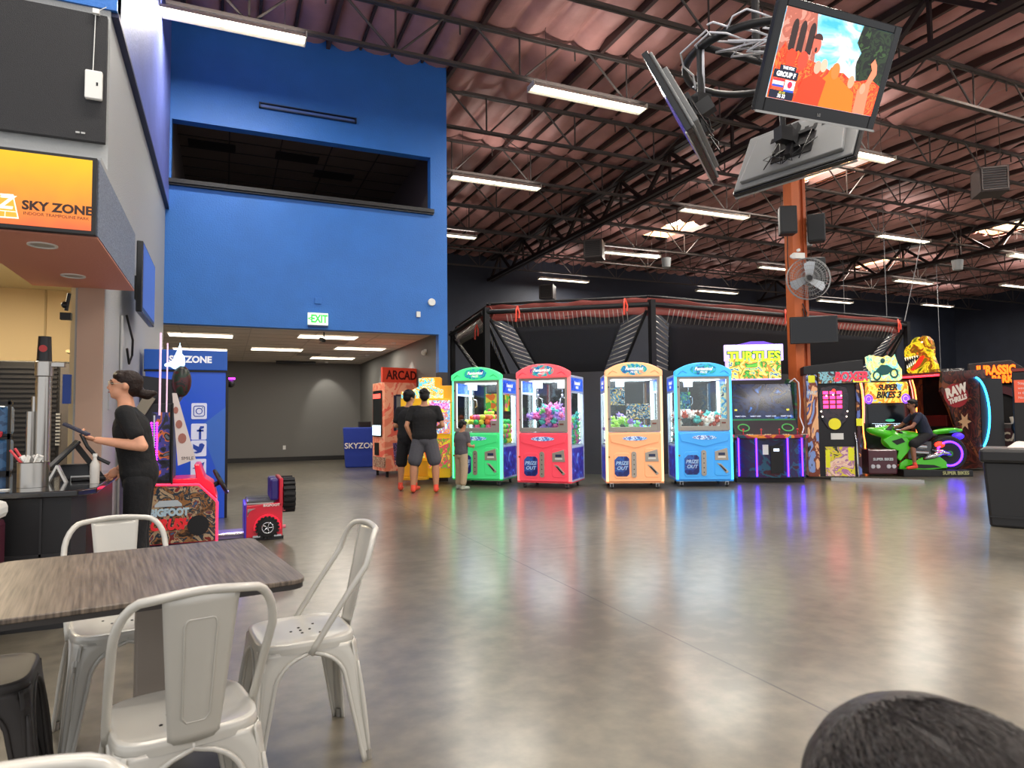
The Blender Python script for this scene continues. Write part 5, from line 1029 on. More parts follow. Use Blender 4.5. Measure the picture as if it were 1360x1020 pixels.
t = thing('wall_hooks', 'wooden hooks on the cream wall right of the black cabinet', 'hook', (-1.3, 8.2, 1.3)); MB().tube([(.06, 0, .1), (-.12, 0, .02), (-.16, 0, -.1)], .018, 6).tube([(.06, 0, -.1), (-.12, 0, -.16)], .014, 6).build('hook', mat('wood_brown', '#6a4a30', .5), t)
# dispenser tower
t = thing('cup_dispenser', 'tall stainless cup dispenser tower with black cups on the bar counter', 'dispenser', (-1.33, 6.35, .83))
MB().cyl((0, 0, 0), (0, 0, .78), .055, n=24).cyl((0, 0, .78), (0, 0, .90), .062, n=24).build('steel_tube', STEEL, t, 40, bevel=.004); MB().cyl((-.075, -.02, 0), (-.075, -.02, .50), .03, n=16).cyl((-.06, .03, .5), (-.06, .03, .62), .025, n=16).build('small_tube', STEEL, t, 40)
MB().lathe([(.052, .90), (.044, 1.10)], n=24).build('cups', mat('black_cup', '#1c1c20', .35), t, 40); MB().prism(arc(.0, 1.0, .028, 0, 360, 16)[:-1], 'y', -.056, -.049).build('cup_logo', mat('cup_logo_red', '#c83c3c', .4), t)
MB().box(.04, .14, -.03, .03, .86, .89).build('spout', STEEL, t); MB().box(-.14, .12, -.12, .12, 0, .02).build('base', DARK, t)
# counter
CTR = mat('black_counter_stone', '#121214', .08, coat=.6); CBL = mat('black_counter_front', '#1a1a1c', .4)
t = thing('bar_counter', 'glossy black snack bar counter with panelled front and angled right corner', 'counter', (0, 0, 0))
MB().prism([(-3, 4.86), (-.86, 4.86), (-.80, 4.98), (-.86, 6.5), (-3, 6.5)], 'z', 0, .79).build('body', CBL, t); MB().prism([(-3, 4.80), (-.82, 4.80), (-.74, 4.95), (-.80, 6.6), (-3, 6.6)], 'z', .79, .83).build('worktop', CTR, t, bevel=.008)
b = MB()
for x in (-2.4, -1.7, -1.02): b.box(x, x+.012, 4.845, 4.86, .08, .78)
b.box(-3, -.86, 4.845, 4.86, .42, .45).box(-3, -.86, 4.84, 4.86, 0, .08).build('panel_strips', mat('counter_strip', '#262628', .4), t)
# cart with maroon side at left
t = thing('ice_cream_freezer', 'maroon rolling freezer with white rounded lid and round cream label at the left edge', 'freezer', (-1.29, 4.42, 0), 0)
MB().box(-.35, .14, -.3, .3, .1, .70).build('body', mat('maroon_panel', '#4a1c2c', .35), t, bevel=.03); MB().box(-.36, .15, -.31, .31, .70, .80).build('lid', WHITE, t, bevel=.035)
lb = MB().prism(arc(-.02, .42, .13, 0, 360, 28)[:-1], 'y', -.308, -.3).build('label', mat('label_cream', '#e8dcc8', .5), t); text(lb, 'Dots', .10, mat('label_ink', '#2a2440', .5), (.02, -.31, .42), ext=.001, bold=.003, shear=.2)
for x in (-.27, .08): MB().cyl((x-.02, -.22, .05), (x+.02, -.22, .05), .05, n=14).build('wheel', RUBBER, t); MB().box(x-.03, x+.03, -.25, -.18, .06, .11).build('caster_fork', STEEL, t)
MB().cyl((.10, -.36, .34), (.18, -.36, .34), .025).build('handle', WHITE, t)
# things on the counter
t = thing('straw_bin', 'round stainless steel bin of wrapped utensils on the black counter', 'container', (-1.13, 5.18, .831)); MB().lathe([(.085, 0), (.085, .155), (.09, .16), (.082, .16), (.08, .01)], n=32).build('bin', STEEL, t, 40)
b = MB(); rg = random.Random(4)
for k in range(11): a = rg.uniform(0, 6.3); b.rbox((.05*math.cos(a), .05*math.sin(a), .17), (.03, .006, .07), Euler((rg.uniform(-.6, .6), rg.uniform(-.6, .6), a)))
b.build('wrapped_utensils', WHITE, t); MB().tube([(-.04, 0, .12), (-.12, -.02, .24)], .008, 6).tube([(-.03, .02, .12), (-.10, .0, .25)], .008, 6).build('red_straws', mat('red_straw', '#e05058', .4), t)
tag(MB().prism([(-.06, 0), (-.045, 0), (0, .10), (.045, 0), (.06, 0), (.005, .12), (-.005, .12)], 'y', -.03, .03).build('tent_card', WHITE, loc=(-1.05, 5.45, .831)), 'small folded white tent card beside the steel bin', 'card')
t = thing('receipt_printer', 'dark grey receipt printer on the counter beside the tent card', 'printer', (-.98, 5.72, .831)); MB().prism([(-.09, 0), (.09, 0), (.09, .06), (.0, .11), (-.09, .11)], 'x', -.09, .09).build('case', mat('printer_grey', '#3c3e42', .5), t, bevel=.01); MB().box(-.02, .12, -.12, -.09, .0, .03).build('tray', WHITE, t)
t = thing('payment_terminal', 'black touch-screen till tilted on its stand on the counter', 'till', (-.92, 5.62, .831), R(-90+14))
MB().box(-.12, .12, -.08, .12, 0, .02).build('foot', BLACK, t, bevel=.005); MB().prism([(.08, .02), (.12, .02), (-.04, .26), (-.08, .26)], 'x', -.05, .05).build('stand', BLACK, t); MB().rbox((0, -.12, .19), (.30, .02, .24), Euler((R(-42), 0, 0))).build('screen', mat('till_black', '#0e0e12', .2), t, bevel=.006)
t = thing('water_bottle', 'clear drink bottle standing at the counter end by the staff member', 'bottle', (-.80, 5.25, .831)); MB().lathe([(.028, 0), (.03, .1), (.028, .13), (.012, .16), (.012, .18)], n=16).build('bottle', mat('milky_clear', '#c8c4bc', .15, spec=.8), t, 40); MB().lathe([(.014, .18), (.014, .2)], n=12).build('cap', WHITE, t)
tag(MB().box(-.04, .04, -.02, .02, 0, .006).build('paper_slip', WHITE, loc=(-1.25, 5.0, .831)), 'small white paper slip lying on the black counter at left', 'paper')
# wall television, conduit, outlet plates, papers on left wall
t = thing('wall_television', 'tall flat television tilted out from the grey wall beside the soffit', 'television', (-.85, 8.0, 2.72), R(90+4))
MB().box(-.62, .62, -.03, .03, -.36, .36).build('housing', TVB, t, bevel=.01); MB().box(-.58, .58, -.034, -.03, -.31, .33).build('screen', mat('wall_tv_screen', '#3c4a84', .2, emit=.35, ecol='#5468b8'), t); MB().box(-.1, .1, .03, .10, -.15, .1).build('bracket', DARK, t)
t.rotation_euler = (0, 0, R(90)); t.location = (-.80, 8.15, 2.70)
b = MB(); b.tube([(-.95, 7.9, 2.35), (-.9, 8.0, 2.1), (-.92, 8.15, 1.95), (-.93, 8.0, 1.85), (-.94, 7.9, 2.0)], .012, 6); tag(b.build('cable_loop', BLACK), 'black cable loop hanging under the wall television', 'cable')
tag(MB().cyl((-.955, 7.6, .2), (-.955, 7.6, 2.3), .014).build('conduit', SILVER), 'thin grey conduit running down the left wall below the television', 'pipe')
tag(MB().box(-.97, -.96, 6.95, 7.12, 1.35, 1.62).build('wall_notice', mat('notice_grey', '#a8acb0', .5)), 'pale grey sticker notice on the left wall behind the staff member', 'notice')
# ---------------------------------------------------------------- blue wall fittings
t = thing('exit_sign', 'green on white EXIT sign on the blue wall above the corridor opening', 'exit sign', (1.555, 12.58, 3.08)); MB().box(-.18, .18, -.05, 0, -.11, .115).build('case', mat('exit_white', '#e8f0dc', .4, emit=.5, ecol='#e8ffd8'), t, bevel=.006); MB().box(-.18, .18, -.05, 0, -.14, -.11).build('base', mat('exit_navy', '#1c3068', .5), t)
text(t, 'EXIT', .20, mat('exit_green', '#28c850', .4, emit=.7), (.02, -.052, 0), bold=.006, ext=.002, sx=.72); text(t, '<', .12, mat('exit_green', '#28c850'), (-.145, -.052, 0), bold=.003, ext=.002)
tag(MB().cyl((3.73, 12.6, 3.53), (3.73, 12.55, 3.53), .075, n=24).build('smoke_detector', WHITE, None, 40, bevel=.01), 'round white detector on the blue wall near its right edge', 'detector')
tag(MB().box(3.42, 3.50, 12.56, 12.6, 3.22, 3.33).build('thermostat', WHITE, None, bevel=.006), 'small white box on the blue wall below the round detector', 'thermostat')
tag(MB().box(1.50, 1.61, 12.57, 12.6, 3.37, 3.48).build('junction_box', BLUE, None, bevel=.004), 'small square box painted blue above the exit sign', 'box')
t = thing('wall_light_bar', 'thin dark rectangular light frame on the blue wall above the upper opening', 'light fitting', (1.38, 12.59, 6.93), 0); MB().box(-.87, .87, -.05, 0, .035, .05).box(-.87, .87, -.05, 0, -.05, -.035).box(-.87, -.85, -.05, 0, -.05, .05).box(.85, .87, -.05, 0, -.05, .05).build('frame', mat('dark_navy_metal', '#1c2438', .4), t)
MB().box(-.84, .84, -.02, 0, -.02, .02).build('tube', mat('dim_blue_tube', '#4a68a8', .4), t)
t = thing('ceiling_camera', 'black camera hanging from the corridor ceiling behind the header', 'camera', (1.75, 13.2, 2.93)); MB().cyl((0, 0, 0), (0, 0, -.1), .012).rbox((-.03, 0, -.15), (.06, .16, .06), Euler((.3, 0, .3))).build('body', BLACK, t)
t = thing('projector_rail', 'black rail hung near the corridor end wall ceiling', 'rail', (1.9, 20.3, 2.9)); MB().box(-.55, .55, -.05, .05, -.04, .04).build('bar', BLACK, t)
tag(MB().box(1.6, 1.68, 20.88, 20.9, .35, .47).build('wall_outlet', WHITE), 'white wall outlet low on the end wall of the corridor', 'outlet')
tag(MB().box(5.72, 5.82, 13.2, 13.24, .8, .95).build('wall_outlet', WHITE), 'grey outlet box on the dark barrier between the red and peach claw machines', 'outlet')
# ---------------------------------------------------------------- blue kiosk with social icons
KB = art('kiosk_blue', ['#2a5cc4', '#2456c8', '#2c50d8', '#3048e0'], .5, .12, 2, const=False)
t = thing('info_stand', 'tall blue SKY ZONE kiosk with four white social icon tiles', 'kiosk', (-.44, 9.30, .2375), 0); t.scale = (.775, .8, .81)
MB().box(-.60, .58, 0, .5, -.293, 2.02).build('cabinet_body', KB, t, bevel=.01); MB().box(-.62, .60, -.04, .54, 2.03, 2.34).build('header', mat('header_blue', '#2058b4', .4, emit=.08), t, bevel=.01); MB().box(-.62, .60, -.02, .5, 2.0, 2.03).box(.58, .62, .0, .55, -.293, 2.0).build('black_edge', BLACK, t)
text(t, 'SKYZONE', .14, mat('kiosk_white', '#f0f4fa', .4, emit=.2), (.05, -.045, 2.19), bold=.006, ext=.002, sx=1.0)
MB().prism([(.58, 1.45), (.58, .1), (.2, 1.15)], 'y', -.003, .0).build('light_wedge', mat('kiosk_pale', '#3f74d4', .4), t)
IW = mat('icon_white', '#d8dcf0', .4, emit=.15); IB = mat('icon_blue', '#2c50b8', .4)
for k, z in enumerate((1.39, 1.07, .81, .52)):
    ti = MB().prism(rrect(.07, .30, z-.125, z+.125, .02), 'y', -.012, -.003).build('icon_tile', IW, t)
    b = MB(); cxx = .185
    if k == 0:
        b.tube([(cxx+.045*math.cos(a*.35), -.014, z+.045*math.sin(a*.35)) for a in range(18)], .007, 5, True); b.tube([(x, -.014, zz) for x, zz in rrect(cxx-.08, cxx+.08, z-.08, z+.08, .03)], .007, 5, True); b.ball((cxx+.05, -.014, z+.05), .009, 6, 5)
    elif k == 1: b.box(cxx+.0, cxx+.035, -.016, -.012, z-.12, z+.04).prism([(cxx, z+.04), (cxx+.02, z+.085), (cxx+.075, z+.085), (cxx+.075, z+.055), (cxx+.035, z+.04)], 'y', -.016, -.012).box(cxx-.03, cxx+.07, -.016, -.012, z-.0, z+.03)
    elif k == 2: b.prism([(cxx-.09, z-.06), (cxx-.02, z-.045), (cxx-.08, z+.0), (cxx-.085, z+.07), (cxx-.0, z+.025), (cxx+.01, z+.07), (cxx+.05, z+.08), (cxx+.09, z+.05), (cxx+.07, z+.0), (cxx+.04, z-.06), (cxx-.03, z-.08)], 'y', -.016, -.012)
    else: b.prism([(cxx-.09, z-.02), (cxx+.09, z+.08), (cxx+.05, z-.08), (cxx+.01, z-.045), (cxx-.02, z-.085), (cxx-.03, z-.03)], 'y', -.016, -.012)
    b.build('icon', IB, ti)
t = thing('marker_lamp', 'short magenta light bar on a black bracket right of the blue kiosk', 'lamp', (-.02, 9.45, 1.78)); MB().box(.0, .14, -.02, .02, 0, .02).build('light_bar', mat('magenta_led', '#e040ff', .4, emit=6, ecol='#d020ff'), t); MB().ball((.09, 0, -.06), .05, 8, 6).build('bracket', BLACK, t)
# ---------------------------------------------------------------- monster truck driving game (profile, player faces left)
RGL = mat('red_glow_edge', '#ff3a5c', .4, emit=1.6, ecol='#ff2a4c'); BFA = art('truck_print', ['#1c1614', '#4c3220', '#8c6038', '#24303c', '#a89070', '#74221c', '#3c5a78'], 6, .08, 3, dist=2)
t = thing('driving_game', 'red monster-truck driving game seen from its printed side with BIGFOOT CRUSH art', 'arcade machine', (-.06, 7.42, 0), 0); t_bf = t
SP_ = [(-.72, .03), (0, .03), (0, .43), (-.17, .60), (-.72, .62)]
MB().prism(SP_, 'y', 0, .7).build('cabinet_body', mat('truck_red', '#c8142c', .3, coat=.4), t); MB().prism([(-.71, .04), (-.012, .04), (-.012, .42), (-.175, .59), (-.71, .61)], 'y', -.012, -.002).build('side_print', BFA, t)
MB().tube([(x, -.012, z) for x, z in [(-.72, .625), (-.17, .605), (-.03, .46), (.0, .42), (.0, .03)]], .012, 6).build('edge_light', RGL, t)
text(t, 'BIGFOOT', .095, mat('bigfoot_letter', '#a8c0cc', .4, emit=.1), (-.43, -.016, .34), bold=.006, ext=.004, sx=.85); text(t, 'CRUSH', .14, mat('crush_letter', '#d02830', .4, emit=.2), (-.42, -.018, .22), bold=.008, ext=.004, sx=.8, shear=.25)
b = MB(); b.lathe([(.10, -.01), (.10, .0)], n=20); b.v = [(v[0]-.17, -.016+v[2], v[1]+.2) for v in b.v]; b.build('tyre_print', mat('tyre_print', '#16161a', .5), t)
b = MB(); b.prism([(-.56, .42), (-.52, .46), (-.36, .46), (-.32, .42), (-.32, .40), (-.56, .40)], 'y', -.018, -.012); b.build('truck_outline', mat('truck_white_print', '#b8c4cc', .5), t)
MB().box(-.72, -.42, .0, .7, .62, 1.42).build('monitor_tower', mat('tower_black', '#17171c', .35), t, bevel=.01); MB().box(-.60, -.44, -.008, 0, .66, 1.33).build('tower_print', art('tower_print', ['#141418', '#22242c', '#3a3a78', '#b0602c', '#1c1c20', '#585c64'], 5, .2, 9), t)
b = MB()
for r in range(22):
    for c in range(2): b.ball((-.60+c*.05, -.02, .72+r*.024), .009, 6, 4)
b.build('led_rows', mat('magenta_led', '#e040ff'), t); MB().cyl((-.575, -.03, .62), (-.575, -.03, 1.30), .012).build('pole', CHROME, t)
MB().rbox((-.66, -.02, 1.40), (.10, .05, .20), Euler((0, .5, 0))).build('bent_plate', mat('beige_plate', '#8c8474', .5), t)
MB().prism([(-.72, 1.42), (-.40, 1.42), (-.32, 1.56), (-.42, 1.66), (-.72, 1.7)], 'y', .1, .6).build('top_hood', mat('tower_black', '#17171c'), t)
MB().ball((-.34, .0, 1.64), (.09, .06, .16), 14, 10).build('dark_wreath', art('wreath_print', ['#161c1a', '#1c3024', '#48181c', '#141816'], 8, 0, 4), t, True)
b = MB(); b.cyl((-.53, -.02, 1.30), (-.53, -.02, 2.12), .010, n=8).cyl((-.47, -.0, 1.30), (-.47, -.0, 2.02), .007, n=8); b.build('antenna_tube', mat('pink_white_led', '#e8c0d8', .4, emit=.5), t)
fg = blob([('c', (-.40, .0, 1.80), .04, (-.36, 0, 1.95), .025), ('c', (-.36, 0, 1.95), .02, (-.36, 0, 2.03), .006), ('c', (-.40, 0, 1.82), .03, (-.48, 0, 1.80), .02), ('e', (-.33, 0, 1.84), (.02, .03, .07))], 'lit_figurine', mat('icy_led', '#d8f0ff', .4, emit=1.8, ecol='#c0e8ff'), t, .012, 3)
st = MB().prism([(-.42, 1.52), (-.38, 1.52), (-.20, .86), (-.36, .80)], 'y', -.04, -.035).build('photo_strip', mat('strip_white', '#e0d4d0', .5), t)
for k in range(3): MB().prism(arc(-.385+k*.03, 1.35-k*.14, .022+k*.008, 0, 360, 12, .035+k*.008)[:-1], 'y', -.043, -.040).build('strip_picture', mat('strip_photo', '#a86c60', .5), st)
text(st, 'SMILE', .045, mat('strip_ink', '#3c3438', .5), (-.275, -.041, .87), ext=.001)
MB().box(-.42, -.405, -.045, 0, .62, 1.42).build('black_edge', BLACK, t)
MB().prism([(-.42, .62), (-.17, .60), (.0, .44), (-.04, .60), (-.12, .66), (-.17, .80), (-.22, .80), (-.20, .66), (-.42, .66)], 'y', .1, .6).build('dash_hood', mat('hot_red', '#e8183c', .3, coat=.4, emit=.25), t, bevel=.01)
b = MB(); b.v = []; b.tube([(.13*math.cos(R(a)), .13*math.sin(R(a)), 0) for a in range(0, 360, 15)], .018, 8, True); b.cyl((0, 0, -.02), (0, 0, .02), .04).box(-.12, .12, -.015, .015, -.008, .008).box(-.015, .015, -.12, .0, -.008, .008); b.cyl((0, 0, -.02), (0, 0, -.14), .025)
sw = b.build('steering_wheel', mat('wheel_black', '#1a1a1c', .5), t, True); sw.location = (.03, .28, .60); sw.rotation_euler = (0, R(62), 0)
MB().box(-.05, .28, .12, .5, .02, .06).build('footboard', mat('violet_floor', '#8c84a8', .4, .4), t); MB().cyl((-.02, .1, .07), (.30, .1, .07), .015, n=8).build('rail', CHROME, t)
area(t, (.15, .3, .5), .2, .2, 2.2, (.45, .35, 1)); 
# the seat of the game
t = thing('game_seat', 'red and violet two-person game seat with truck wheels on the side and spare tyre behind', 'seat', (.36, 7.42, 0), 0)
RED = mat('seat_red', '#c81430', .3, coat=.4, emit=.06); VP = mat('seat_violet', '#3c2c98', .35, emit=.12)
MB().prism([(-.15, .03), (.21, .03), (.21, .34), (.20, .38), (-.15, .36)], 'y', 0, .58).build('base', RED, t, bevel=.01); MB().box(-.165, -.14, .0, .58, .03, .37).build('front_panel', VP, t, bevel=.006); MB().box(.175, .215, .0, .58, .34, .63).build('backboard', RED, t, bevel=.008); MB().box(-.14, .22, .0, .58, 0, .03).build('foot', BLACK, t)
MB().box(-.08, .20, -.004, 0, .03, .05).build('chrome_lip', CHROME, t)
for i, y in enumerate((.02, .31)):
    MB().box(-.14, .14, y, y+.25, .37, .405).build('seat_cushion', mat('cushion_black', '#202024', .5), t, bevel=.015); MB().box(-.14, .12, y-.004, y, .37, .385).build('piping', SILVER, t); MB().box(.09, .17, y, y+.24, .40, .62).build('back_cushion', mat('cushion_violet', '#2a2260', .45, emit=.08, ecol='#3c2c98'), t, bevel=.02)
def tyre(name, c, R_, w, axis, par):
    b = MB(); b.lathe([(R_*.55, -w/2), (R_*.92, -w/2), (R_, -w*.3), (R_, w*.3), (R_*.92, w/2), (R_*.55, w/2)], n=28)
    for k in range(18):
        a = 2*math.pi*k/18; b.rbox((R_*1.0*math.cos(a), R_*1.0*math.sin(a), 0), (.03*R_/.11, .022*R_/.11, w), Euler((0, 0, a)))
    Mx = Matrix.Translation(c) @ (Matrix.Rotation(R(90), 4, 'X') if axis == 'y' else Matrix.Rotation(R(90), 4, 'Y')); b.v = [tuple(Mx @ Vector(v)) for v in b.v]
    return b.build(name, RUBBER, par)
o = tyre('side_wheel', (.06, -.02, .13), .105, .05, 'y', t)
b = MB(); b.tube([(.06+.055*math.cos(a*.35), -.05, .13+.055*math.sin(a*.35)) for a in range(18)], .008, 6, True)
for k in range(5): b.tube([(.06, -.048, .13), (.06+.055*math.cos(k*1.257), -.05, .13+.055*math.sin(k*1.257))], .007, 5)
b.build('rim', CHROME, o, True)
MB().prism(arc(.06, .13, .135, -10, 190, 16) + arc(.06, .13, .112, 190, -10, 16), 'y', -.03, .0).build('fender', mat('fender_red', '#e8203c', .3, emit=.3), t)
for y in (.14, .42): tyre('spare_tyre', (.28, y, .44), .16, .12, 'x', t)
text(t, 'BIGFOOT', .035, WHITE, (.10, -.006, .355), ext=.002, bold=.001, sx=1.1)
b = MB()
for k in range(5): b.prism([(-.13+k*.016, .33), (-.12+k*.016, .33), (-.13+k*.0, .25+k*.012), (-.135+k*.0, .25+k*.012)], 'y', -.004, 0)
b.build('stripes', SILVER, t); MB().cyl((.215, .05, .12), (.245, .05, .12), .02).cyl((.215, .05, .30), (.24, .05, .30), .02).build('tail_lamp', mat('pink_tail', '#e88090', .4), t)
# ---------------------------------------------------------------- waste bin at right
t = thing('waste_bin', 'large black plastic waste bin with white cloth on top at the right edge', 'bin', (8.12, 4.55, 0), R(-62)); t.scale = (1, 1, .87)
MB().prism([(-.30, 0), (.45, 0), (.50, .82), (-.34, .82)], 'y', -.30, .35).build('body', mat('bin_black', '#1b1b1d', .45), t, bevel=.03); MB().box(-.37, .53, -.34, .39, .80, .98).build('lid', mat('bin_black', '#1b1b1d'), t, bevel=.04); MB().box(-.30, .46, -.315, -.30, .12, .14).build('ridge', DARK, t)
MB().box(.2, .5, -.36, -.31, .0, .55).build('pedal_bracket', BLACK, t, bevel=.01)
def cl(u, v): x = -.12+.62*u; y = -.1+.35*v; return (x, y, .857+.10*math.sin(math.pi*u)*math.sin(math.pi*v)*(1+.4*math.sin(u*17)+.3*math.cos(v*14+u*6)))
tag(MB().grid(cl, 24, 16).build('cloth', mat('cloth_white', '#e4d4cc', .8), None, True, solid=.01), 'crumpled pinkish white cloth lying on the black waste bin', 'cloth').matrix_world = Matrix.Translation((8.12, 4.55, .0)) @ Matrix.Rotation(R(-62), 4, 'Z')
# ---------------------------------------------------------------- table and metal chairs
def wood_mat():
    M = bpy.data.materials.new('grey_brown_laminate'); M.use_nodes = True; N = M.node_tree.nodes; L = M.node_tree.links; b = N['Principled BSDF']
    tc = N.new('ShaderNodeTexCoord'); mp = N.new('ShaderNodeMapping'); mp.inputs['Scale'].default_value = (38, 1.3, 4); L.new(tc.outputs['Object'], mp.inputs['Vector'])
    n = N.new('ShaderNodeTexNoise'); n.inputs['Scale'].default_value = 3; n.inputs['Detail'].default_value = 9; n.inputs['Distortion'].default_value = .12; L.new(mp.outputs[0], n.inputs['Vector'])
    cr = N.new('ShaderNodeValToRGB'); E = cr.color_ramp.elements; E[0].position = .32; E[0].color = lin('#40372f'); E[1].position = .68; E[1].color = lin('#7a6c5e'); L.new(n.outputs[0], cr.inputs[0]); L.new(cr.outputs[0], b.inputs['Base Color'])
    b.inputs['Roughness'].default_value = .38; bp = N.new('ShaderNodeBump'); bp.inputs['Strength'].default_value = .12; bp.inputs['Distance'].default_value = .003; L.new(n.outputs[0], bp.inputs['Height']); L.new(bp.outputs[0], b.inputs['Normal'])
    return M
t = thing('cafe_table', 'square grey-brown laminate table with rounded corners on a flat pedestal', 'table', (-.245, 2.555, 0), R(8.5))
MB().prism(rrect(-.43, .43, -.435, .435, .05), 'z', .737, .752).build('tabletop', wood_mat(), t, 30, bevel=.003); MB().prism(rrect(-.427, .427, -.432, .432, .05), 'z', .722, .737).build('edge_band', mat('table_edge', '#2a2624', .5), t, 30)
PEDM = mat('pedestal_brown', '#8c8278', .45)
MB().box(-.02, .07, -.05, .05, .02, .70).build('pedestal', PEDM, t, bevel=.008); MB().box(-.2, .2, -.2, .2, .70, .722).build('top_plate', DARK, t); MB().prism(rrect(-.28, .28, -.28, .28, .06), 'z', 0, .015).build('base_plate', DARK, t, bevel=.004)
CH_W = mat('white_enamel_metal', '#c4c1b8', .32, .15, coat=.25, var=(3, .05)); CH_G = mat('gunmetal_enamel', '#35312f', .5, .2)
def leg_mb(sx, sy):
    """one folded sheet leg with its half arches; corner at (sx,sy)"""
    b = MB(); zt = .425; nz = 26
    def C(z): k = .172+(.215-.172)*(1-z/zt); return k
    def wdt(z):
        k = C(z)
        if z < .30: return .030+.030*(z/.30)
        u = min(1, (z-.30)/.105); return .060+(k-.060)*(1-math.sqrt(max(0, 1-u*u)))
    for ax in (0, 1):
        vs = []; rim = []
        for i in range(nz+1):
            z = zt*(i/nz)**.9; k = C(z); w = wdt(z)
            for j in range(5):
                u = j/4; r_ = .022; a = k - w*u
                # rounded corner near u=0
                off = r_*(1-min(1, (w*u)/r_))**2
                p = (sx*a, sy*(k-off), z) if ax == 0 else (sx*(k-off), sy*a, z)
                vs.append(p)
            rim.append(vs[-1])
        b.add(vs, [(i*5+j, (i+1)*5+j, (i+1)*5+j+1, i*5+j+1) for i in range(nz) for j in range(4)])
        b.tube(rim, .0065, 6)
    # pressed groove down the corner
    b.tube([(sx*(C(z)-.006), sy*(C(z)-.006), z) for z in [.02+.33*i/10 for i in range(11)]], [.004+.007*math.sin(math.pi*i/10) for i in range(11)], 6)
    return b
def metal_chair(name, M_, back=True):
    t = thing(name, '', 'chair' if back else 'stool')
    hw = .178
    def seat(u, v):
        # superellipse plan, slightly dished
        a = 2*math.pi*u; n_ = 4.5; c, s_ = math.cos(a), math.sin(a); rr_ = (abs(c)**n_+abs(s_)**n_)**(-1/n_)
        prof = [(0, .441), (.5, .442), (.82, .447), (.93, .452), (.985, .448), (1.0, .436), (1.0, .415)]
        f = v*6; i = min(5, int(f)); q = f-i; r_ = prof[i][0]+(prof[i+1][0]-prof[i][0])*q; z = prof[i][1]+(prof[i+1][1]-prof[i][1])*q
        return (hw*rr_*c*r_, hw*rr_*s_*r_, z)
    s_ = MB().grid(seat, 64, 24).build('seat', M_, t, True)
    b = MB()
    for x, y in ((0, 0), (.035, .0), (-.035, .0), (0, .035), (0, -.035), (.06, .06), (-.06, .06)): b.cyl((x, y, .4405), (x, y, .4435), .005, n=8)
    b.build('drain_holes', mat('hole_dark', '#1c1a18', .8), s_)
    for sx_ in (-1, 1):
        for sy_ in (-1, 1):
            l = leg_mb(sx_, sy_).build('leg', M_, t, True, solid=.003); MB().cyl((sx_*.204, sy_*.204, 0), (sx_*.202, sy_*.202, .035), .013, .014, 12).build('foot_cap', mat('grey_foot', '#8c8880', .6) if M_ is CH_W else DARK, l, 40)
    if back:
        w = .168
        pts = [(-.180, -.0, .405), (-.183, .02, .44), (-.186, .10, .56), (-.188, .20, .70)] + [(-.188+.07*(1-math.cos(R(a))), .20+.06*a/90, .70+.118*math.sin(R(a))) for a in range(15, 91, 15)]
        cr_ = [(-.118+.236*i/8, .262+.006*math.sin(math.pi*i/8), .818+.010*math.sin(math.pi*i/8)) for i in range(1, 8)]
        full = pts+cr_+[(-x, y, z) for x, y, z in pts[::-1]]
        MB().tube(full, .0115, 10).build('back_frame', M_, t, True)
        def sp(u, v):
            wd = .060+.030*v; x = -wd+2*wd*u; y = .172+.088*v+.012*math.cos(math.pi*(u-.5)); z = .432+.388*v
            return (x, y+.006*math.exp(-((u-.5)/.3)**4)*0, z)
        k = MB().grid(sp, 10, 16).build('splat', M_, t, True, solid=.004)
        o_ = []
        for x, z in [(-.033, .18), (-.038, .78)] + [(-.038+.012*(1-math.cos(R(a))), .78+.06*math.sin(R(a))) for a in (30, 60, 90)] + [(.026, .84)] + [(.026+.012*math.sin(R(a)), .78+.06*math.cos(R(a))) for a in (30, 60, 90)] + [(.033, .18), (.022, .14), (-.022, .14)]:
            o_.append((x, .172+.088*z+.0125, .432+.388*z))
        MB().tube(o_, .0028, 5, True).build('pressed_rib', M_, k, True)
        k.data.update()
    return t
ch = metal_chair('metal_chair', CH_W); 
spots = [((-.10, 2.10), 192, 'white metal chair in front of the table, its back towards the viewer'), ((.275, 2.70), -84, 'white metal chair at the right side of the table, turned sideways'),
         ((-.37, 3.12), 14, 'white metal chair at the far side of the table, backed against the bar side'), ((-.235, .735), 8, 'white metal chair nearest the viewer, only its back rail in view')]
for i, ((x, y), a, l) in enumerate(spots):
    c = ch if i == 0 else copy_tree(ch); c.location = (x, y, 0); c.rotation_euler = (0, 0, R(a)); tag(c, l, 'chair', 'white metal chairs round the table')
c = metal_chair('metal_stool', CH_G, False); c.location = (-.735, 2.66, 0); c.rotation_euler = (0, 0, R(6)); tag(c, 'dark gunmetal stool without a back at the left edge of the table', 'stool')
# ---------------------------------------------------------------- people
def V(*a): return Vector(a)
def hand(b, w, d, n, k=1.0, curl=.4, thumb=1):
    """palm and five bent fingers; w wrist, d pointing direction, n palm normal (fingers curl to n)"""
    d = d.normalized(); n = (n-d*n.dot(d)).normalized(); s_ = d.cross(n)*thumb
    Q = Matrix((s_, d, n)).transposed(); b.ball(w+d*.045*k, (.038*k, .05*k, .016*k), 10, 8, rot=Q)
    for i, (o, L_) in enumerate(((-.026, .062), (-.009, .074), (.009, .070), (.026, .055))):
        p = w+d*.082*k+s_*(-o)*k; c = curl; seg = L_*k/3; q = [p]
        for j in range(3): a = c*(j+.5); q.append(q[-1]+(d*math.cos(a)+n*math.sin(a))*seg)
        b.tube(q, [.0088*k, .0082*k, .0075*k, .006*k], 8); b.ball(q[-1], .0062*k, 8, 6)
    p = w+d*.03*k+s_*.03*k; q = [p, p+(s_*.7+d*.6+n*.25)*.03*k, p+(s_*.85+d*1.5+n*.6)*.032*k]; b.tube(q, [.012*k, .010*k, .008*k], 8); b.ball(q[-1], .008*k, 8, 6)
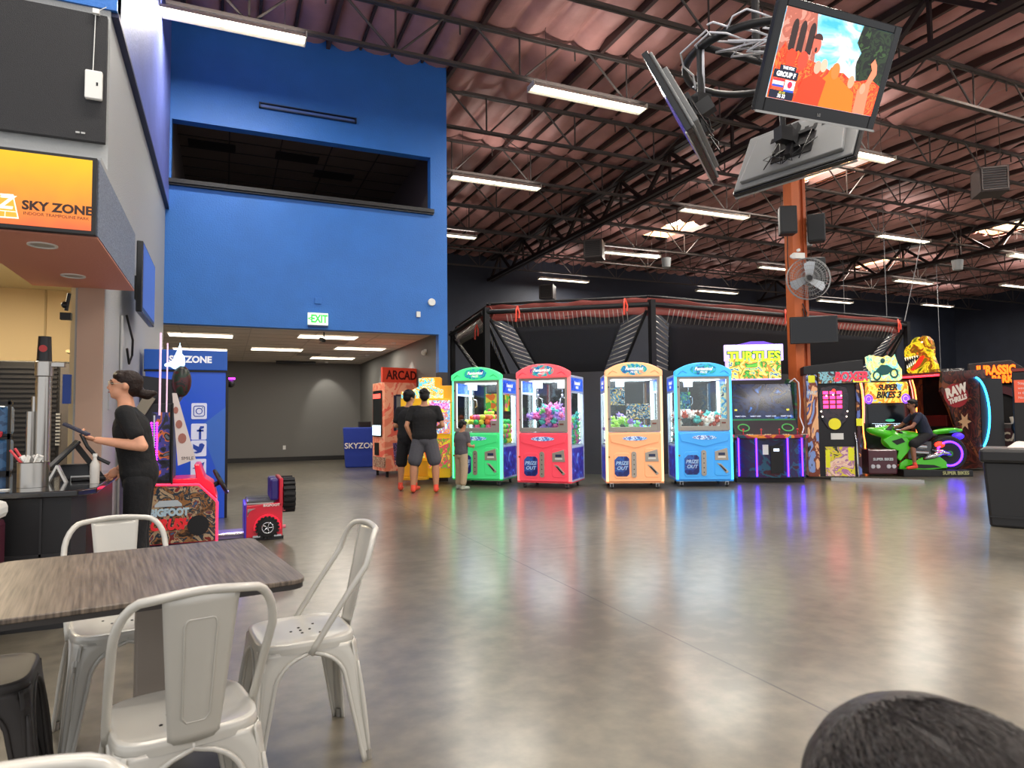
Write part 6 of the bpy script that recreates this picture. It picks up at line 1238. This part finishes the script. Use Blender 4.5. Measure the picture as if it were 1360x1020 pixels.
def person(name, label, loc, rz, k, J, skin, hairc, garments, wf=1.0, face=True, vox=.013, hair=None, shoe=None, group=None, hd_rot=0, hd_tilt=0, leg=1.0):
    """J: joint positions in metres; k scales the radii; faces local -Y, left is +X"""
    t = thing(name, label, 'person', loc, rz, group)
    P, CHs, N_, H_ = (V(*J[q]) for q in ('P', 'C', 'N', 'H'))
    SK = mat(skin[0], skin[1], .5, var=(30, .04))
    def seg(a, c): d = (c-a); return d.to_track_quat('Z', 'Y').to_matrix()
    T1 = seg(P, CHs); T2 = seg(CHs, N_); HM = (Matrix.Rotation(R(hd_rot), 3, 'Z') @ Matrix.Rotation(R(hd_tilt), 3, 'X'))
    def torso(g): 
        o = []
        for i in range(7):
            u = i/6; w_ = .165+(.150-.165)*math.sin(math.pi*u)*.8 + .007*u; o.append(('e', P+(CHs-P)*u, ((w_*wf+g)*k, ((.122-.004*math.sin(math.pi*u))*wf+g)*k, (.13+.04*u+g)*k), T1))
        return o
    b = torso(0)
    fx = lambda p: H_+HM @ V(*[q*k for q in p])
    b += [('c', N_-V(0, 0, .05*k), .066*k, H_-V(0, 0, .06*k), .052*k), ('e', H_+HM @ V(0, .012*k, .022*k), (.078*k, .098*k, .098*k), HM), ('e', fx((0, -.025, -.045)), (.058*k, .066*k, .07*k), HM), ('e', fx((0, -.07, -.085)), (.026*k, .022*k, .02*k), HM),
          ('c', fx((0, -.088, .02)), .010*k, fx((0, -.112, -.022)), .015*k), ('e', fx((0, -.088, .036)), (.055*k, .016*k, .012*k), HM), ('e', fx((0, -.088, -.055)), (.026*k, .014*k, .011*k), HM)]
    for s_ in (-1, 1): b.append(('e', fx((s_*.080, .012, -.005)), (.012*k, .02*k, .032*k), HM))
    arms = []
    for s_, q in ((1, 'L'), (-1, 'R')):
        S, E_, W_ = V(*J['S'+q]), V(*J['E'+q]), V(*J['W'+q]); Hp, K, A = V(*J['T'+q]), V(*J['K'+q]), V(*J['A'+q])
        b += [('c', N_-V(0, 0, .03*k), .055*k, S, .054*k), ('c', (N_+CHs)/2, .085*k, S, .056*k), ('c', S, .056*k, (S+E_)/2, .047*k), ('c', (S+E_)/2, .047*k, E_, .038*k), ('c', E_, .040*k, E_+(W_-E_)*.35, .041*k), ('c', E_+(W_-E_)*.35, .041*k, W_, .026*k)]
        b += [('c', Hp, .092*k*leg, (Hp+K)/2, .078*k*leg), ('c', (Hp+K)/2, .078*k*leg, K, .056*k*leg), ('c', K, .055*k*leg, K+(A-K)*.35, .058*k*leg), ('c', K+(A-K)*.35, .058*k*leg, A, .036*k*leg)]
        F = V(*J['F'+q]); b += [('c', A-V(0, 0, .04*k), .034*k, F, .026*k), ('c', A-V(0, 0, .03*k)-(F-A).normalized()*.025*k, .030*k, A, .034*k)]
        arms.append((S, E_, W_, Hp, K, A, F, s_))
    def ex(m):
        for (S, E_, W_, Hp, K, A, F, s_), q in zip(arms, 'LR'):
            d = V(*J['D'+q]) if 'D'+q in J else (W_-E_); n = V(*J['M'+q]) if 'M'+q in J else V(-s_, 0, 0)
            hand(m, W_, d, n, k, J.get('curl', .45), s_)
    blob(b, 'body', SK, t, vox*k, 4, ex)
    if face:
        m = MB()
        for s_ in (-1, 1): m.ball(fx((s_*.031, -.084, .014)), .011*k, 10, 8)
        m.build('eyes', mat('eye_dark', '#2a2422', .25), t, True)
        m = MB().tube([fx((-.024, -.100, -.054)), fx((0, -.105, -.057)), fx((.024, -.100, -.054))], .0045*k, 6); m.build('lips', mat('lip_rose', '#a8605a', .5), t, True)
        m = MB()
        for s_ in (-1, 1): m.tube([fx((s_*.014, -.096, .034)), fx((s_*.034, -.096, .040)), fx((s_*.052, -.084, .034))], .0045*k, 5)
        m.build('eyebrows', mat('brow', hairc), t, True)
    HR = mat('hair_'+hairc, hairc, .5, bump=(60, .4), spec=.3)
    hp = hair(fx, HM, k) if hair else [('e', fx((0, .022, .045)), (.090*k, .105*k, .092*k), HM), ('e', fx((0, .060, .0)), (.080*k, .065*k, .09*k), HM), ('e', fx((0, -.045, .088)), (.07*k, .05*k, .035*k), HM)]
    rg = random.Random(len(label))
    for i in range(0 if 'ponytail' in label else 26):
        a = rg.uniform(0, 6.28); z = rg.uniform(.1, 1); r_ = math.sqrt(1-z*z)
        hp.append(('e', fx((.082*r_*math.cos(a), .022+.095*r_*math.sin(a)+(.02 if math.sin(a) < 0 else 0), .05+.085*z)), (.022*k, .022*k, .018*k)))
    blob(hp, 'hair', HR, t, .010*k, 2)
    for g in garments:
        nm, col = g[0], g[1]; G = mat(nm+'_'+col, col, .85, bump=(18, .5)); pr = []
        if nm == 'shirt':
            pr = torso(.016) + [('e', P+(CHs-P)*.05, ((.165*wf+.018)*k, (.122*wf+.018)*k, .12*k), T1), ('e', N_-V(0, 0, .045*k), (.085*k, .08*k, .04*k), T2)]
            for S, E_, W_, Hp, K, A, F, s_ in arms:
                e_ = S+(E_-S)*g[2]; pr += [('c', N_-V(0, 0, .045*k), .062*k, S, .062*k), ('c', (N_+CHs)/2-V(0, 0, .02*k), .10*k, S, .066*k), ('c', S, .066*k, e_, .062*k)]
        else:
            pr = [('e', P-V(0, 0, .01*k), ((.165*wf+.010)*k, (.122*wf+.012)*k, .14*k), T1), ('e', P-V(0, 0, .07*k), (.13*wf*k, .125*wf*k, .11*k), T1)]
            for S, E_, W_, Hp, K, A, F, s_ in arms:
                if g[2] <= 1: e_ = Hp+(K-Hp)*g[2]; pr += [('c', Hp, .105*k*leg, e_, .098*k*leg*(g[3] if len(g) > 3 else 1))]
                else: e_ = K+(A-K)*(g[2]-1); pr += [('c', Hp, .103*k*leg, K, .078*k*leg*(g[3] if len(g) > 3 else 1)), ('c', K, .078*k*leg*(g[3] if len(g) > 3 else 1), e_, .062*k*leg*(g[3] if len(g) > 3 else 1))]
        blob(pr, nm, G, t, .013*k, 4)
    if shoe:
        for S, E_, W_, Hp, K, A, F, s_ in arms:
            d = (F-A); d.z = 0; d.normalize(); h = A-V(0, 0, .045*k)
            blob([('c', h-d*.03*k, .042*k, F+V(0, 0, .004), .035*k), ('c', h-d*.03*k, .042*k, A+V(0, 0, .03*k), .044*k)] if shoe[0] == 'sock' else [('c', h-d*.035*k, .046*k, F+d*.02*k+V(0, 0, .004), .040*k), ('c', h, .046*k, A, .05*k)], shoe[0], mat(shoe[0]+shoe[1], shoe[1], .8), t, .011*k, 3)
    return t
def stand(h, feet=.10, lean=0, arms=None, hw=1.0, stag=0):
    k = h/1.75; z = lambda q: q*k
    J = dict(P=(0, 0, z(.95)), C=(0, -lean*.6, z(1.27)), N=(0, -lean, z(1.475)), H=(0, -lean-.02*k, z(1.63)), SL=(.175*hw*k, -lean, z(1.415)), SR=(-.175*hw*k, -lean, z(1.415)),
             TL=(.09*k, 0, z(.88)), TR=(-.09*k, 0, z(.88)), KL=(feet*.95, -.015-stag, z(.48)), KR=(-feet*.95, -.015+stag, z(.48)), AL=(feet, .02-stag, z(.095)), AR=(-feet, .02+stag, z(.095)), FL=(feet+.02, -.12*k-stag, z(.035)), FR=(-feet-.02, -.12*k+stag, z(.035)))
    J.update(dict(EL=(.26*k*hw, .02, z(1.12)), WL=(.27*k*hw, -.06, z(.87)), ER=(-.26*k*hw, .02, z(1.12)), WR=(-.27*k*hw, -.06, z(.87)))); J.update(arms or {})
    return k, J
SKIN1 = ('skin_light', '#d89c7c'); SKIN2 = ('skin_tan', '#c48a68')
# staff member in profile, facing left, holding a handheld over the till
k, J = stand(1.61, .09, .085, dict(EL=(.235, .04, 1.07), WL=(.17, -.245, 1.12), DL=(-.05, -.9, .30), ML=(-.3, .25, .9), ER=(-.22, .02, 1.05), WR=(-.16, -.15, .90), DR=(.1, -.5, -.5), MR=(.9, -.2, 0), curl=.75))
def hair_bun(fx, HM, k): return [('e', fx((0, .026, .040)), (.086*k, .104*k, .090*k), HM), ('e', fx((0, .062, .0)), (.078*k, .065*k, .082*k), HM), ('e', fx((0, -.03, .075)), (.070*k, .060*k, .050*k), HM), ('c', fx((0, .10, -.045)), .035*k, fx((0, .16, -.055)), .042*k), ('c', fx((0, .16, -.055)), .040*k, fx((0, .21, -.04)), .022*k), ('c', fx((-.06, -.04, .075)), .022*k, fx((.06, -.04, .075)), .022*k)]
ts = person('staff_member', 'staff member in black polo and trousers with low ponytail standing at the till', (-.56, 5.50, 0), -math.pi/2, k, J, SKIN1, '#20110b', [('shirt', '#101012', .62), ('trousers', '#121215', 1.92, 1.05)], 1.0, True, .010, hair_bun, ('shoe', '#18181a'), hd_tilt=-4)
hx = Vector(J['H'])
MB().tube([(hx.x+.033*math.cos(a*.52), hx.y-.098, hx.z+.012+.024*math.sin(a*.52)) for a in range(12)], .0022, 5, True).tube([(hx.x-.033+.066*0+.033*math.cos(a*.52)-.0, hx.y-.098, hx.z+.012+.024*math.sin(a*.52)) for a in range(12)], .0022, 5, True).tube([(hx.x+.066, hx.y-.095, hx.z+.015), (hx.x+.08, hx.y+.0, hx.z+.015)], .002, 5).build('glasses', mat('glasses_wire', '#b8a890', .3, .8), ts)
t = thing('handheld_device', 'dark handheld terminal with strap in the staff member\'s hand', 'device', (-.925, 5.335, 1.195), R(-90)); MB().rbox((0, 0, 0), (.07, .17, .022), Euler((R(-28), 0, 0))).build('case', mat('device_dark', '#24243a', .4), t, bevel=.006)
b = MB(); b.tube([(.02, .03, -.03), (.02, .07, -.12), (.0, .13, -.20), (.0, .20, -.24)], .012, 6); b.build('strap', BLACK, t)
# two visitors and a boy at the machines
k, J = stand(1.73, .19, .04, dict(EL=(.30, .03, 1.12), WL=(.215, -.06, .90), ER=(-.305, .03, 1.12), WR=(-.20, -.20, 1.08), DR=(.5, -.8, .1), DL=(-.2, -.3, -.8), ML=(-1, 0, 0)), 1.22)
person('visitor', 'stout person in black t-shirt and grey shorts seen from behind with coral socks', (3.10, 10.90, 0), R(180-17), k, J, SKIN2, '#15110f', [('shorts', '#55555c', .80, 1.08), ('shirt', '#111113', .62)], 1.24, True, .013, None, ('sock', '#f2543c'), hd_tilt=8, leg=1.18)
k, J = stand(1.72, .13, .06, dict(EL=(.24, -.02, 1.12), WL=(.15, -.22, 1.10), ER=(-.25, -.02, 1.12), WR=(-.12, -.24, 1.12), DR=(.3, -.9, .1), DL=(-.3, -.9, .1)), 1.05)
person('visitor', 'person with curly black hair in loose black shirt and black shorts, coral socks', (2.92, 11.3, 0), R(180-32), k, J, SKIN2, '#0e0c0b', [('shorts', '#16161a', .96, 1.05), ('shirt', '#141416', .7)], 1.12, True, .013, lambda fx, HM, k: [('e', fx((0, .02, .055)), (.105*k, .115*k, .095*k), HM), ('e', fx((0, .05, .0)), (.085*k, .07*k, .085*k), HM)], ('sock', '#f2543c'), hd_rot=-35, hd_tilt=12)
k, J = stand(1.19, .085, .03, dict(EL=(.16, -.02, .76), WL=(.12, -.16, .70), ER=(-.165, -.03, .76), WR=(-.09, -.20, .74), DR=(.2, -.95, .1), DL=(.0, -.9, -.2)), 1.0, .03)
person('boy', 'small boy in grey t-shirt and beige trousers at the green claw machine', (3.80, 11.05, 0), R(180-62), k*1.06, J, SKIN2, '#17120f', [('trousers', '#b8a487', 1.8, 1.25), ('shirt', '#58565c', .62)], 1.05, True, .015, None, ('shoe', '#a8b0a0'), hd_tilt=14, hd_rot=-10)
# boy riding the motorcycle: joints relative to the bike, faces -Y local = bike nose
BK = Matrix.Translation((t_bike.location.x, t_bike.location.y, 0))
k = .86
J = dict(P=(0, 0, .84), C=(0, -.10, 1.10), N=(0, -.20, 1.27), H=(0, -.24, 1.42), SL=(.15, -.17, 1.21), SR=(-.15, -.17, 1.21), EL=(.24, -.36, .99), WL=(.28, -.60, .92), ER=(-.24, -.36, .99), WR=(-.28, -.60, .92), DL=(.0, -.9, -.1), DR=(0, -.9, -.1), ML=(0, -.2, -1), MR=(0, -.2, -1),
         TL=(.085, -.02, .80), TR=(-.085, -.02, .80), KL=(.21, -.36, .62), KR=(-.21, -.36, .62), AL=(.26, -.36, .23), AR=(-.24, -.36, .23), FL=(.27, -.50, .165), FR=(-.25, -.50, .165), curl=1.0)
ang = t_bike.rotation_euler.z; off = Matrix.Rotation(ang, 3, 'Z') @ V(.24, 0, 0)
person('rider_boy', 'boy in dark navy t-shirt and black shorts riding the green motorcycle', (t_bike.location.x+off.x, t_bike.location.y+off.y, 0), ang-math.pi/2, k, J, ('skin_brown', '#8f5f48'), '#0f0d0e', [('shorts', '#141418', .92, 1.15), ('shirt', '#20263c', .6)], 1.05, True, .014, None, ('sock', '#e8503c'), hd_tilt=5)
# child right beside the camera: top of a dark head
HC = V(.568, .39, .0)
t = thing('child', 'top of a dark-haired head close to the viewer at the lower right corner', 'person', (HC.x, HC.y, 0), R(150)); t.scale = (1.12, 1.12, 1.015)
SKC = mat('skin_tan', '#c48a68')
blob([('e', (0, 0, .85), (.085, .10, .11)), ('c', (0, 0, .78), .045, (0, .01, .68), .05), ('c', (-.12, .01, .66), .045, (.12, .01, .66), .045), ('e', (0, .01, .55), (.13, .09, .16)), ('e', (0, .01, .42), (.12, .09, .12)), ('c', (-.12, .01, .66), .035, (-.16, 0, .45), .03), ('c', (.12, .01, .66), .035, (.16, 0, .45), .03), ('c', (-.16, 0, .45), .03, (-.15, -.06, .28), .024), ('c', (.16, 0, .45), .03, (.15, -.06, .28), .024),
      ('c', (-.06, .01, .38), .06, (-.07, 0, .2), .045), ('c', (-.07, 0, .2), .045, (-.07, .02, .05), .032), ('c', (.06, .01, .38), .06, (.07, 0, .2), .045), ('c', (.07, 0, .2), .045, (.07, .02, .05), .032), ('c', (-.07, .02, .03), .028, (-.07, -.08, .028), .026), ('c', (.07, .02, .03), .028, (.07, -.08, .028), .026), ('c', (0, -.09, .85), .01, (0, -.115, .815), .014), ('e', (-.088, 0, .84), (.01, .02, .03)), ('e', (.088, 0, .84), (.01, .02, .03))],
     'body', SKC, t, .01, 4, lambda m: (hand(m, V(-.15, -.06, .28), V(0, -.2, -1), V(1, 0, 0), .75, .4, -1), hand(m, V(.15, -.06, .28), V(0, -.2, -1), V(-1, 0, 0), .75, .4, 1)))
m_ = MB()
for s_ in (-1, 1): m_.ball((s_*.032, -.09, .86), .011, 10, 8)
m_.build('eyes', mat('eye_dark', '#2a2422'), t, True)
blob([('e', (0, .01, .56), (.145, .105, .17)), ('e', (0, .01, .42), (.135, .10, .10)), ('c', (-.11, .01, .66), .055, (-.145, 0, .53), .045), ('c', (.11, .01, .66), .055, (.145, 0, .53), .045)], 'shirt', mat('child_shirt', '#3a3c44', .85), t, .012, 4)
blob([('e', (0, .01, .38), (.13, .10, .08)), ('c', (-.06, .01, .36), .07, (-.07, 0, .12), .055), ('c', (.06, .01, .36), .07, (.07, 0, .12), .055)], 'trousers', mat('child_trousers', '#26282e', .85), t, .012, 4)
HB = mat('hair_black_brown', '#171110', .48, bump=(40, .5))
hr = blob([('e', (0, .015, .885), (.102, .118, .098)), ('e', (0, .05, .84), (.09, .08, .09)), ('e', (0, -.02, .885), (.098, .105, .094))], 'hair', HB, t, .008, 3)
b = MB(); rg = random.Random(11); crown = V(.25, -1.2, .75)
for i in range(4200):
    a = rg.uniform(0, 6.283); z = rg.uniform(-.15, 1); q = math.sqrt(max(0, 1-z*z)); n = V(q*math.cos(a), q*math.sin(a), z); p = V(n.x*.101, .015+n.y*.117, .885+n.z*.097)
    if n.y < -.75 and z < .2: continue
    tg = (n-crown*1.0); tg = tg-n*tg.dot(n); tg = tg.normalized() if tg.length > 1e-3 else V(1, 0, 0); sw_ = n.cross(tg)*rg.uniform(-.25, .45); d = (tg+sw_).normalized(); L_ = rg.uniform(.018, .034); q2 = [p+n*.001]
    for j in range(1, 4): q2.append(V((p+d*L_*j/3).x, (p+d*L_*j/3).y, (p+d*L_*j/3).z)+n*(.0022*math.sin(j)-.004*(j/3)**2))
    b.tube(q2, [.0006, .0008, .0006, .0002], 3)
b.build('hair_strands', mat('hair_strand_brown', '#221a17', .42), hr, True)
